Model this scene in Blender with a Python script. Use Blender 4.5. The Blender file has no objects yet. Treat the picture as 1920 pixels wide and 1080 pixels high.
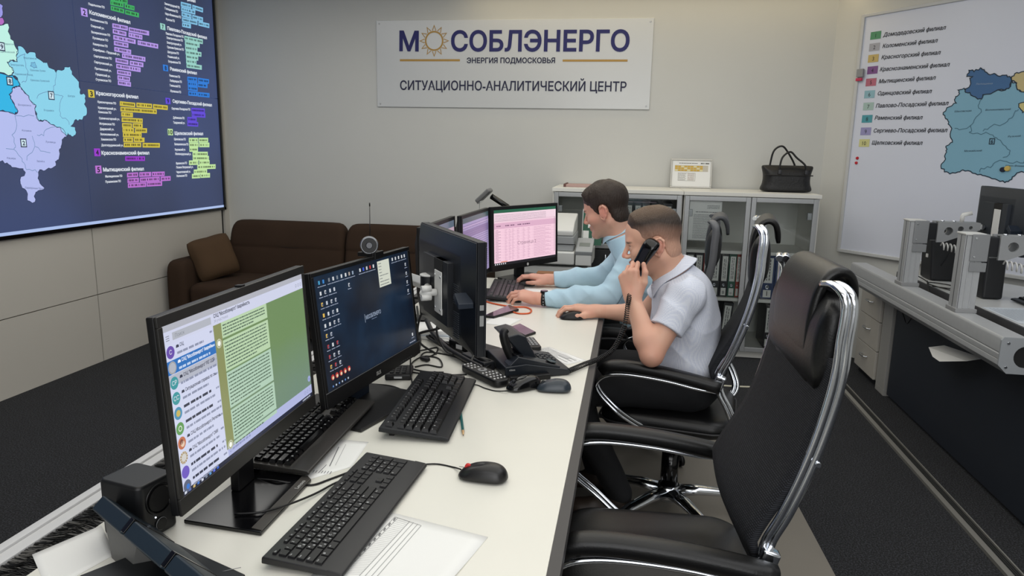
import bpy, bmesh, math, random
import numpy as np
from mathutils import Vector, Matrix
random.seed(7); np.random.seed(7)
PI = math.pi
scene = bpy.context.scene
COL = scene.collection
FAST = False

# ---------------------------------------------------------------- camera
F_PX = 1330.0; CX, CY = 960.0, 540.0; CAM_H = 1.44
def _n(v): return v / np.linalg.norm(v)
_dy = _n(np.array([1185. - CX, 287. - CY, F_PX]))
_r = math.radians(1.15)
_a, _b = -math.sin(_r), math.cos(_r)
_up = -_n(np.array([_a, _b, -(_dy[0]*_a + _dy[1]*_b)/_dy[2]]))
_dx = np.cross(_dy, _up)
RW = np.stack([_dx, _dy, _up])                 # camera space (right, down, forward) -> world
CAMP = np.array([0, 0, CAM_H])
cam_data = bpy.data.cameras.new('camera'); cam = bpy.data.objects.new('camera', cam_data); COL.objects.link(cam)
cam_data.sensor_width = 36; cam_data.lens = F_PX/1920*36; cam_data.clip_start = .02
_R, _U, _Bk = RW @ [1, 0, 0], RW @ [0, -1, 0], RW @ [0, 0, -1]
cam.matrix_world = Matrix(((_R[0], _U[0], _Bk[0], 0), (_R[1], _U[1], _Bk[1], 0), (_R[2], _U[2], _Bk[2], CAM_H), (0, 0, 0, 1)))
scene.camera = cam
# pixel of the photograph -> point of the place, on a horizontal / frontal / side plane or any plane
def ray(px, py): return RW @ np.array([px - CX, py - CY, F_PX])
def atz(px, py, z):
    d = ray(px, py); return CAMP + d*(z - CAM_H)/d[2]
def aty(px, py, y):
    d = ray(px, py); return CAMP + d*y/d[1]
def atx(px, py, x):
    d = ray(px, py); return CAMP + d*x/d[0]
def atpl(px, py, p0, n):
    d = ray(px, py); p0 = np.array(p0, float); n = np.array(n, float)
    return CAMP + d*(n @ (p0 - CAMP))/(n @ d)

# ---------------------------------------------------------------- room numbers
XL, YB, ZC = -3.43, 5.70, 2.78                 # left wall, back wall, ceiling
CORNER = (1.411, YB)                           # where the back wall meets the slanting right wall
WDIR = np.array([.603, -.797, 0.])             # along the slanting wall
WNRM = np.array([-.797, -.603, 0.])            # into the room

# ---------------------------------------------------------------- world, lights, exposure
world = bpy.data.worlds.new('world'); scene.world = world; world.use_nodes = True
world.node_tree.nodes['Background'].inputs[0].default_value = (.5, .53, .58, 1)
world.node_tree.nodes['Background'].inputs[1].default_value = .25
vs = scene.view_settings
scene.display_settings.display_device = 'sRGB'
vs.view_transform = 'Standard'; vs.look = 'None'; vs.exposure = 0; vs.gamma = 1; vs.use_curve_mapping = False
def area(name, loc, size, power, color=(1, 1, 1), rot=(0, 0, 0), spread=PI):
    l = bpy.data.lights.new(name, 'AREA'); l.shape = 'RECTANGLE'; l.size, l.size_y = size
    l.energy = power; l.color = color; l.spread = spread
    o = bpy.data.objects.new(name, l); o.location = loc; o.rotation_euler = rot; COL.objects.link(o); return o
# large soft ceiling light fields over the work places and the rest of the room
area('ceiling_lamp', (-.35, 2.0, 2.74), (2.2, 4.0), 38, (1, .985, .925))
area('ceiling_lamp', (-2.3, 3.4, 2.74), (1.4, 2.6), 22, (1, .985, .94))
area('ceiling_lamp', (1.5, 1.6, 2.74), (1.4, 3.6), 26, (.96, .975, 1))
area('ceiling_lamp', (.3, -1.4, 2.74), (3.4, 1.6), 40, (.97, .98, 1))
area('ceiling_lamp', (-.2, 4.55, 2.74), (2.6, .7), 14, (1, .98, .92))
# added fill light behind the camera, brightens the surfaces that face it
area('front_fill_lamp', (.6, -2.9, 1.7), (3.6, 1.7), 62, (.97, .98, 1), (math.radians(90), 0, 0))
# warm cove light hidden over the back wall
area('cove_lamp', (.15, 5.52, 2.70), (2.9, .06), 5, (1, .80, .45), (math.radians(-20), 0, 0))

# ---------------------------------------------------------------- materials
def lin(c):
    c = c/255.0
    return c/12.92 if c <= .04045 else ((c + .055)/1.055)**2.4
def rgb(r, g, b): return (lin(r), lin(g), lin(b), 1)
MATS = {}
def M(name, col=(128, 128, 128), rough=.5, metal=0., bump=None, noise=None, emit=None, attr=None, coat=0, spec=None, alpha=None, trans=None, aniso=None):
    if name in MATS: return MATS[name]
    m = bpy.data.materials.new(name); m.use_nodes = True; nt = m.node_tree; N = nt.nodes; L = nt.links
    p = N['Principled BSDF']; c = rgb(*col)
    p.inputs['Base Color'].default_value = c; p.inputs['Roughness'].default_value = rough; p.inputs['Metallic'].default_value = metal
    if coat: p.inputs['Coat Weight'].default_value = coat
    if spec is not None: p.inputs['Specular IOR Level'].default_value = spec
    tc = N.new('ShaderNodeTexCoord')
    src = None
    if attr:
        a = N.new('ShaderNodeVertexColor'); a.layer_name = attr; src = a.outputs['Color']; L.new(src, p.inputs['Base Color'])
    if noise:                                  # (scale, amount[, stretch])
        nz = N.new('ShaderNodeTexNoise'); nz.inputs['Scale'].default_value = noise[0]; nz.inputs['Detail'].default_value = 4
        if len(noise) > 2:
            mp = N.new('ShaderNodeMapping'); mp.inputs['Scale'].default_value = noise[2]; L.new(tc.outputs['Object'], mp.inputs['Vector']); L.new(mp.outputs[0], nz.inputs['Vector'])
        else: L.new(tc.outputs['Object'], nz.inputs['Vector'])
        mr = N.new('ShaderNodeMapRange'); mr.inputs['From Min'].default_value = .25; mr.inputs['From Max'].default_value = .75
        mr.inputs['To Min'].default_value = 1 - noise[1]; mr.inputs['To Max'].default_value = 1 + noise[1]; L.new(nz.outputs[0], mr.inputs[0])
        mx = N.new('ShaderNodeVectorMath'); mx.operation = 'SCALE'
        if src: L.new(src, mx.inputs[0])
        else: mx.inputs[0].default_value = c[:3]
        L.new(mr.outputs[0], mx.inputs['Scale']); L.new(mx.outputs[0], p.inputs['Base Color'])
    if bump:                                   # (scale, strength, distance[, stretch])
        nz = N.new('ShaderNodeTexNoise'); nz.inputs['Scale'].default_value = bump[0]; nz.inputs['Detail'].default_value = 3
        if len(bump) > 3:
            mp = N.new('ShaderNodeMapping'); mp.inputs['Scale'].default_value = bump[3]; L.new(tc.outputs['Object'], mp.inputs['Vector']); L.new(mp.outputs[0], nz.inputs['Vector'])
        else: L.new(tc.outputs['Object'], nz.inputs['Vector'])
        b = N.new('ShaderNodeBump'); b.inputs['Strength'].default_value = bump[1]; b.inputs['Distance'].default_value = bump[2]
        L.new(nz.outputs[0], b.inputs['Height']); L.new(b.outputs[0], p.inputs['Normal'])
    if emit is not None:
        p.inputs['Emission Color'].default_value = c; p.inputs['Emission Strength'].default_value = emit
        p.inputs['Base Color'].default_value = (.01, .01, .012, 1)
    MATS[name] = m; return m
def EM(r, g, b, k=1.0):                        # a pixel colour of a lit screen
    return M('lit_%d_%d_%d' % (r, g, b), (r, g, b), .25, emit=k)
def INK(r, g, b): return M('ink_%d_%d_%d' % (r, g, b), (r, g, b), .6)

# ---------------------------------------------------------------- objects
def tag(o, label=None, cat=None, group=None, kind=None):
    if label: o['label'] = label
    if cat: o['category'] = cat
    if group: o['group'] = group
    if kind: o['kind'] = kind
    return o
def thing(name, label, cat, loc=(0, 0, 0), rotz=0., group=None):
    o = bpy.data.objects.new(name, None); COL.objects.link(o); o.empty_display_size = .05
    o.location = [float(v) for v in loc]; o.rotation_euler = (0, 0, rotz)
    return tag(o, label, cat, group)
def root_matrix(o):
    r = o
    while r.parent: r = r.parent
    return Matrix.Translation(r.location) @ Matrix.Rotation(r.rotation_euler.z, 4, 'Z')

class MB:
    """collects shapes, then builds ONE mesh object"""
    def __init__(s): s.v = []; s.f = []; s.mi = []; s.sm = []; s.cur = 0; s.smooth = False; s.T = None
    def add(s, vs, fs, smooth=None):
        b = len(s.v)
        if s.T is not None: vs = [tuple(s.T @ Vector([float(c) for c in v])) for v in vs]
        s.v += [tuple(float(c) for c in v) for v in vs]
        for f in fs:
            s.f.append([i + b for i in f]); s.mi.append(s.cur); s.sm.append(s.smooth if smooth is None else smooth)
        return s
    def mat(s, i): s.cur = i; return s
    def box(s, a, b, R=None):
        x0, y0, z0 = a; x1, y1, z1 = b
        vs = [(x0, y0, z0), (x1, y0, z0), (x1, y1, z0), (x0, y1, z0), (x0, y0, z1), (x1, y0, z1), (x1, y1, z1), (x0, y1, z1)]
        if R is not None: vs = [tuple(R @ Vector(v)) for v in vs]
        return s.add(vs, [(0, 3, 2, 1), (4, 5, 6, 7), (0, 1, 5, 4), (1, 2, 6, 5), (2, 3, 7, 6), (3, 0, 4, 7)], False)
    def cbox(s, c, size, R=None):
        h = [v/2 for v in size]; T = Matrix.Translation([float(q) for q in c])
        if R is not None: T = T @ R.to_4x4()
        return s.box([-q for q in h], h, T)
    def prism(s, poly, z0, z1, T=None, smooth=False):
        n = len(poly)
        vs = [(p[0], p[1], z0) for p in poly] + [(p[0], p[1], z1) for p in poly]
        if T is not None: vs = [tuple(T @ Vector(v)) for v in vs]
        s.add(vs, [list(range(n))[::-1], list(range(n, 2*n))], False)
        b = len(s.v) - 2*n
        for i in range(n):
            j = (i + 1) % n
            s.f.append([b + i, b + j, b + n + j, b + n + i]); s.mi.append(s.cur); s.sm.append(smooth)
        return s
    def loft(s, rings, close=True, cap=True, smooth=True):
        n = len(rings[0]); vs = [p for r in rings for p in r]; fs = []
        for k in range(len(rings) - 1):
            for i in range(n if close else n - 1):
                j = (i + 1) % n
                fs.append((k*n + i, k*n + j, (k + 1)*n + j, (k + 1)*n + i))
        s.add(vs, fs, smooth)
        if cap and close:
            b = len(s.v) - len(vs)
            s.f.append([b + i for i in range(n)][::-1]); s.mi.append(s.cur); s.sm.append(False)
            s.f.append([b + (len(rings) - 1)*n + i for i in range(n)]); s.mi.append(s.cur); s.sm.append(False)
        return s
    def tube(s, pts, r, n=8, closed=False, flat=None, cap=True, up=(0, 0, 1)):
        """r: radius or list; flat=(a,b): half sizes of an oval section, a along 'up'-side"""
        P = [np.array(p, float) for p in pts]; m = len(P); rings = []
        prev = None
        for i in range(m):
            if closed: t = P[(i + 1) % m] - P[i - 1]
            else: t = P[min(i + 1, m - 1)] - P[max(i - 1, 0)]
            t = t/(np.linalg.norm(t) + 1e-12)
            if prev is None or flat is not None:
                u = np.array(up, float)
                if abs(u @ t) > .98: u = np.array([1., .1, 0])
            else: u = prev
            u = u - t*(u @ t); u /= np.linalg.norm(u) + 1e-12; prev = u; w = np.cross(t, u)
            rr = r[i] if isinstance(r, (list, tuple)) else r
            a, b = (flat if flat is not None else (1, 1))
            rings.append([tuple(P[i] + rr*(a*u*math.cos(q) + b*w*math.sin(q))) for q in [2*PI*k/n for k in range(n)]])
        if closed: rings.append(rings[0])
        return s.loft(rings, True, cap and not closed, True)
    def cyl(s, a, b, r0, r1=None, n=20, smooth=True):
        r1 = r0 if r1 is None else r1
        a = np.array(a, float); b = np.array(b, float); t = (b - a)/np.linalg.norm(b - a)
        u = np.array([0, 0, 1.]) if abs(t[2]) < .9 else np.array([1., 0, 0]); u = u - t*(u @ t); u /= np.linalg.norm(u); w = np.cross(t, u)
        ring = lambda c, r: [tuple(c + r*(u*math.cos(2*PI*k/n) + w*math.sin(2*PI*k/n))) for k in range(n)]
        return s.loft([ring(a, r0), ring(b, r1)], True, True, smooth)
    def lathe(s, prof, n=24, T=None, cap=True):
        rings = []
        for (r, z) in prof:
            ring = [(r*math.cos(2*PI*k/n), r*math.sin(2*PI*k/n), z) for k in range(n)]
            rings.append([tuple(T @ Vector(p)) for p in ring] if T is not None else ring)
        return s.loft(rings, True, cap, True)
    def ball(s, c, r, n=16, R=None):
        rx, ry, rz = r if isinstance(r, (tuple, list)) else (r, r, r)
        T = Matrix.Translation([float(q) for q in c])
        if R is not None: T = T @ R.to_4x4()
        rings = []
        for i in range(n//2 + 1):
            th = PI*i/(n//2); q = max(math.sin(th), 1e-4)
            rings.append([tuple(T @ Vector((rx*q*math.cos(2*PI*k/n), ry*q*math.sin(2*PI*k/n), -rz*math.cos(th)))) for k in range(n)])
        return s.loft(rings, True, True, True)
    def build(s, name, mats, parent=None, world=False, bevel=0, seg=2, sub=0, label=None, kind=None, angle=40):
        me = bpy.data.meshes.new(name)
        vs = s.v
        if world and parent is not None:
            inv = root_matrix(parent).inverted(); vs = [tuple(inv @ Vector(v)) for v in vs]
        me.from_pydata(vs, [], s.f)
        if not isinstance(mats, (list, tuple)): mats = [mats]
        for m in mats: me.materials.append(m)
        if len(mats) > 1: me.polygons.foreach_set('material_index', s.mi)
        me.polygons.foreach_set('use_smooth', s.sm); me.update()
        o = bpy.data.objects.new(name, me); COL.objects.link(o)
        if parent is not None: o.parent = parent
        if bevel:
            b = o.modifiers.new('bevel', 'BEVEL'); b.width = bevel; b.segments = seg; b.limit_method = 'ANGLE'; b.angle_limit = math.radians(angle); b.harden_normals = False
            me.polygons.foreach_set('use_smooth', [True]*len(me.polygons))
            try:
                w = o.modifiers.new('wn', 'WEIGHTED_NORMAL'); w.keep_sharp = True
            except Exception: pass
        if sub:
            q = o.modifiers.new('sub', 'SUBSURF'); q.levels = sub; q.render_levels = sub
            me.polygons.foreach_set('use_smooth', [True]*len(me.polygons))
        if label: o['label'] = label
        if kind: o['kind'] = kind
        return o
def rrect(w, h, r, n=5, c=(0, 0)):
    P = []
    for (sx, sy, a0) in ((1, 1, 0), (-1, 1, 90), (-1, -1, 180), (1, -1, 270)):
        for k in range(n + 1):
            a = math.radians(a0 + 90*k/n); P.append((c[0] + sx*(w/2 - r) + r*math.cos(a), c[1] + sy*(h/2 - r) + r*math.sin(a)))
    return P
def bez(pts, n=8):
    """Catmull-Rom through the points"""
    P = [np.array(p, float) for p in pts]; P = [2*P[0] - P[1]] + P + [2*P[-1] - P[-2]]; out = []
    for i in range(1, len(P) - 2):
        for k in range(n):
            t = k/n; a, b, c, d = P[i-1], P[i], P[i+1], P[i+2]
            out.append(.5*((2*b) + (c - a)*t + (2*a - 5*b + 4*c - d)*t*t + (3*b - a - 3*c + d)*t**3))
    out.append(P[-2]); return out

# ---------------------------------------------------------------- flat graphics: lettering and filled shapes
_GL = {}
from mathutils.geometry import delaunay_2d_cdt
def inside(p, poly):
    A = poly; B = np.roll(poly, -1, 0); m = (A[:, 1] > p[1]) != (B[:, 1] > p[1])
    if not m.any(): return False
    A, B = A[m], B[m]; return bool(((A[:, 0] + (p[1] - A[:, 1])*(B[:, 0] - A[:, 0])/(B[:, 1] - A[:, 1]) > p[0]).sum()) % 2)
def glyphs(text, off=0.):
    """outlines of a line of lettering, filled where the winding number is not zero"""
    off = round(min(off, .03), 3); key = (text, off)
    if key in _GL: return _GL[key]
    cu = bpy.data.curves.new('t', 'FONT'); cu.body = text; cu.size = 1; cu.resolution_u = 2 if len(text) > 2 else 4; cu.fill_mode = 'NONE'
    o = bpy.data.objects.new('t', cu); COL.objects.link(o)
    dg = bpy.context.evaluated_depsgraph_get(); me = bpy.data.meshes.new_from_object(o.evaluated_get(dg))
    V = np.array([(v.co.x, v.co.y) for v in me.vertices]) if len(me.vertices) else np.zeros((0, 2)); E = [tuple(e.vertices) for e in me.edges]
    bpy.data.objects.remove(o); bpy.data.curves.remove(cu); bpy.data.meshes.remove(me)
    if not len(V): _GL[key] = (V, []); return _GL[key]
    nxt = {}; adj = {}
    for a, b in E: adj.setdefault(a, []).append(b); adj.setdefault(b, []).append(a)
    loops = []; seen = set()
    for a in sorted(adj):                     # walk each contour in vertex order, so that its direction is kept
        if a in seen: continue
        lp = [a]; seen.add(a); p = a
        while True:
            q = [x for x in adj[p] if x not in seen]
            if not q: break
            p = min(q, key=lambda x: (abs(x - p) != 1, x)) if len(q) > 1 else q[0]
            lp.append(p); seen.add(p)
        if len(lp) > 2:
            if (lp[1] - lp[0]) != 1: lp = [lp[0]] + lp[:0:-1]
            loops.append(lp)
    if off:                                   # bolder: push every contour outwards
        ar = [sum(V[l[k - 1]][0]*V[l[k]][1] - V[l[k]][0]*V[l[k - 1]][1] for k in range(len(l))) for l in loops]; bx_ = [(V[l].min(0), V[l].max(0)) for l in loops]
        V2 = V.copy()
        for li, l in enumerate(loops):
            hole = any(k != li and (bx_[k][0] < bx_[li][0]).all() and (bx_[k][1] > bx_[li][1]).all() and all(inside(V[q], V[loops[k]]) for q in l) for k in range(len(loops))); sg = (1. if ar[li] > 0 else -1.)*(-1. if hole else 1.)
            P_ = V[l]; e0 = P_ - np.roll(P_, 1, 0); e1 = np.roll(P_, -1, 0) - P_; e0 = e0/(np.linalg.norm(e0, axis=1)[:, None] + 1e-9); e1 = e1/(np.linalg.norm(e1, axis=1)[:, None] + 1e-9)
            n0 = np.c_[e0[:, 1], -e0[:, 0]]; n1 = np.c_[e1[:, 1], -e1[:, 0]]; m_ = n0 + n1; m_ = m_/(np.linalg.norm(m_, axis=1)[:, None] + 1e-9); c = np.clip((m_*n0).sum(1), .5, 1)[:, None]; V2[l] = P_ + sg*off*m_/c
        V = V2
    groups = []                               # contours that overlap belong to one letter
    bb = [(V[l].min(0), V[l].max(0)) for l in loops]
    for k, l in enumerate(loops):
        hit = [g for g in groups if any(bb[k][0][0] <= bb[m][1][0] and bb[k][1][0] >= bb[m][0][0] for m in g)]
        ng = [k] + [m for g in hit for m in g]; groups = [g for g in groups if g not in hit] + [ng]
    OV, OF = [], []
    for g in groups:
        ids = [i for m in g for i in loops[m]]; mp = {v: n for n, v in enumerate(ids)}; pts = V[ids]
        ed = [(mp[a], mp[b]) for m in g for a, b in zip(loops[m], loops[m][1:] + loops[m][:1])]
        r = delaunay_2d_cdt([Vector((float(x), float(y))) for x, y in pts], ed, [], 0, 1e-6)
        RV = np.array([(v.x, v.y) for v in r[0]]); T = np.array([list(f) for f in r[2] if len(f) == 3])
        if not len(T): continue
        C = RV[T].mean(1); A = pts[[e[0] for e in ed]]; B = pts[[e[1] for e in ed]]
        up = (A[None, :, 1] <= C[:, None, 1]) & (B[None, :, 1] > C[:, None, 1]); dn = (A[None, :, 1] > C[:, None, 1]) & (B[None, :, 1] <= C[:, None, 1])
        side = (B[None, :, 0] - A[None, :, 0])*(C[:, None, 1] - A[None, :, 1]) - (C[:, None, 0] - A[None, :, 0])*(B[None, :, 1] - A[None, :, 1])
        wn = (up & (side > 0)).sum(1) - (dn & (side < 0)).sum(1)
        b0 = len(OV); OV += [tuple(v) for v in RV]; OF += [[int(i) + b0 for i in t] for t in T[wn != 0]]
    _GL[key] = (np.array(OV), OF); return _GL[key]
class Art:
    """lettering and shapes lying on one plane: o origin, ux/uy unit vectors; nrm toward the viewer"""
    def __init__(s, o, ux, uy):
        s.o = np.array(o, float); s.ux = _n(np.array(ux, float)); s.uy = _n(np.array(uy, float)); s.n = np.cross(s.ux, s.uy)
        s.mb = MB(); s.mats = []; s.d0 = .0006; s.step = .0003; s.k = 0
    def uv(s, px, py):
        p = atpl(px, py, s.o, s.n) - s.o; return np.array([p @ s.ux, p @ s.uy])
    def m(s, mat):
        if mat not in s.mats: s.mats.append(mat)
        s.mb.cur = s.mats.index(mat); return s
    def P(s, u, v, lay): return s.o + u*s.ux + v*s.uy + (s.d0 + s.step*lay)*s.n
    def poly(s, pts, mat, lay=1):
        s.m(mat); s.mb.add([s.P(u, v, lay) for u, v in pts], [list(range(len(pts)))], False); return s
    def rect(s, a, b, mat, lay=1): return s.poly([(a[0], a[1]), (b[0], a[1]), (b[0], b[1]), (a[0], b[1])], mat, lay)
    def pxpoly(s, pts, mat, lay=1): return s.poly([s.uv(*p) for p in pts], mat, lay)
    def disc(s, c, r, mat, lay=1, n=24): return s.poly([(c[0] + r*math.cos(2*PI*k/n), c[1] + r*math.sin(2*PI*k/n)) for k in range(n)], mat, lay)
    def line(s, pts, w, mat, lay=2):
        s.m(mat); P_ = [np.array(p, float) for p in pts]; P_ = [p for k, p in enumerate(P_) if k == 0 or np.linalg.norm(p - P_[k - 1]) > 1e-7]
        if len(P_) < 2: return s
        closed = len(P_) > 3 and np.linalg.norm(P_[0] - P_[-1]) < 1e-7
        if closed: P_ = P_[:-1]
        n = len(P_); L, R = [], []
        for k in range(n):                     # one mitred ribbon
            a = P_[k - 1] if (k or closed) else None; b = P_[(k + 1) % n] if (k < n - 1 or closed) else None
            t0 = _n(P_[k] - a) if a is not None else _n(b - P_[k]); t1 = _n(b - P_[k]) if b is not None else t0
            m_ = t0 + t1; m_ = _n(m_) if np.linalg.norm(m_) > 1e-3 else np.array([-t0[1], t0[0]]); q = np.array([-m_[1], m_[0]]); c = max(abs(q @ np.array([-t0[1], t0[0]])), .45)
            L.append(P_[k] + q*w/2/c); R.append(P_[k] - q*w/2/c)
        s.mb.add([s.P(*v, lay) for v in L + R], [(k, n + k, n + (k + 1) % n, (k + 1) % n) for k in range(n if closed else n - 1)], False)
        return s
    def text(s, t, p, h, mat, w=None, lay=3, align='l', slant=0., ang=0., bold=0.):
        """h = cap height, w = forced width, p = lower left (or centre) of the line"""
        sc = h/.73; V, Fc = glyphs(t, bold*.8/sc)
        if len(V) == 0: return s
        V = V.copy(); V[:, 0] -= V[:, 0].min(); V = V*sc; W = V[:, 0].max()
        if w: V[:, 0] *= w/W; W = w
        V[:, 0] += slant*V[:, 1]
        if align == 'c': V[:, 0] -= W/2
        ca, sa = math.cos(ang), math.sin(ang)
        s.m(mat); s.mb.add([s.P(p[0] + x*ca - y*sa, p[1] + x*sa + y*ca, lay) for x, y in V], Fc, False)
        return s
    def pxtext(s, t, p0, p1, hpx, mat, lay=3, bold=0., slant=0.):
        """baseline from photo pixel p0 to p1, cap height hpx pixels"""
        a = s.uv(*p0); b = s.uv(*p1); c = s.uv(p0[0], p0[1] - hpx); h = abs((c - a)[1]); d = b - a
        return s.text(t, a, h, mat, np.linalg.norm(d), lay, 'l', slant, math.atan2(d[1], d[0]), bold)
    def words(s, p, w, h, mat, lay=2, mean=2.6, seed=0, fill=1.0):
        """a line of print too small to read: dark dashes the length of words"""
        rnd = random.Random(seed*131 + int(p[0]*9999) + int(p[1]*99999)); s.m(mat); x = p[0]; end = p[0] + w*fill
        while x < end:
            L = min(h*rnd.uniform(.8, mean*1.5), end - x)
            s.mb.add([s.P(x, p[1], lay), s.P(x + L, p[1], lay), s.P(x + L, p[1] + h, lay), s.P(x, p[1] + h, lay)], [(0, 1, 2, 3)], False)
            x += L + h*(.38 if rnd.random() < .75 else .8)
        return s
    def build(s, name, parent, label=None):
        if not s.mb.f: return None
        return s.mb.build(name, s.mats, parent, world=True, label=label)
# ================================================================ materials of the place
wall_m = M('wall_paint', (202, 202, 197), .75, bump=(220, .08, .002), noise=(3, .012))
panel_m = M('wall_panel', (196, 192, 184), .42, noise=(2, .015))
dark_gap = M('dark_gap', (14, 14, 15), .8)
ceil_m = M('ceiling_paint', (225, 222, 215), .8)
alu = M('aluminium', (178, 180, 182), .42, .3, noise=(40, .03))
white_metal = M('white_lacquer', (214, 214, 212), .4)
chrome = M('chrome', (226, 230, 236), .14, 1.0)
black_pl = M('black_plastic', (12, 12, 14), .42, bump=(900, .1, .0004), spec=.38)
gloss_black = M('gloss_black', (9, 9, 11), .15)
dark_pl = M('dark_plastic', (23, 25, 29), .5, bump=(900, .12, .0004), spec=.4)
navy_pl = M('slate_plastic', (24, 33, 46), .42, bump=(900, .1, .0004))
grey_pl = M('grey_plastic', (140, 141, 142), .5)
lgrey_pl = M('light_grey_plastic', (205, 205, 202), .45)
mid_pl = M('mid_grey_plastic', (92, 92, 94), .5)
paper_m = M('paper', (236, 236, 233), .8)
white_pr = M('white_print', (222, 224, 226), .6)
leather = M('black_leather', (12, 12, 13), .36, bump=(260, .25, .0012), spec=.42)
mesh_m = None

# ================================================================ the setting
def struct(name, mb, m, bevel=0): return mb.build(name, m, None, bevel=bevel, kind='structure')
# carpet: dark pile with pale flecks
carpet = M('carpet', (40, 40, 43), .95, bump=(420, .9, .004))
nt = carpet.node_tree; tcn = nt.nodes.new('ShaderNodeTexCoord'); n1 = nt.nodes.new('ShaderNodeTexNoise'); n1.inputs['Scale'].default_value = 165; n1.inputs['Detail'].default_value = 2
n2 = nt.nodes.new('ShaderNodeTexNoise'); n2.inputs['Scale'].default_value = 9; n2.inputs['Detail'].default_value = 3
cr = nt.nodes.new('ShaderNodeValToRGB'); cr.color_ramp.elements[0].position = .44; cr.color_ramp.elements[0].color = rgb(9, 10, 12); cr.color_ramp.elements[1].position = .68; cr.color_ramp.elements[1].color = rgb(66, 68, 75)
mm = nt.nodes.new('ShaderNodeMix'); mm.data_type = 'RGBA'; mm.blend_type = 'MULTIPLY'; mm.inputs[0].default_value = .35
nt.links.new(tcn.outputs['Object'], n1.inputs['Vector']); nt.links.new(tcn.outputs['Object'], n2.inputs['Vector']); nt.links.new(n1.outputs[0], cr.inputs[0]); nt.links.new(cr.outputs[0], mm.inputs[6]); nt.links.new(n2.outputs[0], mm.inputs[7]); nt.links.new(mm.outputs[2], nt.nodes['Principled BSDF'].inputs['Base Color'])
XR, YF = 3.6, -3.0
ROOM = [(XL, YF), (XR, YF), (XR, YB - (XR - CORNER[0])*.797/.603), CORNER, (XL, YB)]
struct('floor', MB().prism(ROOM, -.1, 0), carpet)
struct('ceiling', MB().prism(ROOM, ZC, ZC + .1), ceil_m)
struct('wall_back', MB().box((XL - .1, YB, 0), (CORNER[0], YB + .1, ZC)), wall_m)
e = (CORNER[0] + WDIR[0]*3.7, CORNER[1] + WDIR[1]*3.7)
struct('wall_right', MB().prism([CORNER, e, (e[0] + .08, e[1] + .06), (CORNER[0] + .08, CORNER[1] + .1)], 0, ZC), wall_m)
struct('wall_side', MB().box((XR, YF, 0), (XR + .1, e[1] + .3, ZC)), wall_m)
struct('wall_front', MB().box((XL - .1, YF - .1, 0), (XR, YF, ZC)), wall_m)
# left wall: pale panels with dark joints, the display wall sits in it above
SZ0, SZ1, SEAM, SY1 = .915, 1.815, 4.08, 5.60          # display bottom, middle joint, vertical joint, right end
w = MB().mat(1).box((XL - .12, YF, 0), (XL - .02, YB, ZC)).mat(0)
ys = [-2.6, -1.0, .8, 2.455, SEAM, SY1]
for a, b in zip(ys[:-1], ys[1:]):
    for z0, z1 in ((.0, .45), (.456, SZ0 - .02)): w.box((XL - .021, a + .004, z0), (XL, b - (.022 if b == SY1 else .004), z1))
w.box((XL - .021, SY1 + .03, 0), (XL, YB, ZC)); w.box((XL - .021, YF, 2.74), (XL, SY1, ZC))
struct('wall_left', w, [panel_m, dark_gap])
t1 = MB().mat(0).box((XL - .001, SY1 + .028, SZ0 - .02), (XL + .012, SY1 + .055, ZC))
struct('trim_1', t1, [M('trim_grey', (150, 147, 138), .5)])
# floor channel on the right
t2 = MB().mat(0).box((1.372, -1, 0), (1.395, 5.05, .014)).mat(1).box((1.395, -1, 0), (1.43, 5.05, .006)).mat(0).box((1.43, -1, 0), (1.436, 5.05, .012))
for q in (1.401, 1.409, 1.417, 1.425): t2.mat(2).box((q - .001, -1, .006), (q + .001, 5.05, .009))
struct('trim_2', t2, [M('strip_metal', (168, 166, 160), .4, .6), dark_gap, M('channel_grey', (70, 70, 70), .5, .4)])
struct('baseboard_back', MB().box((XL, YB - .012, 0), (CORNER[0], YB, .06)), M('plinth', (120, 118, 112), .5))

# ================================================================ display wall with the map
PH = SZ1 - SZ0
vw = thing('video_wall', 'large wall display showing a blue district map and coloured lists', 'display', (XL, SEAM, SZ0), 0)
fr = MB().box((XL - .06, .83, SZ0 - .018), (XL + .022, SY1 + .02, SZ0 + .004)).box((XL - .06, SY1 - .002, SZ0 - .018), (XL + .022, SY1 + .02, 2.73))
fr.build('frame', gloss_black, vw, world=True)
scr = M('screen_slate', (54, 63, 88), .3, emit=1.0)
ntp = scr.node_tree; tcn = ntp.nodes.new('ShaderNodeTexCoord'); nz = ntp.nodes.new('ShaderNodeTexNoise'); nz.inputs['Scale'].default_value = .7
cr = ntp.nodes.new('ShaderNodeValToRGB'); cr.color_ramp.elements[0].position = .3; cr.color_ramp.elements[0].color = rgb(46, 53, 74); cr.color_ramp.elements[1].position = .75; cr.color_ramp.elements[1].color = rgb(62, 76, 118)
ntp.links.new(tcn.outputs['Object'], nz.inputs['Vector']); ntp.links.new(nz.outputs[0], cr.inputs[0]); ntp.links.new(cr.outputs[0], ntp.nodes['Principled BSDF'].inputs['Emission Color'])
for c0, c1 in ((.83, 2.455), (2.455, SEAM), (SEAM, SY1)):
    for z0, z1 in ((SZ0, SZ1), (SZ1, SZ1 + PH)):
        MB().box((XL - .04, c0 + .0025, z0 + .002), (XL + .012, c1 - .0025, z1 - .002)).build('display_panel', scr, vw, world=True)
A = Art((XL + .012, 0, 0), (0, 1, 0), (0, 0, 1)); A.d0 = .001; A.step = .0006
def zm(p, x0, y0, k): return [(x0 + a/k, y0 + b/k) for a, b in p]
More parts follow.
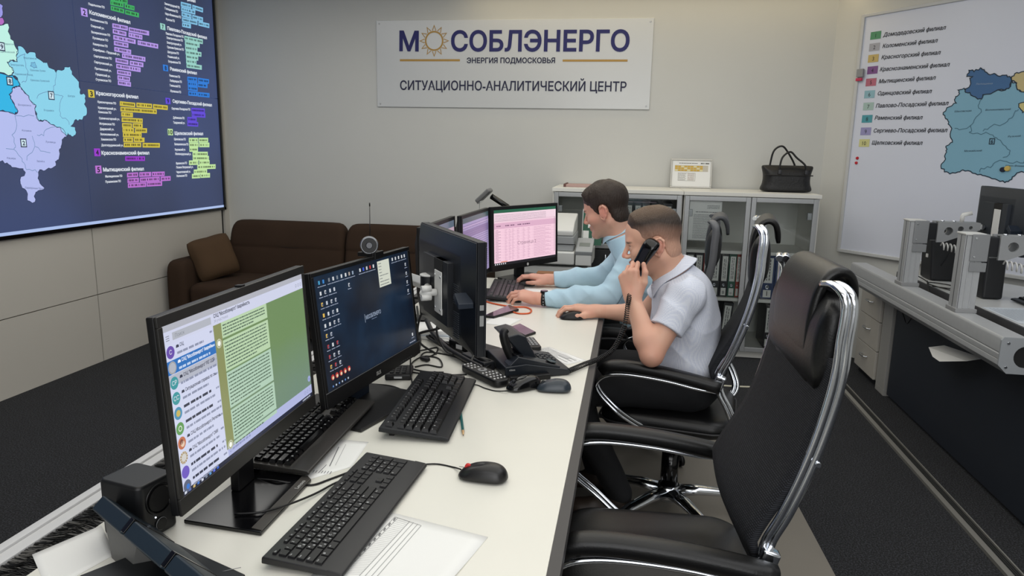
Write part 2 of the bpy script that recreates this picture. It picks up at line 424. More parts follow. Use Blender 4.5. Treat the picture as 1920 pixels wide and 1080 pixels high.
def jag(pts, amp, seed, n=3):
    r = random.Random(seed); out = []
    for a, b in zip(pts, pts[1:] + pts[:1]):
        a = np.array(a, float); b = np.array(b, float); L = np.linalg.norm(b - a); q = np.array([-(b - a)[1], (b - a)[0]])/(L + 1e-9)
        for k in range(n): out.append(tuple(a + (b - a)*k/n + (q*r.uniform(-1, 1)*min(amp, L*.18) if k else 0)))
    return out
def region(art, pts, col, edge, ew, seed, amp=.012, lay=1):
    u = [tuple(art.uv(*p)) for p in pts]; u = jag(u, amp, seed)
    art.poly(u, col, lay)
    art.line(u + u[:1], ew, edge, lay + 1)
Z = lambda p: zm(p, 0, 0, 2.767)
edge = EM(28, 38, 70); sea = EM(176, 226, 236)
# regions (they go on to the left, past the edge of the picture)
region(A, Z([(-300, 700), (-60, 575), (0, 576), (40, 580), (75, 594), (92, 575), (62, 520), (46, 490), (62, 475), (62, 462), (78, 450), (95, 447), (118, 470), (148, 500), (152, 517), (185, 547), (180, 572), (200, 628), (228, 622), (262, 645), (310, 660), (345, 710), (320, 725), (315, 760), (305, 780), (303, 828), (285, 838), (288, 860), (262, 875), (232, 885), (205, 880), (195, 925), (205, 950), (230, 975), (222, 985), (195, 990), (182, 1005), (180, 1048), (140, 1040), (135, 990), (108, 960), (102, 935), (130, 895), (118, 875), (60, 868), (35, 845), (0, 838), (-120, 830)]), EM(178, 187, 236), edge, .003, 1)
region(A, Z([(92, 238), (130, 262), (140, 278), (180, 272), (188, 300), (225, 325), (242, 322), (252, 350), (290, 378), (296, 362), (328, 362), (332, 348), (362, 345), (372, 385), (408, 425), (416, 465), (415, 488), (440, 492), (442, 520), (436, 540), (450, 575), (445, 600), (410, 620), (385, 625), (366, 655), (388, 660), (390, 700), (370, 708), (350, 690), (345, 708), (310, 660), (262, 645), (228, 622), (200, 628), (180, 572), (185, 545), (150, 515), (148, 498), (118, 468), (95, 445), (103, 440), (75, 392), (62, 390), (70, 370), (50, 345), (36, 322), (60, 313), (88, 320), (82, 290), (92, 262)]), EM(136, 208, 232), edge, .003, 2)
region(A, Z([(-260, 100), (0, 130), (40, 122), (52, 185), (72, 228), (92, 262), (82, 290), (88, 320), (60, 312), (35, 322), (48, 345), (62, 350), (70, 372), (60, 388), (0, 375), (-200, 380)]), EM(188, 238, 226), edge, .003, 3)
region(A, Z([(-220, 380), (0, 380), (65, 390), (80, 412), (100, 432), (103, 448), (75, 450), (60, 462), (62, 475), (45, 490), (60, 520), (75, 550), (90, 575), (75, 592), (40, 580), (0, 575), (-150, 570)]), EM(40, 178, 226), edge, .003, 4)
region(A, Z([(-40, 95), (12, 92), (20, 118), (0, 132), (-40, 130)]), EM(176, 104, 190), edge, .003, 5, .004)
region(A, Z([(-60, 10), (0, 20), (14, 28), (12, 80), (0, 92), (-60, 95)]), EM(150, 150, 226), edge, .003, 6, .004)
region(A, Z([(160, 325), (178, 322), (186, 340), (190, 352), (172, 352), (156, 342)]), EM(32, 56, 146), EM(24, 40, 120), .002, 7, .006)
bord = EM(96, 130, 168)
for i, pl in enumerate([[(290, 380), (285, 440), (270, 475), (200, 490), (182, 520)], [(270, 475), (300, 492), (325, 500), (308, 560), (310, 600), (350, 625), (365, 655)], [(128, 278), (132, 330), (140, 390), (130, 425), (100, 430)], [(75, 600), (120, 605), (200, 595)], [(75, 600), (85, 650), (60, 700), (78, 755), (70, 775), (10, 780)], [(165, 705), (178, 760), (150, 800), (122, 840)], [(190, 700), (225, 705), (240, 670), (310, 660)], [(180, 760), (225, 785), (275, 805)], [(70, 775), (105, 815), (122, 845), (135, 880), (180, 880), (200, 900)], [(128, 280), (62, 320)]]):
    u = [tuple(A.uv(*p)) for p in Z(pl)]; A.line(jag(u, .01, 30 + i)[:-3], .0028, bord, 3)
tx = EM(44, 62, 104); wh = EM(226, 232, 240)
for s_, p, wpx in (('Воскресенск', (92, 548), 68), ('Егорьевск', (226, 576), 52), ('Шатура', (350, 502), 36), ('Коломна', (112, 681), 48), ('Луховицы', (234, 740), 52), ('Зарайск', (188, 840), 42), ('Кашира', (34, 824), 44), ('Серебряные Пруды', (128, 978), 102), ('Орехово-Зуево', (154, 368), 80), ('Орехово-Зуевский', (156, 420), 98), ('Павловский Посад', (76, 388), 92), ('Электросталь', (52, 340), 70), ('Ногинск', (122, 305), 66), ('Черноголовка', (20, 232), 70), ('Щёлковский', (0, 272), 74)):
    A.pxtext(s_, Z([p])[0], Z([(p[0] + wpx, p[1] + wpx*.06)])[0], 3.6, tx, 4)
def numbox(art, ch, px, py, w, h, bg, fg, lay=4, edge=None):
    """px,py = upper left corner in the photograph"""
    a = art.uv(px, py); b = art.uv(px + w*.99 + 0, py + h); ww = abs((art.uv(px + w, py + w*.12) - a)[0]); hh = abs((art.uv(px + .1*h, py + h) - a)[1])
    if edge: art.rect((a[0] - .006, a[1] - hh - .006), (a[0] + ww + .006, a[1] + .006), edge, lay)
    art.rect((a[0], a[1] - hh), (a[0] + ww, a[1]), bg, lay + 1)
    V, _f = glyphs(ch); art.text(ch, (a[0] + ww/2, a[1] - hh*.84), hh*.68, fg, min(ww*.8, hh*.5*len(ch)), lay + 2, 'c', bold=.006)
for ch, x, y in (('8', 34, 402), ('7', 250, 477), ('2', 106, 724), ('9', -8, 222)): numbox(A, ch, x/2.767, y/2.767, 8.6, 12.5, EM(206, 230, 240), EM(30, 40, 70), edge=EM(30, 40, 70))
# lists: (title, number, box corner, title baseline from-to, colour, rows)
def lst(num, title, box, bw, t0, t1, th, colr, fg, rows, sq=True):
    col = EM(*colr)
    if num: numbox(A, num, box[0], box[1], bw, bw*1.28, col, fg)
    if title: A.pxtext(title, t0, t1, th, wh, 4, bold=.0075)
    dk = EM(*[int(c*.42) for c in colr])
    for name, n0, n1, bars in rows:
        if name: A.pxtext(name, n0, n1, 4.2, wh, 4, bold=.004)
        for x0, y0, x1, y1 in bars:            # (left, middle) .. (right, middle) of a highlighted run of words
            h = 4.3; A.pxpoly([(x0, y0 + h), (x1, y1 + h), (x1, y1 - h), (x0, y0 - h)], col, 3)
            a = A.uv(x0, y0 + 1.8); b = A.uv(x1, y1 + 1.8); d = b - a; L = np.linalg.norm(d)
            rnd = random.Random(int(x0*7 + y0)); x = .012
            while x < L - .012:                # dark print on the highlight, too small to read
                q = min(rnd.uniform(.004, .013), L - .012 - x); c0 = a + d*(x/L); c1 = a + d*((x + q)/L)
                A.m(dk); A.mb.add([A.P(c0[0], c0[1], 4), A.P(c1[0], c1[1], 4), A.P(c1[0], c1[1] + .014, 4), A.P(c0[0], c0[1] + .014, 4)], [(0, 1, 2, 3)], False)
                x += q + rnd.choice((.0035, .004, .004, .014))
def q4(*r): return [v/4 for v in r]
K = lambda x, y: (x/4, y/4)
S5 = lambda x, y: (120 + x/5.4, y/5.4)
S6 = lambda x, y: (140 + x/5.143, 150 + y/5.143)
def B5(*l): return [S5(a, b) + S5(c, d) for a, b, c, d in l]
def B6(*l): return [S6(a, b) + S6(c, d) for a, b, c, d in l]
BK = EM(16, 18, 34)
lst(None, None, None, 0, None, None, 0, (62, 170, 96), BK, [('Подольское ПО', S5(244, 50), S5(408, 86), B5((465, 25, 600, 55), (610, 60, 710, 85), (470, 80, 606, 115), (616, 120, 755, 155))), ('', None, None, B5((470, -14, 640, 18)))])
lst('2', 'Коломенский филиал', S5(163, 75), 11.8, S5(254, 140), S5(668, 244), 7.2, (180, 150, 232), BK, [
    ('Коломенское ПО', S5(264, 206), S5(438, 244), B5((486, 258, 642, 288), (652, 298, 858, 338))), ('Озерский уч.', S5(268, 270), S5(404, 300), B5((490, 314, 628, 346), (650, 350, 790, 380))),
    ('Воскресенское ПО', S5(274, 334), S5(464, 368), B5((496, 376, 722, 424), (742, 430, 950, 470))), ('Луховицкое ПО', S5(284, 392), S5(442, 420), B5((502, 434, 648, 462),)),
    ('Каширское ПО', S5(290, 454), S5(438, 480), B5((506, 496, 676, 528),)), ('Серебряно - Прудский уч.', S5(290, 510), S5(560, 562), B5((584, 562, 820, 602),)),
    ('Серпуховское ПО', S5(298, 576), S5(480, 604), B5((518, 608, 648, 632), (662, 636, 800, 658))), ('Серпуховский уч.', S5(302, 636), S5(486, 668), B5((526, 668, 772, 708),)),
    ('Протвинский уч.', S5(308, 702), S5(476, 728), B5((534, 728, 674, 750),)), ('Пущинский уч.', S5(316, 760), S5(466, 784), B5((538, 784, 664, 804),)), ('Ступинское ПО', S5(318, 814), S5(474, 832), B5((542, 836, 674, 856),))])
lst(None, 'филиал', None, 0, (350, 1), (366, 5), 5.5, (128, 190, 226), BK, [
    ('Звенигородский ПО', S5(1015, 45), S5(1168, 88), B5((1180, 40, 1285, 66), (1296, 70, 1404, 104))), ('Голицынское ПО', S5(1018, 94), S5(1150, 130), B5((1184, 90, 1326, 126),)),
    ('', None, None, B5((1188, 142, 1288, 170), (1296, 172, 1404, 200))), ('Наро-Фоминское ПО', S5(1022, 148), S5(1182, 186), B5((1192, 196, 1348, 232), (1358, 236, 1468, 262))), ('Рузское ПО', S5(1030, 204), S5(1118, 224), B5((1194, 248, 1282, 266),))])
lst('7', 'Павлово-Посадский филиал', S5(968, 232), 9.2, S5(1044, 300), S5(1444, 398), 6.2, (150, 206, 196), BK, [
    ('Павлово-Посадское ПО', S5(1028, 348), S5(1208, 384), B5((1216, 384, 1402, 424),)), ('Электростальское ПО', S5(1036, 392), S5(1200, 422), B5((1222, 434, 1370, 462),)), ('Электрогорский уч.', S5(1038, 440), S5(1188, 466), B5((1224, 482, 1348, 502),)),
    ('Орехово-Зуевское ПО', S5(1042, 486), S5(1210, 514), B5((1228, 528, 1388, 552),)), ('Шатурское ПО', S5(1046, 536), S5(1160, 552), B5((1232, 572, 1356, 592),)), ('Рошальский уч.', S5(1048, 582), S5(1166, 600), B5((1234, 618, 1338, 632),)), ('Егорьевское ПО', S5(1054, 632), S5(1178, 648), B5((1238, 662, 1392, 684),))])
lst('8', 'Раменский филиал', S5(996, 652), 9.2, S5(1072, 712), S5(1342, 756), 6.2, (40, 122, 214), BK, [
    ('Раменское ПО', S5(1064, 774), S5(1172, 790), B5((1246, 798, 1346, 808), (1354, 810, 1466, 826))), ('Люберецкое ПО', S5(1068, 826), S5(1190, 840), B5((1250, 846, 1346, 856), (1350, 858, 1450, 870))), ('Гжельский ПО', S5(1068, 874), S5(1176, 888), B5((1252, 890, 1350, 902),)), ('Жуковское ПО', S5(1072, 930), S5(1182, 944), B5((1256, 944, 1350, 952), (1352, 954, 1470, 966)))])
lst('3', 'Красногорский филиал', S6(122, 90), 11.6, S6(204, 142), S6(610, 180), 7.0, (206, 188, 62), BK, [
    ('Красногорское ПО', S6(218, 220), S6(396, 236), B6((432, 226, 580, 242), (592, 240, 742, 252), (752, 254, 894, 268))), ('Красногорский уч.', S6(222, 276), S6(398, 290), B6((438, 280, 788, 306),)), ('Клинское ПО', S6(226, 318), S6(350, 326), B6((446, 330, 558, 338),)),
    ('Солнечногорский уч.', S6(232, 378), S6(430, 388), B6((450, 382, 652, 394),)), ('Истринское ПО', S6(236, 430), S6(384, 438), B6((454, 436, 548, 440), (556, 438, 652, 442))), ('Дедовский уч.', S6(240, 482), S6(376, 486), B6((458, 482, 568, 486), (578, 486, 694, 488))),
    ('Волоколамский уч.', S6(246, 532), S6(422, 538), B6((462, 528, 642, 532),)), ('Химкинское ПО', S6(250, 582), S6(396, 584), B6((466, 576, 560, 578), (568, 576, 670, 578))), ('Долгопрудненский уч.', S6(254, 638), S6(466, 640), B6((470, 626, 638, 626), (652, 628, 818, 630)))])
lst('4', 'Краснознаменский филиал', S6(180, 660), 11.4, S6(256, 720), S6(716, 718), 7.0, (150, 52, 200), BK, [('', None, None, B6((484, 758, 674, 758)))])
lst('5', 'Мытищинский филиал', S6(192, 826), 11.4, S6(272, 882), S6(664, 872), 7.0, (184, 112, 206), BK, [('Мытищинское ПО', S6(292, 940), S6(456, 934), B6((502, 918, 608, 912), (620, 912, 734, 908), (742, 908, 864, 904))), ('Пушкинское ПО', S6(294, 992), S6(442, 984), B6((506, 970, 616, 964), (626, 964, 816, 954), (826, 954, 922, 948))), ('', None, None, B6((510, 1018, 686, 1008), (692, 1006, 840, 998)))])
lst('9', 'Сергиево-Посадский филиал', S6(870, 170), 9, S6(942, 218), S6(1320, 256), 6.2, (96, 70, 214), BK, [('Сергиево-Посадское ПО', S6(932, 284), S6(1112, 294), B6((1122, 290, 1252, 298), (1126, 334, 1258, 342))), ('Дубненское ПО', S6(946, 372), S6(1056, 378), B6((1084, 378, 1174, 382))), ('Талдомский уч.', S6(948, 420), S6(1060, 424), B6((1084, 422, 1188, 428)))])
lst('10', 'Щелковский филиал', S6(892, 470), 9.4, S6(962, 528), S6(1236, 532), 6.2, (190, 226, 158), BK, [
    ('Щелковское ПО', S6(956, 580), S6(1068, 582), B6((1098, 580, 1186, 580), (1192, 580, 1284, 580))), ('Балашихинское ПО', S6(960, 628), S6(1094, 630), B6((1102, 626, 1192, 626), (1198, 626, 1296, 626))), ('Реутовский уч.', S6(964, 682), S6(1066, 680), B6((1104, 670, 1186, 670),)), ('Железнодорожный уч.', S6(966, 722), S6(1120, 724), B6((1134, 714, 1280, 714), (1136, 754, 1292, 754))),
    ('Фрязинское ПО', S6(974, 814), S6(1080, 810), B6((1100, 798, 1190, 796), (1198, 796, 1298, 794))), ('Лосино-Петровский уч.', S6(976, 852), S6(1140, 848), B6((1180, 840, 1356, 834),)), ('Черноголовский уч.', S6(978, 898), S6(1114, 892), B6((1146, 886, 1274, 880),)), ('Ногинское ПО', S6(980, 936), S6(1082, 930), B6((1128, 928, 1208, 924), (1212, 922, 1302, 918)))])
A.rect((.84, SZ0 + .004), (SY1 - .004, SZ0 + .022), EM(170, 190, 232), 2)
A.build('map_picture', vw, 'lit map regions, numbers and lists')

# ================================================================ sign on the back wall
sx0, sx1, sz0, sz1 = [aty(706, 38, YB)[0], aty(1222, 120, YB)[0], aty(960, 203, YB)[2], aty(960, 36.5, YB)[2]]
sg = thing('wall_sign', 'wide white wall sign with dark blue lettering and a gold sun', 'sign', ((sx0 + sx1)/2, YB, sz0))
sgp = M('sign_board', (204, 206, 206), .22, spec=.5)
MB().box((sx0, YB - .012, sz0), (sx1, YB, sz1)).build('board', sgp, sg, world=True, bevel=.003)
for cx in (sx0 + .025, sx1 - .025):
    for cz in (sz0 + .025, sz1 - .025): MB().cyl((cx, YB - .012, cz), (cx, YB - .016, cz), .007, .006).build('screw', alu, sg, world=True)
G = Art((0, YB - .012, 0), (1, 0, 0), (0, 0, 1)); G.d0 = .001; G.step = .0005
navy = INK(22, 24, 96); gold = INK(176, 138, 66); ink = INK(26, 28, 62)
def S(x, y): return (680 + x/3.31, y/3.31)
G.pxtext('М', S(228, 314), S(348, 316), 36.5, navy, bold=.0065)
G.pxtext('СОБЛЭНЕРГО', S(548, 316), S(1654, 316), 37.5, navy, bold=.0065)
c = G.uv(*S(444, 254)); rr = abs((G.uv(*S(497, 254)) - c)[0])
G.line([(c[0] + rr*math.cos(t), c[1] + rr*math.sin(t)) for t in np.linspace(0, 2*PI, 49)], .012, gold)
for k in range(12):
    t = 2*PI*k/12 + PI/2; a = .19
    p = lambda r, tt: (c[0] + r*math.cos(tt), c[1] + r*math.sin(tt))
    G.line([p(rr*1.13, t - a), p(rr*1.66, t), p(rr*1.13, t + a)], .006, gold)
for x0, x1, y in ((231, 604, 374), (1241, 1644, 376)):
    a, b = G.uv(*S(x0, y)), G.uv(*S(x1, y)); G.rect((a[0], a[1] - .008), (b[0], a[1] + .008), gold)
G.pxtext('ЭНЕРГИЯ ПОДМОСКОВЬЯ', S(646, 391), S(1194, 391), 9.8, ink, bold=.0018)
G.pxtext('СИТУАЦИОННО-АНАЛИТИЧЕСКИЙ ЦЕНТР', S(233, 557), S(1636, 567), 17.3, ink, bold=.002)
G.build('lettering', sg)

# ================================================================ map board on the slanting wall
C3 = np.array([CORNER[0], CORNER[1], 0.]); BP = C3 + WNRM*.022
def bpt(u, z, off=0.): return BP + WDIR*u + np.array([0, 0, z]) + WNRM*off
Bd = Art(BP, WDIR, (0, 0, 1)); Bd.d0 = .001; Bd.step = .0005
u0 = Bd.uv(1597, 250)[0]; zb = Bd.uv(1574, 466)[1]; zt = Bd.uv(1621, 33)[1]
mbd = thing('map_board', 'white magnetic board with a printed district map and numbered legend', 'whiteboard', tuple(bpt(u0 + 1.2, zb)), math.atan2(WDIR[1], WDIR[0]))
def slab(a0, a1, z0, z1, d0, d1, mb=None):
    mb = mb or MB(); vs = [bpt(a, z, d) for z in (z0, z1) for a, d in ((a0, d0), (a1, d0), (a1, d1), (a0, d1))]
    return mb.add(vs, [(0, 3, 2, 1), (4, 5, 6, 7), (0, 1, 5, 4), (1, 2, 6, 5), (2, 3, 7, 6), (3, 0, 4, 7)], False)
slab(u0, u0 + 2.4, zb, zt, -.016, 0).build('board', M('board_white', (214, 218, 230), .3), mbd, world=True)
f_ = MB(); slab(u0 - .012, u0 + .012, zb - .02, zt + .02, -.02, .012, f_); slab(u0, u0 + 2.4, zt, zt + .022, -.02, .012, f_); slab(u0, u0 + 2.4, zb - .022, zb, -.02, .016, f_)
f_.build('frame', M('frame_white', (196, 197, 196), .4), mbd, world=True, bevel=.003)
LG = [('1', 'Домодедовский филиал', (84, 146, 106), (265, 172), (330, 196), (660, 157)), ('2', 'Коломенский филиал', (168, 168, 176), (258, 234), (326, 256), (616, 226)), ('3', 'Красногорский филиал', (196, 172, 106), (252, 294), (320, 316), (632, 290)),
      ('4', 'Краснознаменский филиал', (128, 84, 140), (248, 356), (312, 380), (680, 354)), ('5', 'Мытищинский филиал', (182, 104, 122), (240, 420), (306, 444), (606, 424)), ('6', 'Одинцовский филиал', (142, 182, 194), (232, 484), (299, 508), (585, 496)),
      ('7', 'Павлово-Посадский филиал', (164, 188, 182), (226, 548), (290, 574), (674, 560)), ('8', 'Раменский филиал', (76, 152, 164), (219, 614), (284, 638), (536, 636)), ('9', 'Сергиево-Посадский филиал', (150, 146, 190), (212, 680), (277, 706), (668, 704)), ('10', 'Щелковский филиал', (206, 204, 140), (204, 742), (269, 770), (536, 772))]
T2 = lambda p: (1540 + p[0]/2.842, p[1]/2.842)
bk = INK(24, 26, 34)
for n_, t_, c_, bx, a_, b_ in LG:
    p0 = T2(bx); a = Bd.uv(*p0); b = Bd.uv(p0[0] + 19.5, p0[1] - 1); h = abs((Bd.uv(p0[0], p0[1] + 14.2) - a)[1])
    Bd.rect((a[0], a[1] - h), (b[0], a[1]), INK(*c_), 1); Bd.text(n_, ((a[0] + b[0])/2, a[1] - h*.78), h*.52, bk, None, 2, 'c')
    q0, q1 = T2(a_), T2(b_); Bd.pxtext(t_, q0, q1, 7.4, bk, 2, slant=.22, bold=.0007)
W45 = lambda p: zm(p, 1760, 110, 4.5)
be = INK(20, 44, 62)
region(Bd, W45([(165, 265), (215, 250), (265, 285), (275, 310), (360, 340), (375, 310), (470, 280), (565, 265), (575, 240), (608, 235), (620, 190), (660, 215), (665, 250), (700, 280), (760, 290), (1000, 300), (1000, 960), (720, 958), (660, 965), (640, 990), (600, 1025), (560, 1045), (500, 1025), (430, 1000), (370, 985), (330, 980), (270, 950), (205, 938), (165, 955), (95, 972), (50, 955), (20, 905), (45, 870), (60, 800), (72, 765), (62, 740), (90, 725), (118, 705), (100, 660), (112, 590), (92, 560), (80, 525), (55, 495), (40, 455), (95, 405), (150, 375), (135, 345), (145, 320), (178, 295)]), INK(126, 174, 196), be, .006, 41, .012)
region(Bd, W45([(240, 150), (258, 98), (285, 95), (300, 110), (355, 78), (385, 92), (420, 130), (470, 125), (500, 145), (560, 140), (600, 150), (618, 185), (605, 235), (560, 265), (470, 280), (375, 305), (365, 340), (320, 330), (280, 310), (265, 285), (230, 285), (220, 255), (260, 240), (265, 165), (290, 150)]), INK(62, 104, 150), be, .006, 42, .01, 3)
region(Bd, W45([(620, 150), (660, 118), (720, 108), (900, 90), (900, 300), (700, 280), (660, 245), (660, 205), (620, 185)]), INK(198, 182, 132), be, .006, 43, .01, 3)
region(Bd, W45([(678, 380), (700, 372), (760, 380), (780, 440), (710, 455), (690, 420)]), INK(206, 194, 130), be, .005, 44, .008, 3)
thin = INK(70, 112, 132)
for i, pl in enumerate([[(360, 345), (335, 395), (362, 450), (300, 520), (270, 565), (175, 600), (115, 585)], [(270, 565), (280, 610), (260, 622), (360, 640), (400, 620), (460, 645), (500, 680), (545, 725), (605, 775), (600, 805), (520, 855)], [(375, 612), (430, 580), (560, 545), (620, 500), (650, 440), (690, 430)], [(520, 855), (460, 890), (440, 920), (360, 925), (350, 975)], [(520, 855), (600, 880), (690, 880), (760, 850)]]):
    u = [tuple(Bd.uv(*p)) for p in W45(pl)]; Bd.line(jag(u, .012, 60 + i)[:-3], .004, thin, 3)
for s_, a_, b_ in (('Шаховская', (135, 452), (276, 446)), ('Волоколамский', (396, 440), (608, 432)), ('Рузский', (586, 664), (692, 658)), ('Можайский', (218, 786), (364, 782)), ('Наро-Фоминск', (566, 908), (760, 914))):
    Bd.pxtext(s_, W45([a_])[0], W45([b_])[0], 3.2, be, 4, slant=.2)
Bd.pxtext('Лотошино', W45([(316, 222)])[0], W45([(458, 216)])[0], 3.4, INK(150, 170, 190), 5)
a = Bd.uv(*W45([(428, 720)])[0]); b = Bd.uv(*W45([(476, 675)])[0]); Bd.line([(a[0], a[1]), (b[0], a[1]), (b[0], b[1]), (a[0], b[1]), (a[0], a[1])], .005, be, 4)
Bd.text('6', ((a[0] + b[0])/2, a[1] + (b[1] - a[1])*.16), abs(b[1] - a[1])*.68, be, None, 4, 'c', bold=.004)
Bd.build('map_print', mbd, 'printed map regions, numbers and legend')
def magnet(name, px, r, col, label, group=None, h=.009):
    p = atpl(*px, BP, WNRM); o = thing(name, label, 'magnet', tuple(p), 0, group)
    MB().cyl(p, p + WNRM*h, r, r*.85, 16).build('disc', M('magnet_%d_%d' % (col[0], col[1]), col, .35), o, world=True, bevel=.0015)
magnet('magnet', (1608, 296.5), .011, (190, 30, 44), 'upper of two small red magnets below the board legend')
magnet('magnet', (1606, 305.5), .011, (196, 34, 46), 'lower of two small red magnets below the board legend')
magnet('magnet', (1881, 318), .016, (22, 30, 50), 'black round magnet at the bottom of the blue board map', h=.014)
magnet('magnet', (1890, 316), .017, (206, 178, 96), 'yellow round magnet beside the black one on the board map', h=.014)
p = Bd.uv(1618, 138); cl = thing('marker_holder', 'small grey clip with a red strip on the left edge of the map board', 'clip', tuple(bpt(p[0], p[1])))
slab(p[0] - .03, p[0] + .02, p[1] - .025, p[1] + .03, .012, .03).build('clip', grey_pl, cl, world=True, bevel=.003)
slab(p[0] - .034, p[0] + .012, p[1] - .05, p[1] - .03, .012, .026).build('strip', M('red_pink', (196, 52, 86), .5), cl, world=True, bevel=.002, label='pink red strip')
# ================================================================ sofa in the left corner
brown = M('brown_fabric', (57, 43, 33), .95, bump=(500, .5, .0015), noise=(5, .08), spec=.2)
brown2 = M('brown_fabric_cushion', (80, 62, 45), .95, bump=(420, .5, .0015), noise=(5, .08), spec=.2)
sf = thing('sofa', 'dark brown fabric sofa along the back wall beneath the display end', 'sofa', (-2.2, 5.2, 0))
def pillow_block(a, b, r, puff=0., n=6):
    """rounded upholstered block between corners a and b"""
    c = [(p + q)/2 for p, q in zip(a, b)]; h = [(q - p)/2 for p, q in zip(a, b)]; rings = []
    N = 9
    mb = MB(); rings = []
    for k in range(N + 1):
        t = -1 + 2*k/N
        for_ = []
        zz = c[2] + h[2]*t; inset = r*(1 - math.sqrt(max(0, 1 - max(0, (abs(t)*h[2] - (h[2] - r))/r)**2)))
        w = rrect(2*(h[0] - inset), 2*(h[1] - inset), min(r, h[0]*.9, h[1]*.9), n)
        rings.append([(c[0] + x, c[1] + y, zz) for x, y in w])
    mb.loft(rings, True, True, True); return mb
SX0, SX1, SM = -3.40, -1.20, -2.22
pillow_block((SX0 + .17, 4.74, .10), (SM - .003, 5.40, .43), .05).build('seat_cushion', brown, sf, world=True, sub=1)
pillow_block((SM + .003, 4.74, .10), (SX1, 5.40, .43), .05).build('seat_cushion', brown, sf, world=True, sub=1)
def back_cushion(x0, x1):
    mb = MB(); rings = []
    for z, y0, d, ins in ((.36, 5.26, .10, .03), (.40, 5.24, .17, .0), (.55, 5.27, .19, 0), (.62, 5.285, .185, 0), (.635, 5.296, .18, 0), (.65, 5.285, .185, 0), (.74, 5.31, .17, 0), (.80, 5.325, .14, .012), (.835, 5.35, .09, .04), (.845, 5.38, .04, .07)):
        rings.append([(x, y, z) for x, y in rrect(x1 - x0 - 2*ins, d, min(.045, d*.45), 5, ((x0 + x1)/2, y0 + d/2))])
    return mb.loft(rings, True, True, True)
back_cushion(SX0 + .19, SM - .004).build('back_cushion', brown, sf, world=True, sub=1)
back_cushion(SM + .004, SX1).build('back_cushion', brown, sf, world=True, sub=1)
# seam line pressed across each back cushion
for x0, x1 in ((-2.88, -2.45), (-1.95, -1.5)):
    MB().tube([(x0, 5.297, .647), ((x0 + x1)/2, 5.293, .640), (x1, 5.297, .647)], .004, 6).build('seam', M('brown_dark', (34, 24, 18), .95), sf, world=True)
def arm(x0, x1):
    mb = MB(); rings = []
    for z, ins, dy in ((.02, .01, 0), (.06, 0, 0), (.46, 0, 0), (.54, .005, .004), (.575, .02, .02), (.592, .045, .05)):
        rings.append([(x, y, z) for x, y in rrect(x1 - x0 - 2*ins, .86 - 2*dy, .05 if ins < .03 else .03, 5, ((x0 + x1)/2, 4.72 + .43))])
    return mb.loft(rings, True, True, True)
arm(SX0 + .0, SX0 + .165).build('armrest', brown, sf, world=True, sub=1)
arm(SX1, SX1 + .165).build('armrest', brown, sf, world=True, sub=1)
MB().box((SX0 + .1, 4.80, .03), (SX1 + .06, 5.55, .10)).box((SX0 + .1, 5.40, .1), (SX1 + .06, 5.56, .66)).build('base', M('brown_dark', (34, 24, 18), .95), sf, world=True, bevel=.02)
# loose cushion leaning in the corner
ct = thing('throw_cushion', 'brown square cushion leaning on the left arm of the sofa', 'cushion', (-3.13, 5.06, .43))
mb = MB(); N = 20; H_ = []
n_ = _n(np.array([.75, -.6, .3])); v_ = np.array([-.42, .08, .88]); v_ = _n(v_ - n_*(v_ @ n_)); u_ = np.cross(v_, n_); R_ = Matrix([[float(u_[i]), float(v_[i]), float(n_[i]), 0] for i in range(3)] + [[0, 0, 0, 1]])
def cush(u, v, sgn):
    e = (1 - abs(u)**3.2)*(1 - abs(v)**3.2); r = .168*(1 - .05*(1 - abs(u*v)))
    return R_ @ Vector((u*r*(1 - .10*v**4), v*r*(1 - .10*u**4), sgn*(.012 + .075*max(e, 0)**.55))) + Vector((-3.155, 4.99, .585))
vsn = []
for sgn in (1, -1):
    vs = [cush(-1 + 2*i/N, -1 + 2*j/N, sgn) for j in range(N + 1) for i in range(N + 1)]
    fs = [(j*(N+1)+i, j*(N+1)+i+1, (j+1)*(N+1)+i+1, (j+1)*(N+1)+i) for j in range(N) for i in range(N)]
    mb.add(vs, fs if sgn > 0 else [f[::-1] for f in fs], True)
per = [(i, 0) for i in range(N)] + [(N, j) for j in range(N)] + [(i, N) for i in range(N, 0, -1)] + [(0, j) for j in range(N, 0, -1)]
ring = lambda s_: [cush(-1 + 2*i/N, -1 + 2*j/N, s_) for i, j in per]
mb.loft([ring(-1), ring(1)], True, False, True)
mb.build('cover', brown2, ct, world=True)

# ================================================================ low cabinets under the sign
KX0, KX1, KY, KT = -.55, 1.285, 5.15, 1.185
KM = (KX0 + KX1)/2
cab_w = M('cabinet_white', (222, 221, 214), .45, noise=(3, .01)); cab_in = M('cabinet_inner', (222, 222, 216), .6)
alu_f = M('door_alu', (165, 167, 168), .4, .55, noise=(60, .02)); grain = M('dark_wood', (38, 38, 40), .5, noise=(8, .15, (1, 1, 14)))
gl = bpy.data.materials.new('cabinet_glass'); gl.use_nodes = True; gn = gl.node_tree.nodes; gll = gl.node_tree.links
gn.remove(gn['Principled BSDF']); tr = gn.new('ShaderNodeBsdfTransparent'); tr.inputs[0].default_value = (.955, .97, .97, 1); gs = gn.new('ShaderNodeBsdfGlossy'); gs.inputs['Roughness'].default_value = .03
fz = gn.new('ShaderNodeFresnel'); fz.inputs[0].default_value = 1.5; mxs = gn.new('ShaderNodeMixShader'); gll.new(fz.outputs[0], mxs.inputs[0]); gll.new(tr.outputs[0], mxs.inputs[1]); gll.new(gs.outputs[0], mxs.inputs[2]); gll.new(mxs.outputs[0], gn['Material Output'].inputs[0])
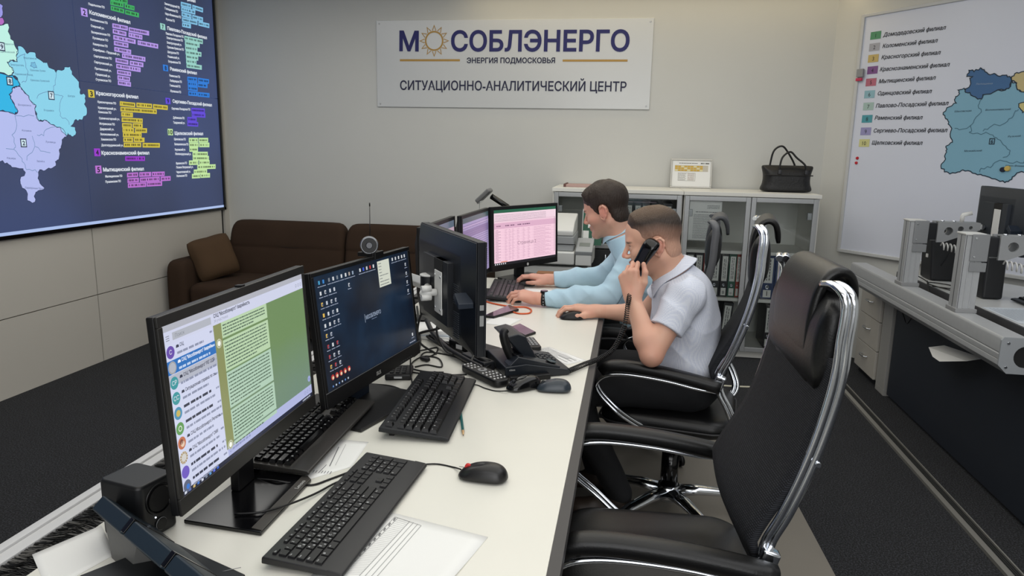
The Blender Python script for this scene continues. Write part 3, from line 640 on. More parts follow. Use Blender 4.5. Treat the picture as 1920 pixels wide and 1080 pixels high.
def glass_door(par, x0, x1, z0, z1, handle=None):
    y = KY; fr = MB(); w = .032
    fr.box((x0, y - .02, z0), (x0 + w, y, z1)).box((x1 - w, y - .02, z0), (x1, y, z1)).box((x0 + w, y - .02, z1 - w), (x1 - w, y, z1)).box((x0 + w, y - .02, z0), (x1 - w, y, z0 + w))
    d = fr.build('door', alu_f, par, world=True, bevel=.002)
    MB().box((x0 + w - .004, y - .012, z0 + w - .004), (x1 - w + .004, y - .008, z1 - w + .004)).build('glass_pane', gl, d, world=True)
    for zz in (z1 - .12, z0 + .12): MB().box(((x1 - .06) if handle == 'l' else (x0 + .03), y, zz - .025), ((x1 - .03) if handle == 'l' else (x0 + .06), y + .035, zz + .025)).build('hinge', alu, d, world=True, bevel=.004)
    return d
def cabinet(x0, x1, label, lower_dark, z_shelf):
    c = thing('filing_cabinet', label, 'cabinet', ((x0 + x1)/2, KY + .2, 0)); y1 = YB - .02; t = .022; q = x0 + t; r = x1 - t
    b = MB().box((x0, KY + .002, .05), (q, y1, KT - .026)).box((r, KY + .002, .05), (x1, y1, KT - .026)).box((x0 - .004, KY - .022, KT - .026), (x1 + .004, y1, KT)).box((q, KY + .002, .05), (r, y1, .075)).mat(1).box((q, y1 - .006, .075), (r, y1 - .001, KT - .026)).mat(0).box((x0 + .01, KY + .03, 0), (x1 - .01, y1, .05))
    b.build('body', [cab_w, cab_in], c, world=True, bevel=.0015)
    for z in z_shelf: MB().box((q + .0006, KY + .012, z - .022), (r - .0006, y1 - .008, z)).build('shelf', cab_w, c, world=True, bevel=.001)
    return c
ca = cabinet(KX0, KM, 'white low cabinet with glass upper doors behind the grey copier', True, (.775,))
cb = cabinet(KM + .010, KX1, 'white low cabinet with full glass doors and rows of binders under the black bag', False, (.775, .435))
xm = (KX0 + KM)/2
glass_door(ca, KX0 + .012, xm - .002, .76, KT - .03, 'r'); glass_door(ca, xm + .002, KM - .006, .76, KT - .03, 'l')
for a, b, hx in ((KX0 + .012, xm - .002, xm - .06), (xm + .002, KM - .006, xm + .06)):
    d = MB().box((a, KY - .019, .06), (b, KY, .75)).build('door', grain, ca, world=True, bevel=.002, label='dark wooden lower door')
    MB().tube(bez([(hx, KY - .02, .60), (hx, KY - .045, .615), (hx, KY - .05, .66), (hx, KY - .045, .705), (hx, KY - .02, .72)]), .006, 8).build('handle', chrome, d, world=True)
xb = KM + .010; xq = (xb + KX1)/2
glass_door(cb, xb + .006, xq - .002, .055, KT - .03, 'r'); glass_door(cb, xq + .002, KX1 - .012, .055, KT - .03, 'l')
# printed sheets taped inside the left glass door
sh = thing('notice_sheet', 'printed notice sheets taped behind the glass cabinet door', 'paper', (.51, KY - .006, .80))
p0 = aty(1291, 373, KY); p1 = aty(1349, 452, KY)
p0 = p0 + [.012, 0, 0]
MB().box((p0[0], KY + .004, p1[2]), (p1[0], KY + .0055, p0[2])).build('sheet', paper_m, sh, world=True)
NA = Art((0, KY + .004, 0), (1, 0, 0), (0, 0, 1)); NA.d0 = .0004; gi = INK(120, 122, 126)
w_ = p1[0] - p0[0]
for i in range(26):
    z = p0[2] - .045 - i*.0092
    if i < 3: NA.words((p0[0] + w_*.55, z), w_*.38, .0035, gi, 1, seed=i)
    elif i == 5: NA.words((p0[0] + w_*.2, z), w_*.68, .0045, INK(90, 92, 96), 1, seed=i)
    elif i > 6: NA.words((p0[0] + w_*.14, z), w_*(.74 if i % 4 else .5), .0032, gi, 1, seed=i)
NA.build('print', sh)
# binders
lab_m = M('binder_label', (226, 226, 220), .6)
def binder(x, z, w, col, label, num=None, lean=0., group=None, y=None, top=.315, numcol=None):
    y = KY + .045 if y is None else y
    z = z + abs(math.sin(lean))*w + .0006; o = thing('ring_binder', label, 'binder', (x + w/2, y + .14, z), 0, group)
    T = Matrix.Translation((x, y, z)) @ Matrix.Rotation(lean, 4, 'Y'); cm = M('binder_%d_%d_%d' % col, col, .45)
    mb = MB(); mb.T = T; mb.box((.0005, 0, 0), (w - .0005, .28, top)); mb.build('cover', cm, o, world=True, bevel=.003)
    l = MB(); l.T = T; l.box((w*.17, -.001, top*.36), (w*.83, .0005, top*.93)); lb = l.build('spine_label', lab_m, o, world=True)
    k = MB(); k.T = T; g = .0004
    cx = w/2; r0 = random.Random(int(x*1000))
    for q in range(2):
        xx = w*(.36 + .2*q); zz = top*.42; 
        while zz < top*.88:
            L = r0.uniform(.01, .03); k.box((xx, -.0016, zz), (xx + w*.07, -.0008, min(zz + L, top*.9))); zz += L + .005
    k.build('label_print', INK(70, 70, 74), lb, world=True)
    h = MB(); h.T = T; h.lathe([(w*.17, 0), (w*.17, .0025), (w*.11, .0025), (w*.11, .0005)], 16, Matrix.Translation((w/2, 0, top*.27)) @ Matrix.Rotation(PI/2, 4, 'X')); h.build('finger_ring', chrome, o, world=True)
    if num is not None:
        n_ = MB(); n_.T = T; n_.box((w*.2, -.001, top*.03), (w*.8, .0005, top*.20)); nl = n_.build('number_label', lab_m, o, world=True)
        if num:
            V, Fc = glyphs(num); V = V.copy(); sc = w*.42/.73/max(1, len(num)*.75); V = V*sc; V[:, 0] -= V[:, 0].mean(); t_ = MB(); t_.T = T
            t_.add([(w/2 + a, -.0016, top*.065 + b) for a, b in V], Fc, False); t_.build('number', INK(30, 30, 34), nl, world=True)
    return o
BKc, GRc, REc, BLc = (24, 24, 26), (46, 92, 74), (168, 62, 48), (34, 56, 98)
s2, s3, s1 = .437, .077, .777
def bx(px, z): return aty(px, 520, KY + .045)[0]
binder(bx(1284, 0), s2, .062, BKc, 'black binder at the left end of the middle cabinet shelf beside the seated man\'s head', '')
binder(bx(1301, 0), s2, .06, BKc, 'black binder left of the dark red one on the middle cabinet shelf', '')
binder(bx(1317, 0), s2, .048, (140, 46, 44), 'dark red binder on the middle shelf left of the grey chair headrest', '')
binder(bx(1331, 0), s2, .07, BKc, 'black binder behind the grey chair back on the middle shelf', '')
binder(bx(1350, 0), s2, .056, BKc, 'black binder left of the green one on the middle cabinet shelf', '8')
binder(bx(1365, 0), s2, .054, GRc, 'green binder between a black and an orange red binder on the middle shelf', '10')
binder(bx(1379.5, 0), s2, .028, REc, 'thin orange red binder right of the green one on the middle shelf', '')
binder(bx(1393, 0), s2, .065, GRc, 'green binder right of the cabinet door joint on the middle shelf', '')
binder(bx(1411, 0), s2, .062, BKc, 'black binder behind the chrome chair frame on the middle shelf', '')
binder(bx(1428, 0), s2, .088, BLc, 'blue binder numbered 1 on the middle cabinet shelf', '1')
binder(bx(1452.5, 0), s2, .088, BLc, 'blue binder right of the one numbered 1', '2')
binder(bx(1477, 0), s2, .07, BKc, 'black binder right of the two blue ones', '')
L3 = math.radians(5)
binder(bx(1340, 0) - .02, s3, .07, BKc, 'black binder with a long white label low on the bottom shelf at the left', None, 0)
binder(bx(1358, 0) - .01, s3, .07, BKc, 'second black binder with a white label on the bottom shelf left of the door joint', None, math.radians(4))
binder(1.0, s3, .06, BKc, 'black binder on the bottom shelf left of the green one numbered 12', '', 0)
binder(1.068, s3, .082, GRc, 'green binder numbered 12 on the bottom cabinet shelf', '12', L3)
binder(1.153, s3, .082, GRc, 'green binder right of the one numbered 12 on the bottom shelf', '10', L3)
for i, px in enumerate((1174, 1190, 1204, 1221, 1243)):
    binder(bx(px, 0) - .03, s1, .055 if i < 4 else .07, BKc, ['black binder with a white spine label directly behind the dark haired man\'s head', 'second black binder from the left on the top cabinet shelf', 'black binder in the middle of the top shelf row', 'fourth black binder from the left on the top shelf', 'wide black binder at the right end of the top shelf row'][i], None, 0)
rod = thing('pen_tray', 'thin pinkish ruler strip lying across the tops of the upper binders', 'ruler', (.1, KY + .06, s1 + .315)); MB().box((bx(1174, 0) - .03, KY + .05, s1 + .3155), (bx(1215, 0) + .03, KY + .08, s1 + .321)).build('strip', M('pink_grey', (172, 150, 156), .6), rod, world=True)

# things on top of the cabinets
fo = thing('folder', 'flat pinkish document folder on the left end of the cabinet top', 'folder', (-.37, 5.38, KT))
p = aty(1060, 346, 5.38)[0]; q = aty(1110, 346, 5.38)[0]
fm = MB().box((p, 5.28, KT), (q, 5.5, KT + .018)); fm.build('cover', M('folder_pink', (178, 148, 142), .7), fo, world=True, bevel=.003)
MB().box((p - .004, 5.27, KT), (p + .012, 5.5, KT + .024)).build('spine', M('folder_brown', (96, 62, 56), .6), fo, world=True, bevel=.003)
pf = thing('picture_frame', 'silver framed certificate with a yellow table leaning on the wall', 'frame', (.44, 5.57, KT))
pa = aty(1259, 297, 5.6); pb = aty(1334, 351, 5.6); fw = pb[0] - pa[0]; fh = pa[2] - KT
Tf = Matrix.Translation((pa[0] + fw/2, 5.62, KT)) @ Matrix.Rotation(math.radians(-8), 4, 'X')
m_ = MB(); m_.T = Tf
for a, b in (((-fw/2, -.014, 0), (fw/2, 0, .012)), ((-fw/2, -.014, fh - .012), (fw/2, 0, fh)), ((-fw/2, -.014, .012), (-fw/2 + .012, 0, fh - .012)), ((fw/2 - .012, -.014, .012), (fw/2, 0, fh - .012))): m_.box(a, b)
m_.build('frame', M('frame_silver', (170, 168, 160), .35, .6), pf, world=True, bevel=.002)
m_ = MB(); m_.T = Tf; m_.box((-fw/2 + .01, -.006, .01), (fw/2 - .01, -.002, fh - .01)); m_.build('print', paper_m, pf, world=True)
o_ = Tf @ Vector((-fw/2, -.006, 0)); ux = Tf.to_3x3() @ Vector((1, 0, 0)); uy = Tf.to_3x3() @ Vector((0, 0, 1))
FA = Art(o_, ux, uy); FA.d0 = .0006; or_ = INK(206, 168, 62); FA.rect((fw*.1, fh*.57), (fw*.9, fh*.78), INK(196, 190, 176), 1)
for i in range(3):
    for j in range(9): FA.rect((fw*(.105 + j*.075), fh*(.58 + i*.065)), (fw*(.172 + j*.075), fh*(.635 + i*.065)), or_ if (i + j) % 4 else INK(226, 214, 160), 2)
FA.words((fw*.2, fh*.84), fw*.45, fh*.02, INK(110, 108, 100), 1); FA.words((fw*.72, fh*.83), fw*.2, fh*.04, INK(110, 108, 100), 1)
for i in range(6): FA.words((fw*.2, fh*(.27 + i*.042)), fw*(.18 if i % 2 else .16), fh*.014, INK(130, 126, 118), 1, seed=i); FA.words((fw*.42, fh*(.27 + i*.042)), fw*.16, fh*.014, INK(150, 120, 100), 1, seed=i + 9)
FA.line([(fw*.19, fh*.25), (fw*.6, fh*.25), (fw*.6, fh*.52), (fw*.19, fh*.52), (fw*.19, fh*.25)], .0015, INK(120, 118, 112), 2)
FA.build('table_print', pf)
# black leather bag
bagm = M('bag_leather', (14, 14, 16), .5, bump=(90, .5, .004), spec=.5)
bg = thing('handbag', 'black leather document bag with two handles on the cabinet top', 'bag', (1.09, 5.42, KT))
bx0, bx1 = aty(1428, 330, 5.4)[0], aty(1525, 330, 5.4)[0]; bc = (bx0 + bx1)/2; bw = bx1 - bx0
mb = MB(); rings = []
for z, w, d in ((.0, .92, .15), (.012, 1.0, .17), (.03, 1.0, .17), (.05, .93, .165), (.09, .90, .17), (.13, .92, .165), (.155, .97, .14), (.17, 1.0, .105), (.182, .99, .07), (.19, .95, .045)):
    rings.append([(bc + x*(1 + .0*y), 5.43 + y, KT + z + .006*math.cos(x*30)*(z > .1)) for x, y in rrect(bw*w, d, d*.42, 6)])
mb.loft(rings, True, True, True); mb.build('body', bagm, bg, world=True, sub=1)
MB().box((bc - bw*.46, 5.337, KT + .118), (bc + bw*.46, 5.352, KT + .126)).build('flap_edge', bagm, bg, world=True, bevel=.003)
for sy, dx, hh in ((-.06, .01, .285), (.045, -.04, .325)):
    for_pts = [(bc + dx - .075, 5.43 + sy, KT + .13), (bc + dx - .072, 5.43 + sy, KT + .19), (bc + dx - .055, 5.43 + sy*.8, KT + hh - .035), (bc + dx - .005, 5.43 + sy*.6, KT + hh), (bc + dx + .04, 5.43 + sy*.7, KT + hh - .04), (bc + dx + .10, 5.43 + sy, KT + .19), (bc + dx + .105, 5.43 + sy, KT + .13)]
    MB().tube(bez(for_pts, 8), .0085, 8, flat=(1.1, .8), up=(0, 1, 0)).build('handle', bagm, bg, world=True)
    for ex in (-.075, .105): MB().box((bc + dx + ex - .012, 5.43 + sy*1.5 - .006, KT + .128), (bc + dx + ex + .012, 5.43 + sy*1.5 + .006, KT + .16)).build('buckle', M('dark_metal', (60, 60, 62), .3, .8), bg, world=True, bevel=.003)

# ================================================================ floor copier in front of the left cabinet
cp = thing('copier', 'white and grey floor copier standing before the left cabinet', 'copier', (-.42, 4.80, 0))
cw = M('copier_white', (216, 217, 214), .45); cg = M('copier_grey', (160, 163, 165), .5)
MB().box((-.72, 4.58, .04), (-.245, 5.02, .70)).build('body', cw, cp, world=True, bevel=.012)
MB().box((-.72, 4.56, .715), (-.335, 5.02, .80)).build('front_cover', cw, cp, world=True, bevel=.01)
MB().prism([(4.56, .715), (4.56, .79), (4.80, .845), (4.80, .715)], -.328, -.225, Matrix(((0, 0, 1, 0), (1, 0, 0, 0), (0, 1, 0, 0), (0, 0, 0, 1)))).box((-.328, 4.80, .70), (-.225, 5.02, .80)).build('side_tower', cw, cp, world=True, bevel=.006)
mb = MB(); mb.T = Matrix.Translation((-.276, 4.66, .83)) @ Matrix.Rotation(math.radians(16), 4, 'X'); mb.box((-.054, -.11, -.02), (.056, .12, .012)); pn = mb.build('control_panel', cg, cp, world=True, bevel=.006)
mb = MB(); mb.T = Matrix.Translation((-.276, 4.66, .83)) @ Matrix.Rotation(math.radians(16), 4, 'X'); mb.box((-.035, -.03, .012), (.035, .03, .0135)); mb.build('display', M('lcd_grey', (120, 126, 122), .3), pn, world=True)
MB().box((-.73, 4.60, .80), (-.345, 5.0, .90)).build('scanner_unit', cg, cp, world=True, bevel=.01)
MB().box((-.73, 4.595, .845), (-.335, 4.6, .849)).build('joint_line', dark_gap, cp, world=True)
MB().prism([(4.60, .90), (4.60, .935), (4.72, .985), (4.98, 1.02), (4.98, .90)], -.73, -.35, Matrix(((0, 0, 1, 0), (1, 0, 0, 0), (0, 1, 0, 0), (0, 0, 0, 1)))).build('document_feeder', cw, cp, world=True, bevel=.008)
for k in range(2):
    mb = MB(); mb.box((-.43 + .1*k - .0, 4.576, .50), (-.36 + .1*k, 4.581, .545)); mb.build('vent_grille', M('vent_grey', (150, 151, 148), .5, bump=(60, .8, .004, (1, 1, 8))), cp, world=True)
MB().box((-.71, 4.60, 0), (-.26, 5.0, .04)).build('foot_base', mid_pl, cp, world=True)
gb = thing('document_stand', 'green board with white notes standing behind the copier panel', 'board', (-.25, 4.95, .80))
mb = MB(); mb.T = Matrix.Translation((-.255, 4.95, .8025)) @ Matrix.Rotation(math.radians(-10), 4, 'X'); mb.box((-.06, -.004, 0), (.075, .004, .25)); mb.build('board', M('green_board', (32, 88, 66), .5), gb, world=True)
mb = MB(); mb.T = Matrix.Translation((-.255, 4.95, .8025)) @ Matrix.Rotation(math.radians(-10), 4, 'X')
mb.box((-.063, -.006, 0), (-.058, .006, .253)).box((-.063, -.006, .248), (.075, .006, .253)); mb.build('edge_trim', lgrey_pl, gb, world=True)
mb = MB(); mb.T = Matrix.Translation((-.255, 4.95, .8025)) @ Matrix.Rotation(math.radians(-10), 4, 'X'); mb.box((-.022, -.006, .12), (.03, -.0045, .175)).box((.01, -.006, .05), (.06, -.0045, .105)).box((-.055, -.006, .02), (-.015, -.0045, .1)); mb.build('note', paper_m, gb, world=True)
# ================================================================ the long white desk
DZ = .75
desk_w = M('desk_white', (226, 224, 214), .33, noise=(6, .012), spec=.4)
desk_e = M('desk_edge', (64, 62, 62), .5)
desk_d = M('desk_dark', (26, 27, 30), .6)
dk = thing('desk', 'long white operator desk with dark edges running down the room', 'desk', (-.5, 2.1, 0))
MB().box((-.932, .15, DZ - .028), (-.105, 3.78, DZ)).build('worktop', desk_w, dk, world=True, bevel=.0015)
MB().box((-.105, .15, DZ - .032), (-.083, 3.78, DZ - .0008)).box((-.932, 3.78, DZ - .03), (-.083, 3.79, DZ - .0008)).build('edge_band', desk_e, dk, world=True)
rail = MB().box((-1.046, .15, DZ - .10), (-1.028, 3.78, DZ + .004)).box((-1.028, .15, DZ - .03), (-1.002, 3.78, DZ - .001)); rail.build('rear_rail', M('rail_white', (205, 205, 206), .4), dk, world=True, bevel=.002)
MB().box((-1.0, .15, DZ - .12), (-.935, 3.78, DZ - .06)).build('cable_tray', dark_gap, dk, world=True)
rnd = random.Random(5); br = MB()
for i in range(5200):                                       # the bristles of the cable brush, from both sides of the slot
    y = .5 + (i/5200)*2.7 + rnd.uniform(-.004, .004); side = i % 2; x0 = -1.003 if side else -.934; d = (1 if side else -1)*rnd.uniform(.030, .040)
    k = rnd.uniform(-.012, .012); z = DZ - .006 + rnd.uniform(-.004, .002); w = .0009; br.mat(0 if rnd.random() < .72 else 1)
    br.add([(x0, y - w, z), (x0, y + w, z), (x0 + d, y + k, z + rnd.uniform(-.004, .006)), (x0 + d*.5, y + k*.6, z - .003)], [(0, 1, 2), (0, 2, 3)], False)
br.build('brush_strip', [M('bristle_black', (18, 18, 18), .6), M('bristle_grey', (110, 108, 104), .5)], dk, world=True)
for y in (.35, 2.05, 3.73):
    MB().box((-.90, y - .02, 0), (-.30, y + .02, DZ - .03)).build('leg', desk_d, dk, world=True)
MB().box((-.93, .2, .08), (-.905, 3.76, DZ - .03)).build('modesty_panel', desk_d, dk, world=True)

# ================================================================ monitors
def world_of(root, T, p): return np.array(root_matrix(root) @ (T @ Vector(p)))
def monitor(name, label, cat, loc, yaw, w, h, zb, tilt=0., t=.03, bez=(.016, .014, .024), housing=None, bulge=.03, screen=None, back='plain', bz_mat=None):
    """local: viewer in front at -Y, x to the viewer's right, z up from the desk"""
    o = thing(name, label, cat, (loc[0], loc[1], (loc[2] if len(loc) > 2 else DZ) + .0006), math.radians(yaw))
    T = Matrix.Translation((0, 0, zb)) @ Matrix.Rotation(-math.radians(tilt), 4, 'X'); hm = housing or black_pl
    top, sd, bt = bez
    m = MB(); m.T = T
    m.box((-w/2, .0015, 0), (w/2, t*.55, h))
    if back == 'hp':
        q = lambda ins, y, z0=0: [(-w/2 + ins, y, ins*.8 + z0), (w/2 - ins, y, ins*.8 + z0), (w/2 - ins, y, h - ins*.7), (-w/2 + ins, y, h - ins*.7)]
        m.loft([q(.004, t*.55), q(.004, t*.62), q(.062, t*.62 + .022), q(.075, t*.62 + .024)], True, True, False)
        m.box((-.150, t*.62 + .02, .06), (.10, t*.62 + .042, h - .075))
    else:
        q = lambda ins, y: [(-w/2 + ins, y, ins), (w/2 - ins, y, ins), (w/2 - ins, y, h - ins), (-w/2 + ins, y, h - ins)]
        m.loft([q(.012, t*.55), q(.07, t*.55 + bulge)], True, True, False)
    hs = m.build('housing', hm, o, bevel=.003)
    m = MB(); m.T = T
    m.box((-w/2, -.004, h - top), (w/2, .0015, h)).box((-w/2, -.004, 0), (w/2, .0015, bt)).box((-w/2, -.004, bt), (-w/2 + sd, .0015, h - top)).box((w/2 - sd, -.004, bt), (w/2, .0015, h - top))
    m.build('bezel', bz_mat or hm, o, bevel=.0015)
    m = MB(); m.T = T; m.box((-w/2 + sd, -.0015, bt), (w/2 - sd, .0012, h - top)); m.build('screen', screen, o)
    sw, sh = w - 2*sd, h - top - bt
    org = world_of(o, T, (-w/2 + sd, -.0015, h - top)); ux = world_of(o, T, (1, 0, 0)) - world_of(o, T, (0, 0, 0)); uz = world_of(o, T, (0, 0, 1)) - world_of(o, T, (0, 0, 0))
    art = Art(org, ux, uz); art.d0 = .0003; art.step = .00012
    return o, T, art, sw, sh
def stand(o, y0, zt, base=(.22, .18), neck=.06, mat=None, yb=0., bm=None):
    mt = mat or black_pl
    MB().box((-neck/2, y0, .008), (neck/2, y0 + .02, zt)).build('stand_neck', mt, o, bevel=.003)
    return MB().prism(rrect(base[0], base[1], .012, 4, (0, yb)), 0, .009).build('stand_base', bm or mt, o, bevel=.002)
class Scr:
    """normalised screen drawing: u to the right, v down, both 0..1"""
    def __init__(s, art, w, h): s.a, s.w, s.h = art, w, h
    def p(s, u, v): return (u*s.w, -v*s.h)
    def rect(s, u0, v0, u1, v1, c, lay=1): s.a.rect(s.p(u0, v1), s.p(u1, v0), EM(*c), lay)
    def disc(s, u, v, r, c, lay=3): s.a.disc(s.p(u, v), r*s.w, EM(*c), lay, 20)
    def ring(s, u, v, r, w, c, lay=4): q = s.p(u, v); s.a.line([(q[0] + r*s.w*math.cos(t), q[1] + r*s.w*math.sin(t)) for t in np.linspace(0, 2*PI, 25)], w*s.w, EM(*c), lay)
    def text(s, t, u, v, h, c, uw=None, lay=4, al='l', bold=0): s.a.text(t, s.p(u, v), h*s.h, EM(*c), uw*s.w if uw else None, lay, al, bold=bold*s.w)
    def words(s, u, v, uw, h, c, seed=0, lay=3, fill=1.): s.a.words(s.p(u, v), uw*s.w, h*s.h, EM(*c), lay, seed=seed, fill=fill)
    def line(s, pts, w, c, lay=3): s.a.line([s.p(*q) for q in pts], w*s.w, EM(*c), lay)

# --- nearest monitor: a chat window
chat_bg = M('lit_chat_green', (118, 146, 106), .25, emit=1.)
ntp = chat_bg.node_tree; tcn = ntp.nodes.new('ShaderNodeTexCoord'); mp = ntp.nodes.new('ShaderNodeMapping'); sx_ = ntp.nodes.new('ShaderNodeSeparateXYZ'); nz = ntp.nodes.new('ShaderNodeTexNoise'); nz.inputs['Scale'].default_value = 9; nz.inputs['Detail'].default_value = 6
ad_ = ntp.nodes.new('ShaderNodeMath'); ad_.operation = 'MULTIPLY_ADD'; ad_.inputs[1].default_value = .12; cr = ntp.nodes.new('ShaderNodeValToRGB'); cr.color_ramp.elements[0].position = .17; cr.color_ramp.elements[0].color = rgb(114, 138, 124); cr.color_ramp.elements[1].position = .36; cr.color_ramp.elements[1].color = rgb(112, 140, 94)
ntp.links.new(tcn.outputs['Object'], sx_.inputs[0]); ntp.links.new(tcn.outputs['Object'], nz.inputs['Vector']); ntp.links.new(nz.outputs[0], ad_.inputs[0]); ntp.links.new(sx_.outputs['Z'], ad_.inputs[2]); ntp.links.new(ad_.outputs[0], cr.inputs[0]); ntp.links.new(cr.outputs[0], ntp.nodes['Principled BSDF'].inputs['Emission Color'])
frm = M('monitor_frame', (38, 37, 36), .35, .2)
o, T, art, sw, sh = monitor('monitor', 'nearest monitor, showing a light chat window with a green background', 'monitor', (-.711, 1.243), 91., .533, .338, .084, 3.2, .03, (.018, .012, .030), black_pl, .035, EM(207, 212, 236), bz_mat=frm)
Fm = o; s = Scr(art, sw, sh)
s.rect(0, 0, 1, .037, (176, 178, 188)); s.rect(0, .037, 1, .112, (206, 210, 232))
s.a.rect(s.p(.275, .905), s.p(1, .112), chat_bg, 1); s.rect(.275, .112, .325, .925, (136, 142, 92), 2)

s.rect(0, .972, 1, 1, (34, 38, 58), 2); s.rect(.28, .905, 1, .972, (176, 182, 222), 2)
s.rect(.046, .052, .266, .096, (176, 180, 190), 2); s.text('Поиск', .06, .085, .022, (128, 132, 140))
for k in range(3): s.rect(.012, .062 + .012*k, .03, .066 + .012*k, (120, 124, 134), 2)
s.text('САЦ "Мособлэнерго" Аварийность', .284, .066, .024, (54, 58, 72), .25, bold=.0006); s.text('34 участника', .284, .096, .02, (150, 154, 172), .09)
for k, u in enumerate((.935, .958, .98)): s.ring(u, .075, .006, .0018, (130, 134, 150))
s.rect(0, .205, .277, .284, (44, 112, 186), 2); s.rect(0, .287, .277, .352, (178, 182, 196), 2)
chats = [(.158, (104, 78, 168), 'С', 'САЦ', 1, 'САЦ'), (.247, (176, 180, 190), '', 'САЦ "Мособлэнерго" Аварийн...', 1, ''), (.336, (60, 150, 156), 'СР', 'САЦ "Мособлэнерго" РЕГ.ОДР', 1, ''), (.426, (60, 150, 156), 'СС', 'Ситуационная справка по си...', 1, ''), (.515, (70, 140, 176), '', '', 0, ''), (.606, (92, 150, 82), '', '', 0, ''), (.693, (190, 108, 72), '', 'САЦ Мособлэнерго Региона...', 1, ''), (.782, (196, 190, 172), '', 'САЦ "Мособлэнерго" СМИ', 1, ''), (.87, (112, 92, 190), '', '', 0, ''), (.955, (92, 100, 124), '', '', 0, '')]
for i, (v, c, ini, t, kk, _x) in enumerate(chats):
    s.disc(.027, v, .021, c)
    if ini: s.text(ini, .027, v + .011, .026, (230, 232, 240), None, 5, 'c')
    tc = (236, 240, 250) if i == 1 else (52, 56, 74); gc = (190, 208, 236) if i == 1 else (140, 146, 170)
    if kk: s.disc(.062, v - .022, .004, tc, 4); s.disc(.068, v - .022, .004, tc, 4); s.rect(.057, v - .02, .073, v - .012, tc, 4)
    if t: s.text(t, .078, v - .012, .021, tc, min(.007*len(t), .185), bold=.0005)
    else: s.words(.06, v - .012, .16, .016, tc, i)
    s.words(.06, v + .026, .15 + .03*(i % 3), .014, gc, i + 20); s.words(.25, v - .012, .022, .012, gc, i + 40)
for u, v in ((.027, .247),): s.ring(u, v, .018, .002, (140, 140, 136)); 
q = (.027, .782)
for k in range(12): t = 2*PI*k/12; s.line([(q[0] + .014*math.cos(t), q[1] + .014*math.sin(t)*1.7), (q[0] + .021*math.cos(t), q[1] + .021*math.sin(t)*1.7)], .0035, (150, 112, 60), 5)
s.disc(.027, .782, .012, (206, 204, 200), 6)
s.disc(.030, .70, .010, (226, 196, 170), 5); s.disc(.025, .685, .009, (120, 60, 44), 5); s.disc(.027, .515, .011, (196, 176, 90), 5); s.disc(.03, .96, .009, (60, 120, 206), 5); s.ring(.027, .606, .008, .003, (220, 232, 216), 5)
for (v0, v1, n_) in ((.112, .214, 4), (.229, .431, 8), (.442, .677, 9), (.69, .89, 8), (.9, .925, 1)):
    s.rect(.325, v0, .66, v1, (184, 210, 172) if v0 < .43 else (176, 204, 182), 3)
    for k in range(n_):
        vv = v0 + .026 + k*(v1 - v0 - .02)/max(n_, 1); s.words(.333, vv, .31, .0088, (84, 106, 88), int(v0*100) + k, 4, 1 if k < n_ - 1 else .7)
for v in (.235, .905): s.disc(.300, v, .017, (196, 200, 176), 3); s.disc(.300, v, .009, (244, 246, 236), 4); s.ring(.3, v, .012, .0022, (140, 146, 108), 5)
s.disc(.982, .85, .014, (158, 168, 216), 4); s.line([(.977, .846), (.982, .856), (.987, .846)], .0018, (70, 80, 130), 5)
s.words(.31, .948, .13, .014, (140, 148, 190), 3)
for u in (.93, .955, .98): s.ring(u, .94, .007, .0015, (120, 128, 170))
s.ring(.297, .94, .006, .0016, (130, 138, 180))
for k in range(9): s.rect(.008 + .024*k, .979, .02 + .024*k, .994, ((210, 214, 226), (90, 110, 170), (206, 180, 110), (70, 120, 200), (210, 214, 226), (120, 130, 150), (90, 150, 200), (90, 110, 220), (40, 90, 200))[k], 4)
s.words(.9, .994, .08, .012, (170, 176, 190), 2)
art.build('screen_picture', o, 'lit chat window')
MB().box((-.03, .03, .008), (.03, .05, .26)).build('stand_neck', black_pl, o, bevel=.003)
mb = MB().prism([(-.165, -.085), (.05, -.085), (.062, -.07), (.075, .06), (-.15, .075)], 0, .008); sb = mb.build('stand_base', gloss_black, o, bevel=.002)
mb = MB().prism([(-.160, -.084), (.048, -.084), (.060, -.072), (.055, -.062), (-.155, -.062)], .008, .0092); mb.build('edge_strip', M('strip_bronze', (92, 88, 84), .35, .5), sb)
V, Fc = glyphs('Lenovo'); mb = MB(); sc = .009/.73; mb.add([(.0 + v[0]*sc, -.079 + v[1]*sc, .0096) for v in V], Fc, False); mb.build('lettering', lgrey_pl, sb)
mb = MB(); mb.T = T; mb.box((-.006, -.003, .337), (.006, .012, .3415)); mb.build('camera_bump', black_pl, o)

# --- second monitor: dark desktop
navy_s = M('screen_navy', (20, 34, 62), .3, emit=1.)
ntp = navy_s.node_tree; tcn = ntp.nodes.new('ShaderNodeTexCoord'); nz = ntp.nodes.new('ShaderNodeTexNoise'); nz.inputs['Scale'].default_value = 5; nz.inputs['Detail'].default_value = 5
cr = ntp.nodes.new('ShaderNodeValToRGB'); cr.color_ramp.elements[0].position = .38; cr.color_ramp.elements[0].color = rgb(11, 20, 34); cr.color_ramp.elements[1].position = .7; cr.color_ramp.elements[1].color = rgb(22, 46, 70)
ntp.links.new(tcn.outputs['Object'], nz.inputs['Vector']); ntp.links.new(nz.outputs[0], cr.inputs[0]); ntp.links.new(cr.outputs[0], ntp.nodes['Principled BSDF'].inputs['Emission Color'])
o, T, art, sw, sh = monitor('monitor', 'second nearest monitor, showing a dark blue desktop with small icons', 'monitor', (-.672, 1.831), 82., .54, .340, .053, 6.3, .034, (.0106, .0117, .040), black_pl, .03, navy_s)
Em = o; ET = T; s = Scr(art, sw, sh); rr = random.Random(3)
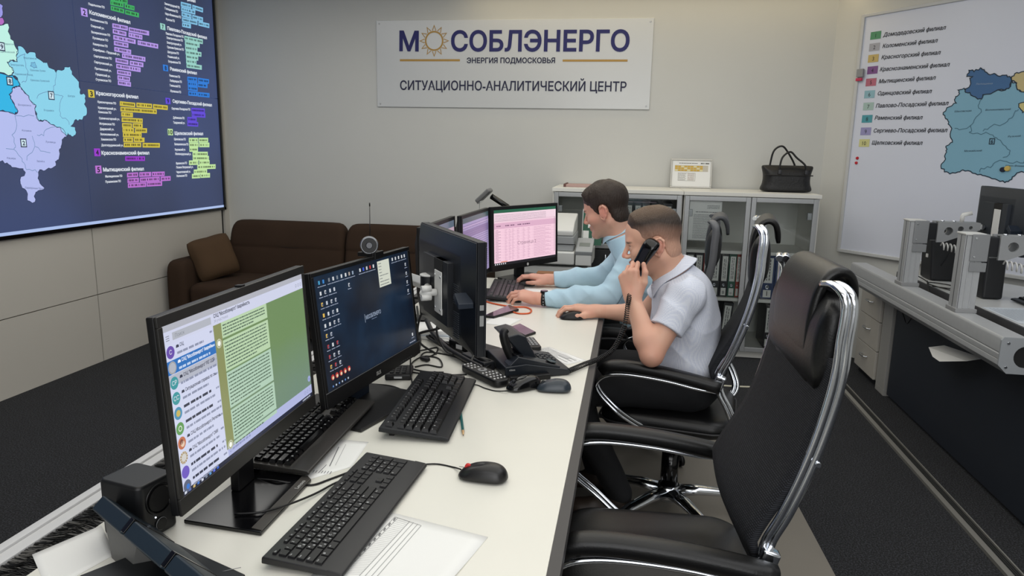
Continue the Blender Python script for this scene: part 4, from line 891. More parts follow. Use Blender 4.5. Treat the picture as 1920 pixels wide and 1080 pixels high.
def icon(u, v, c=(226, 228, 230), c2=None, k=0):
    s.rect(u - .008, v - .019, u + .006, v + .013, c, 3)
    if c2: s.rect(u - .003, v - .010, u + .008, v + .010, c2, 4)
    s.words(u - .017, v + .036, .034, .007, (150, 160, 180), k)
W, Bq, Y, Rq = (206, 210, 214), (70, 150, 190), (226, 186, 84), (190, 60, 60)
for i, (u, c) in enumerate(zip((.043, .08, .13, .168, .205, .245, .285, .32, .355), (Bq, (60, 130, 200), (120, 126, 134), W, (120, 130, 140), W, W, (170, 160, 150), (140, 156, 176)))): icon(u, .062, c, None, i)
for i, (u, c) in enumerate(zip((.43, .466, .502, .538, .575), (W, (60, 90, 210), W, Rq, W))): icon(u, .06, c, None, i + 20)
for i, u in enumerate((.80, .84, .88, .92, .955)): icon(u, .05, W, None, i + 30)
for i, v in enumerate((.142, .237, .33, .425)): icon(.957, v, W, (90, 100, 120), i + 40)
icon(.306, .16, W, (60, 70, 90), 3); icon(.95, .90, W, None, 77)
for r_, v in enumerate((.155, .25, .345, .437, .525, .62, .712, .80)):
    for c_, u in enumerate((.045, .086, .128, .166)[:4 if r_ < 4 else 3]):
        if r_ == 4 and c_ == 2: continue
        icon(u + r_*.0015, v, (W, Y, Bq, (190, 196, 206), Rq)[(rr.choice((0, 0, 0, 1, 3)) if r_ < 5 else rr.choice((0, 4, 1, 0)))], rr.choice((None, (80, 90, 110))), r_*7 + c_)
for c_ in range(5): s.disc(.056 + c_*.038, .892, .014, (176, 52, 48), 3); s.disc(.058 + c_*.038, .898, .008, (226, 206, 170), 4)
s.rect(.618, .026, .755, .283, (206, 210, 196), 3)
for k in range(8): s.words(.63, .055 + k*.03, .03 + .075*(k in (4, 6, 7)), .008, (110, 116, 116), k, 4)
s.line([(.422, .475), (.422, .555)], .0025, (170, 182, 200)); s.text('МОСОБЛЭНЕРГО', .432, .53, .038, (150, 164, 186), .165, bold=.0005); s.words(.49, .552, .06, .006, (110, 124, 150), 5)
for k in range(6): s.rect(.045 + .028*k, .962, .055 + .028*k, .978, (190, 200, 210) if k % 2 else (90, 130, 190), 3)
s.words(.90, .978, .08, .010, (150, 158, 176), 4)
art.build('screen_picture', o, 'lit dark desktop with icons')
tt = MB(); tt.T = T; V, Fc = glyphs('/SUS'); sc = .0105/.73; tt.add([(-.02 + v[0]*sc, -.0046, .012 + v[1]*sc) for v in V], Fc, False); tt.build('lettering', lgrey_pl, o)
mb = MB(); mb.T = T
mb.box((-.27, -.0048, .0388), (.27, -.0038, .0402)); mb.build('trim_line', M('trim_silver', (150, 152, 156), .3, .6), o)
mb = MB(); mb.T = T
for k in range(6): mb.box((.13 + .014*k, -.0045, .006), (.137 + .014*k, -.0038, .009))
mb.build('button', M('btn', (60, 62, 66), .4), o, kind='stuff')
MB().box((-.10, .03, .006), (.0, .055, .20)).build('stand_neck', navy_pl, o, bevel=.004)
MB().prism([(-.255, -.085), (.045, -.125), (.07, .07), (-.24, .09)], 0, .009).build('stand_base', M('stand_black', (22, 22, 23), .38, bump=(30, .05, .001)), o, bevel=.0015)

# --- monitor seen from behind, on a white arm
o, T, art, sw, sh = monitor('monitor', 'monitor seen from behind, held by a white arm over the desk', 'monitor', (-.53, 2.12), 122.4, .56, .325, .118, 0, .042, (.014, .014, .024), M('monitor_back', (17, 20, 26), .38, bump=(500, .2, .0006)), .03, EM(150, 150, 168), 'hp')
Dm = o; DT = T
mb = MB(); yb_ = .042*.62 + .042
mb.T = T; mb.box((-.105, yb_ - .018, .105), (-.022, yb_ + .001, .25)); mb.build('mount_recess', dark_gap, o)
mb = MB(); mb.T = T; mb.box((-.102, yb_ - .004, .085), (-.03, yb_ + .003, .215)); pl = mb.build('mount_plate', white_metal, o, bevel=.002)
mb = MB(); mb.T = T
for x in (-.092, -.04):
    for z in (.1, .2): mb.cyl((x, yb_ + .003, z), (x, yb_ + .0055, z), .004, .004, 10)
mb.build('bolts', chrome, pl, kind='stuff')
mb = MB(); mb.T = T
for k in range(26): 
    z = .035 + k*.0062
    if .115 < z < .13: continue
    mb.box((-.203, .042*.62 + .0225, z), (-.153, .042*.62 + .026, z + .0022))
mb.build('vent_slots', M('vent_edge', (52, 56, 64), .5), o)
mb = MB(); mb.T = T; mb.prism([(-.27, .14), (-.22, .165), (-.235, .18), (-.27, .155)], .03, .075, Matrix(((1, 0, 0, 0), (0, 0, 1, 0), (0, 1, 0, 0), (0, 0, 0, 1)))); mb.build('cable_hook', navy_pl, o, bevel=.002)
mb = MB(); mb.T = T; mb.box((-.281, .004, .135), (-.2795, .016, .15)).box((-.281, .004, .09), (-.2795, .016, .12)); mb.build('port', grey_pl, o)
# --- three monitors in an arc before the far operator
o, T, art, sw, sh = monitor('monitor', 'left monitor of the arc facing the far man, nearest to the back turned one', 'monitor', (-.752, 2.81), 90., .51, .335, .066, 2, .034, (.016, .016, .026), black_pl, .03, EM(150, 152, 172))
s = Scr(art, sw, sh); s.rect(0, 0, 1, .1, (92, 104, 120)); s.rect(0, .1, 1, .22, (186, 160, 176), 2); s.rect(0, .22, 1, .26, (110, 130, 190), 2)
for k in range(14): s.words(.03, .32 + k*.045, .9, .012, (118, 116, 134), k)
art.build('screen_picture', o); stand(o, .04, .2)
o, T, art, sw, sh = monitor('monitor', 'middle monitor of the arc facing the far man, with a dim purple table', 'monitor', (-.712, 3.325), 87.5, .51, .335, .066, 2, .034, (.016, .016, .026), black_pl, .03, EM(150, 138, 178))
s = Scr(art, sw, sh); s.rect(0, 0, 1, .08, (58, 80, 84)); s.rect(0, .12, 1, .17, (168, 150, 186), 2); s.rect(0, .2, 1, .32, (120, 104, 146), 2)
for k in range(22): s.words(.02, .13 + k*.037, .95, .012, (112, 98, 138), k, 4)
art.build('screen_picture', o); stand(o, .04, .2)
o, T, art, sw, sh = monitor('monitor', 'monitor with a bright pink spreadsheet in front of the far man', 'monitor', (-.543, 3.815), 58.3, .556, .338, .065, 2, .034, (.018, .017, .030), black_pl, .03, EM(246, 206, 222))
s = Scr(art, sw, sh); gr = (150, 116, 140)
s.rect(0, 0, 1, .055, (36, 96, 70), 2); s.rect(0, .055, 1, .19, (242, 214, 226), 2); s.rect(0, .19, 1, .225, (236, 204, 218), 2); s.rect(0, .235, 1, .34, (222, 176, 200), 2)
for k in range(5): s.words(.02, .10 + k*.025, .9, .008, (170, 146, 160), k, 4, .9)
for u in (.04, .17, .25, .36, .44, .50): s.words(u, .30, .06, .02, (130, 92, 120), int(u*99), 4)
for k in range(22):
    v = .37 + k*.026
    if k % 2: s.line([(0, v + .008), (.97, v + .008 - .0)], .0009, (206, 160, 186), 4)
    s.words(.02, v, .09, .008, gr, k, 5, .9 if k % 2 else .5)
    for j, u in enumerate((.16, .22, .27, .35, .44, .52, .62)): s.words(u, v, .045 if j < 6 else .33, .0075, (196, 150, 176), k*9 + j, 5, (.9, .6, .8)[(k + j) % 3])
for u in (.14, .2, .33, .42, .5, .6): s.line([(u, .235), (u, .94)], .0009, (206, 164, 188), 4)
s.text('Страница 2', .36, .66, .062, (150, 118, 136), .30, 6); s.rect(.975, .2, .982, .88, (160, 140, 150), 4)
s.rect(0, .955, 1, 1, (30, 28, 34), 4); s.rect(.1, .935, .2, .95, (220, 130, 96), 4)
for k in range(6): s.rect(.012 + .03*k, .966, .026 + .03*k, .988, (226, 226, 232), 5)
art.build('screen_picture', o, 'lit pink spreadsheet'); stand(o, .04, .2, (.26, .2), .07, None, 0.0)
mb = MB(); mb.T = T; mb.cyl((0.01, -.0038, .014), (.01, -.0046, .014), .008, .008, 20); mb.build('logo', lgrey_pl, o)
# white arms holding the monitors
ar = thing('swivel_mount', 'white monitor arm bolted to the back of the turned monitor', 'monitor arm', (-.90, 2.42, DZ))
plate = np.array(root_matrix(Dm) @ (DT @ Vector((-.066, yb_ + .004, .15)))); nb = np.array(root_matrix(Dm).to_3x3() @ Vector((0, 1, 0)))
jn = plate + nb*.045 + np.array([0, 0, .0]); el = np.array([-.612, 2.128, jn[2]])
MB().box((-.928, 2.375, DZ + .0006), (-.865, 2.465, 1.05)).build('post', alu, ar, world=True, bevel=.003)
mb = MB(); d_ = el - np.array([-.88, 2.42, el[2]]); mb.tube([(-.88, 2.42, el[2] - .005), tuple(el)], .017, 4, flat=(1.3, .8)); mb.build('arm', white_metal, ar, world=True, bevel=.004)
MB().cyl(el + [0, 0, -.03], el + [0, 0, .03], .026, None, 20).build('joint', dark_pl, ar, world=True, bevel=.002); MB().cyl(el + [0, 0, .03], el + [0, 0, .036], .028, None, 20).cyl(el + [0, 0, -.038], el + [0, 0, -.03], .028, None, 20).build('joint_cap', white_metal, ar, world=True, bevel=.002)
mb = MB(); mb.tube([tuple(el), tuple(jn), tuple(plate + nb*.004)], .011, 8); mb.cyl(plate + [0, 0, .012] + nb*.02, plate + [0, 0, .012] + nb*.05, .010).cyl(plate + [0, 0, -.014] + nb*.02, plate + [0, 0, -.014] + nb*.05, .010); mb.build('knuckle', white_metal, ar, world=True)
a2 = MB(); a2.tube([(-.885, 2.46, 1.00), (-.845, 2.55, 1.00)], .03, 4, flat=(1.3, .7)); a2.box((-.87, 2.49, 1.02), (-.845, 2.52, 1.06)); a2.build('arm', white_metal, ar, world=True, bevel=.004)
mb = MB()
for k in range(5): q = np.array([-.76 - .012*k, 2.22 + .03*k, el[2] - .05 - .012*k]); mb.tube([q + [.018*math.cos(t), .004*t/3, .018*math.sin(t)] for t in np.linspace(0, 2*PI, 14)], .005, 6)
mb.build('cable_spiral', lgrey_pl, ar, world=True)

# ================================================================ keyboards
ROWS = [[(0, 1)] + [(2 + i, 1) for i in range(4)] + [(6.5 + i, 1) for i in range(4)] + [(11 + i, 1) for i in range(4)] + [(15.25 + i, 1) for i in range(3)],
        [(i, 1) for i in range(13)] + [(13, 2)] + [(15.25 + i, 1) for i in range(3)] + [(18.5 + i, 1) for i in range(4)],
        [(0, 1.5)] + [(1.5 + i, 1) for i in range(12)] + [(13.5, 1.5)] + [(15.25 + i, 1) for i in range(3)] + [(18.5 + i, 1) for i in range(3)] + [(21.5, 1, 2)],
        [(0, 1.75)] + [(1.75 + i, 1) for i in range(11)] + [(12.75, 2.25)] + [(18.5 + i, 1) for i in range(3)],
        [(0, 2.25)] + [(2.25 + i, 1) for i in range(10)] + [(12.25, 2.75)] + [(16.25, 1)] + [(18.5 + i, 1) for i in range(3)] + [(21.5, 1, 2)],
        [(0, 1.25), (1.25, 1.25), (2.5, 1.25), (3.75, 6.25), (10, 1.25), (11.25, 1.25), (12.5, 1.25), (13.75, 1.25)] + [(15.25 + i, 1) for i in range(3)] + [(18.5, 2), (20.5, 1)]]
LET = [['Esc'] + ['F%d' % i for i in range(1, 13)], list('`1234567890-=') + ['←'], ['Tab'] + list('QWERTYUIOP[]\\'), ['Caps'] + list('ASDFGHJKL;\'') + ['↵'], ['Shift'] + list('ZXCVBNM,./') + ['Shift'], ['Ctrl', '⊞', 'Alt', '', 'Alt', '⊞', '≡', 'Ctrl']]
CYR = [[], [], [''] + list('ЙЦУКЕНГШЩЗХЪ'), [''] + list('ФЫВАПРОЛДЖЭ'), [''] + list('ЯЧСМИТЬБЮ')]
NUM = {(1, 18.5): 'N', (1, 19.5): '/', (1, 20.5): '*', (1, 21.5): '-', (2, 18.5): '7', (2, 19.5): '8', (2, 20.5): '9', (3, 18.5): '4', (3, 19.5): '5', (3, 20.5): '6', (4, 18.5): '1', (4, 19.5): '2', (4, 20.5): '3', (5, 18.5): '0', (5, 20.5): '.', (2, 21.5): '+'}
def keyboard(label, loc, yaw, L, Dp, z0, z1, style='flat', detail=True, wrist=.03, key_h=.0035, group=None, rows_h=None, body=None, key=None):
    """local: x along the rows, y from the front (0) to the back, tilted up at the back"""
    o = thing('keyboard', label, 'keyboard', (loc[0], loc[1], (loc[2] if len(loc) > 2 else DZ) + .0006), math.radians(yaw), group)
    tl = math.atan2(z1 - z0, Dp); T = Matrix.Translation((-L/2, -Dp/2, z0)) @ Matrix.Rotation(tl, 4, 'X')
    b = MB(); b.T = T
    prof = [(0, -.009), (-.001, -.004), (.004, .0), (wrist, .0012), (wrist + .002, 0), (Dp - .004, 0), (Dp, -.003), (Dp, -.014), (.01, -.010)]
    Tp = Matrix(((0, 0, 1, 0), (1, 0, 0, 0), (0, 1, 0, 0), (0, 0, 0, 1)))
    b.prism(prof, 0, L, Tp); b.build('case', body or dark_pl, o, bevel=.0025, seg=3)
    if style == 'hp':                                       # raised band between function keys and letters
        r_ = MB(); r_.T = T; r_.box((.012, Dp - .055, 0), (L - .012, Dp - .046, .004)); r_.build('raised_band', body or dark_pl, o, bevel=.001)
    for x in (.03, L - .05):
        zf = z0 + math.sin(tl)*Dp - .014
        if zf > .004:
            f_ = MB(); f_.box((-L/2 + x, Dp/2 - .03, 0), (-L/2 + x + .022, Dp/2 - .018, zf + .002)); f_.build('foot', black_pl, o)
    mx = .010; u = (L - 2*mx)/22.5; y_top = Dp - .012; rh = (Dp - wrist - .018)/(6.2 if style == 'flat' else 6.6)
    km = key or black_pl; n = 0; rest = MB(); rest.T = T
    for r in range(6):
        fh = .62 if (r == 0 and style == 'flat') else 1.
        yb = y_top - (0 if r == 0 else rh*((.72 if style == 'flat' else 1.45) + (r - 1)))
        for ki, kd in enumerate(ROWS[r]):
            x0 = mx + kd[0]*u; w = kd[1]*u; hh = rh*fh*(1 if len(kd) < 3 else 2); g = .0014 if style == 'flat' else .0012; ins = .0008 if style == 'flat' else .0028
            k = MB() if detail else rest; k.T = T
            a = (x0 + g, yb - hh + g, x0 + w - g, yb - g); z = key_h
            lo = [(a[0], a[1], .0004), (a[2], a[1], .0004), (a[2], a[3], .0004), (a[0], a[3], .0004)]
            up = [(a[0] + ins, a[1] + ins, z), (a[2] - ins, a[1] + ins, z), (a[2] - ins, a[3] - ins*.6, z), (a[0] + ins, a[3] - ins*.6, z)]
            k.mat(0); k.loft([lo, up], True, True, False)
            if detail:
                k.mat(1); t = LET[r][ki] if ki < len(LET[r]) and kd[0] < 15 else NUM.get((r, kd[0]), '·' if kd[0] >= 15 else '')
                def put(ch, px, py, hc):
                    V, Fc = glyphs(ch)
                    if len(V): sc = hc/.73; k.add([(px + v[0]*sc, py + v[1]*sc, z + .00015) for v in V], Fc, False)
                hc = .0042 if len(t) == 1 else .0026
                if t: put(t, a[0] + ins + .0016, a[3] - ins*.6 - hc - .0014, hc)
                if r < len(CYR) and ki < len(CYR[r]) and CYR[r][ki] and kd[0] < 14: put(CYR[r][ki], a[2] - ins - .0052, a[1] + ins + .0012, .0036)
                n += 1
                if n <= 100: k.build('key', [km, white_pr], o, bevel=0)
                else: rest.v, rest.f, rest.mi, rest.sm = rest.v + [], rest.f, rest.mi, rest.sm; bq = len(rest.v); rest.v += k.v; rest.f += [[i + bq for i in q] for q in k.f]; rest.mi += k.mi; rest.sm += k.sm
    if rest.f:
        rest.build('keys', [km, white_pr], o, kind='stuff')
    return o
kb_dark = M('keyboard_dark', (34, 34, 36), .42, .1, bump=(700, .12, .0004)); kb_key = M('key_black', (20, 20, 22), .45, bump=(700, .1, .0003))
keyboard('nearest keyboard, flat black with white letters and a rounded front edge', (-.490, 1.196), 87.6, .428, .144, .013, .024, 'flat', True, .026, .0032, None, None, kb_dark, kb_key)
keyboard('black keyboard with raised rear feet beside the green pencil', (-.497, 1.765), 94., .452, .172, .014, .034, 'hp', True, .022, .0085, None, None, dark_pl, black_pl)
keyboard('dark keyboard tucked under the chat monitor', (-.722, 1.508, DZ + .0095), 92., .43, .165, .014, .026, 'hp', True, .036, .008, None, None, M('keyboard_bronze', (50, 48, 46), .33, .3), gloss_black)
keyboard('keyboard under the left hand of the man in the light blue shirt', (-.575, 3.385), 96., .45, .165, .012, .03, 'hp', False, .02, .008, None, None, dark_pl, M('key_grey', (46, 44, 46), .4))

# ================================================================ mice
def mouse(label, px, z, yaw, L=.108, W=.062, H=.036, mat=None, wheel=None, loc=None):
    p = atz(px[0], px[1], DZ + z) if loc is None else loc
    o = thing('mouse', label, 'computer mouse', (p[0], p[1], DZ + .0006), math.radians(yaw)); N = 20; mb = MB(); rings = []
    for k in range(9):                                      # stacked outlines, front towards +x
        t = k/8.; zz = H*math.sin(t*PI/2); sc = math.cos(t*PI/2)**.62 if k < 8 else .0; ring = []
        for i in range(N):
            a = 2*PI*i/N; ca, sa = math.cos(a), math.sin(a)
            x = L/2*math.copysign(abs(ca)**.8, ca)*sc - .008*t; y = W/2*math.copysign(abs(sa)**.85, sa)*sc*(1 - .10*(1 if abs(ca) < .4 else 0))
            hz = zz*(1 - .30*max(0, ca)*(1 - t*.6))
            ring.append((x, y, .001 + hz))
        rings.append(ring)
    mb.loft(rings, True, True, True); mb.build('body', mat or black_pl, o, sub=1)
    if wheel: 
        w_ = MB(); w_.cyl((L*.29, -.0035, H*.66), (L*.29, .0035, H*.66), .0070, None, 18); w_.build('scroll_wheel', wheel, o, bevel=.001, label='scroll wheel')
    s_ = MB(); s_.box((L*.16, -.0006, H*.58), (L*.47, .0006, H*.60)); s_.build('button_gap', dark_gap, o)
    return o
red = M('red_rubber', (196, 36, 36), .4)
mouse('black mouse with a red scroll wheel on the bare part of the desk', (905, 886), .015, 176, .112, .064, .036, M('mouse_black', (20, 19, 20), .35), red)
mouse('black mouse beside the desk phone, left of a second mouse', (982, 720), .015, 222, .118, .066, .038, gloss_black, dark_pl)
mouse('slate grey mouse beside the desk phone, right of a black mouse', (1038, 724), .015, 184, .105, .062, .036, M('mouse_slate', (44, 52, 60), .3), dark_pl)
mouse('black mouse under the right hand of the man on the phone', (1072, 592), .015, 186, .105, .06, .034, black_pl, dark_pl)
mouse('black mouse under the right hand of the far man', (985, 531), .015, 190, .105, .06, .034, black_pl, dark_pl)

# ================================================================ papers, pencil, pens
def sheet(name, label, corners, z=.0006, cat='paper', mat=None, curl=0):
    P = [atz(x, y, DZ + z) for x, y in corners]; c = sum(P)/4
    o = thing(name, label, cat, (c[0], c[1], DZ)); mb = MB(); N = 8; vs = []
    for j in range(N + 1):
        for i in range(N + 1):
            u, v = i/N, j/N; p = (P[0]*(1-u) + P[1]*u)*(1-v) + (P[3]*(1-u) + P[2]*u)*v
            vs.append((p[0], p[1], DZ + z + curl*max(0, u + v - 1.2)**2))
    fs = [(j*(N+1)+i, j*(N+1)+i+1, (j+1)*(N+1)+i+1, (j+1)*(N+1)+i) for j in range(N) for i in range(N)]
    mb.add(vs, fs, True); q = mb.build('sheet', mat or paper_m, o, world=True)
    sm_ = q.modifiers.new('thick', 'SOLIDIFY'); sm_.thickness = .0004; sm_.offset = 0
    ux = P[1] - P[0]; uy = P[0] - P[3]; n_ = np.cross(ux, uy)
    A_ = Art((P[3][0], P[3][1], DZ + z + .0003), ux, uy) if n_[2] > 0 else Art((P[3][0], P[3][1], DZ + z + .0003), ux, uy)
    if A_.n[2] < 0: A_.n = -A_.n
    A_.d0 = .0004; A_.step = .0002
    return o, A_, np.linalg.norm(ux), np.linalg.norm(uy), P
# nearest sheet with a table half under the keyboard
o, A_, w_, h_, P = sheet('paper_sheet', 'large white sheet with a printed table under the front edge of the nearest keyboard', [(720, 957), (915, 1007), (838, 1100), (560, 1100)], .0008, curl=.006)
gk = INK(110, 110, 112)
def pl(pts, w, m=gk): A_.line([(lambda p: ((p - A_.o) @ A_.ux, (p - A_.o) @ A_.uy))(atz(x, y, DZ)) for x, y in pts], w, m, 1)
Z4 = lambda x, y: (420 + x/3.556, 780 + y/3.556)
for pa, pb in (((1188, 684), (780, 1066)), ((1208, 690), (800, 1066)), ((1290, 712), (925, 1066)), ((1316, 718), (965, 1066)), ((1345, 728), (1010, 1066)), ((1370, 736), (1050, 1066))): pl([Z4(*pa), Z4(*pb)], .0007)
pl([Z4(1188, 684), Z4(1370, 736)], .0007)
for k in range(34):
    t = k/34; a = Z4(1208 - 408*t, 690 + 376*t); b = Z4(1290 - 365*t, 712 + 354*t); pl([a, b], .0005, INK(160, 160, 162))
    if k % 3 == 0: c2 = Z4(1190 - 405*t, 690 + 376*t); d2 = Z4(1178 - 405*t, 708 + 376*t); pl([c2, d2], .003, INK(120, 120, 122))
A_.build('print', o)
o, A_, w_, h_, P = sheet('paper_sheet', 'white printed sheet sticking out from under the chat monitor keyboard', [(622, 822), (691, 829), (660, 875), (560, 905)], .0006)
for k, (pa, pb) in enumerate((((985, 802), (860, 960)), ((1055, 778), (915, 950)))): A_.line([(lambda p: ((p - A_.o) @ A_.ux, (p - A_.o) @ A_.uy))(atz(440 + x/4.5, 660 + y/4.5, DZ)) for x, y in (pa, pb)], .0022 if k == 0 else .0006, INK(120, 120, 124), 1)
for k in range(7): 
    a_ = (690 + 26*k, 1020); b_ = (712 + 26*k + (k == 2)*70, 1000 - (k == 2)*50); A_.line([(lambda p: ((p - A_.o) @ A_.ux, (p - A_.o) @ A_.uy))(atz(440 + x/4.5, 660 + y/4.5, DZ)) for x, y in (a_, b_)], .0018, INK(130, 130, 134), 1)
A_.build('print', o)
o, A_, w_, h_, P = sheet('paper_sheet', 'printed form lying between the desk phone and the desk edge', [(1000, 655), (1030, 650), (1100, 676), (1062, 684)], .0006)
A_.build('print', o)
G3 = [P[0]*(1-u) + P[1]*u for u in (0, 1)]
FA = Art((P[0][0], P[0][1], DZ + .0012), P[3] - P[0], P[1] - P[0]);
if FA.n[2] < 0: FA.n = -FA.n
FA.d0 = .0004; lw = np.linalg.norm(P[3] - P[0]); lh = np.linalg.norm(P[1] - P[0])
for k in range(9): FA.words((lw*.06, lh*(.12 + k*.085)), lw*(.85 if k % 3 else .5), lh*.03, INK(150, 150, 152), 1, seed=k)
FA.rect((lw*.5, lh*.55), (lw*.75, lh*.85), INK(190, 190, 190), 2); FA.line([(lw*.04, lh*.06), (lw*.95, lh*.06), (lw*.95, lh*.94), (lw*.04, lh*.94), (lw*.04, lh*.06)], .0008, INK(150, 150, 152), 1)
FA.build('print', o)
o, A_, w_, h_, P = sheet('paper_sheet', 'white sheet beside the dark smartphones on the desk', [(925, 592), (980, 598), (952, 612), (905, 606)], .0006)
o, A_, w_, h_, P = sheet('paper_sheet', 'white sheet under the forearms of the man in the light blue shirt', [(985, 540), (1090, 546), (1060, 553), (975, 551)], .0006)
o, A_, w_, h_, P = sheet('paper_sheet', 'folded white sheet at the brush strip left of the black speaker', [(60, 1040), (190, 985), (215, 1040), (90, 1110)], .0006)
pn = thing('pencil', 'green pencil lying beside the raised keyboard', 'pencil', atz(866, 795, DZ + .004)); a = atz(863, 768, DZ + .0045); b = atz(868, 808, DZ + .0045); c_ = atz(869, 818, DZ + .004)
MB().cyl(a, b, .0037, None, 6, False).build('shaft', M('pencil_green', (22, 92, 92), .4), pn, world=True); MB().cyl(b, b + (c_ - b)*.72, .0037, .0012, 8).build('sharpened_tip', M('pencil_wood', (206, 168, 122), .7), pn, world=True); MB().cyl(b + (c_ - b)*.72, c_, .0012, .0002, 6).build('lead', gloss_black, pn, world=True)
MB().cyl(a - (b - a)*.10, a, .0037, None, 8).build('ferrule', alu, pn, world=True)
pe = thing('pen', 'dark pen lying on the sheet behind the watch wrist', 'pen', atz(1030, 551, DZ + .006)); MB().cyl(atz(1010, 549, DZ + .006), atz(1046, 554, DZ + .006), .0045, .004, 10).build('barrel', navy_pl, pe, world=True)
MB().cyl(atz(1010, 549, DZ + .006), atz(1006, 548.4, DZ + .006), .004, .001, 10).build('tip', gloss_black, pe, world=True)
# ================================================================ small devices on the white desk
def place(mb, o, name, mat, **k): return mb.build(name, mat, o, world=True, **k)
def frame2(o, ax, z=None):
    """matrix with local x along ax (horizontal), origin o"""
    a = math.atan2(ax[1], ax[0]); return Matrix.Translation([float(v) for v in o]) @ Matrix.Rotation(a, 4, 'Z')
# webcam on the second monitor
wc = thing('webcam', 'round black webcam with a silver ring clipped on top of the dark desktop monitor', 'webcam', (-.662, 1.80, 1.155))
fw_ = _n(np.array([.66, -1.75, .12])); cc = np.array([-.678, 1.79, 1.187])
mb = MB(); mb.cyl(cc - fw_*.028, cc + fw_*.018, .024, .026, 24); place(mb, wc, 'head', gloss_black, bevel=.003)
mb = MB(); mb.cyl(cc + fw_*.016, cc + fw_*.021, .0262, .0235, 28); place(mb, wc, 'ring', M('ring_silver', (120, 122, 126), .3, .9), bevel=.001)
mb = MB(); mb.cyl(cc + fw_*.019, cc + fw_*.0225, .0222, .0212, 24); place(mb, wc, 'lens_face', black_pl)
mb = MB(); mb.cyl(cc + fw_*.022, cc + fw_*.024, .010, .008, 20); place(mb, wc, 'lens', M('lens', (20, 24, 40), .03))
mb = MB(); mb.cbox((-.680, 1.80, 1.1615), (.05, .055, .012), Matrix.Rotation(math.radians(-8), 3, 'Z')); mb.cbox((-.655, 1.80, 1.158), (.008, .05, .022), Matrix.Rotation(math.radians(-8), 3, 'Z')); mb.cyl((-.683, 1.80, 1.150), (-.672, 1.795, 1.17), .010); place(mb, wc, 'clip', black_pl, bevel=.002)
wc.location = wc.location + Vector((-.041, .108, -.0165))
# hand radio with a thin aerial behind the monitors
rd = thing('radio', 'hand radio with a thin black aerial standing behind the dark desktop monitor', 'radio', (-.80, 2.28, DZ))
b_ = aty(694, 472, 2.28); t_ = aty(693, 380, 2.28)
MB().cbox((b_[0], 2.28, DZ + .09), (.06, .035, .18)).build('body', black_pl, rd, world=True, bevel=.006)
MB().cyl((b_[0], 2.28, DZ + .18), (b_[0], 2.28, b_[2]), .004, .0035, 10).cyl((b_[0], 2.28, b_[2]), (t_[0], 2.28, t_[2]), .0016, .0012, 8).cyl((t_[0], 2.28, t_[2] - .012), (t_[0], 2.28, t_[2]), .0022, .0022, 8).build('aerial', gloss_black, rd, world=True)
# loudspeaker
sp = thing('speaker', 'small black loudspeaker at the brush strip beside the chat monitor', 'speaker', (-.848, 1.062, DZ), math.radians(-12))
SW, SD, SH = .080, .098, .106
mb = MB(); mb.prism(rrect(SD, SW, .012, 5), .0, SH); mb.build('cabinet', M('speaker_black', (20, 21, 23), .45, bump=(600, .15, .0005)), sp, bevel=.006, seg=3)
def face(r, x, mat, name, z, y=0, h=.002, par=sp): 
    m_ = MB(); m_.cyl((x, y, z), (x + h, y, z), r, r*.96, 28); return m_.build(name, mat, par, bevel=.0006)
face(.029, SD/2, black_pl, 'driver_rim', .070); 
mb = MB(); mb.lathe([(.025, .0025), (.021, -.002), (.011, -.008), (.010, -.004), (.0, -.002)], 28, Matrix.Translation((SD/2 + .002, 0, .070)) @ Matrix.Rotation(PI/2, 4, 'Y'), cap=False); mb.build('driver_cone', gloss_black, sp)
mb = MB(); mb.tube([(SD/2 + .002, .011*math.cos(t), .022 + .011*math.sin(t)) for t in np.linspace(0, 2*PI, 25)[:-1]], .0009, 6, closed=True); mb.build('volume_ring', grey_pl, sp)
mb = MB(); mb.cyl((SD/2, 0, .022), (SD/2 + .004, 0, .022), .0105, .011, 24); mb.build('volume_knob', black_pl, sp, bevel=.001)
mb = MB(); mb.cyl((SD/2, -.010, .038), (SD/2 + .001, -.010, .038), .0014, None, 10); mb.build('power_light', M('led_white', (230, 240, 255), .3, emit=3), sp)
# telephone at the near left corner, seen from behind: a long tilted slab of three hinged panels on a dark base
tp = thing('telephone', 'dark desk telephone with tilted panels at the near left picture corner', 'telephone', (-.76, .95, DZ))
pA, pB = np.array([-.88, 1.0, .832]), np.array([-.545, .80, .842]); ax = _n(pB - pA); nrm_ = np.cross(ax, [0, 0, 1]); nrm_ = _n(np.array([nrm_[0], nrm_[1], 0])) # towards the camera side
back_dir = _n(np.array([-nrm_[0]*0 + .30, .42, -.62]))       # slab face falls towards the user side
L_ = np.linalg.norm(pB - pA); up_f = _n(np.cross(ax, _n(np.array([.5, .86, 0]))))
Rm = Matrix(((ax[0], 0, 0), (ax[1], 0, 0), (ax[2], 0, 0)))
hx = _n(np.array([ax[0], ax[1], 0])); hy = np.array([-hx[1], hx[0], 0])    # hy points away from the camera
til = math.radians(48); dn = hy*math.cos(til)*1.0 - np.array([0, 0, 1])*math.sin(til); th = np.cross(hx, dn)
def slabp(u0, u1, v0, v1, w0, w1, mb):
    vs = [pA + hx*u + dn*v + th*w for w in (w0, w1) for u, v in ((u0, v0), (u1, v0), (u1, v1), (u0, v1))]
    return mb.add(vs, [(0, 3, 2, 1), (4, 5, 6, 7), (0, 1, 5, 4), (1, 2, 6, 5), (2, 3, 7, 6), (3, 0, 4, 7)], False)
slate = M('phone_slate', (30, 42, 52), .4)
for u0, u1 in ((0, .118), (.128, .262), (.272, .40)): slabp(u0, u1, 0, .10, -.014, .014, MB()).build('panel', slate, tp, world=True, bevel=.004)
for u in (.118, .262): slabp(u - .001, u + .011, -.001, .09, -.010, .0148, MB()).build('hinge', gloss_black, tp, world=True, bevel=.001)
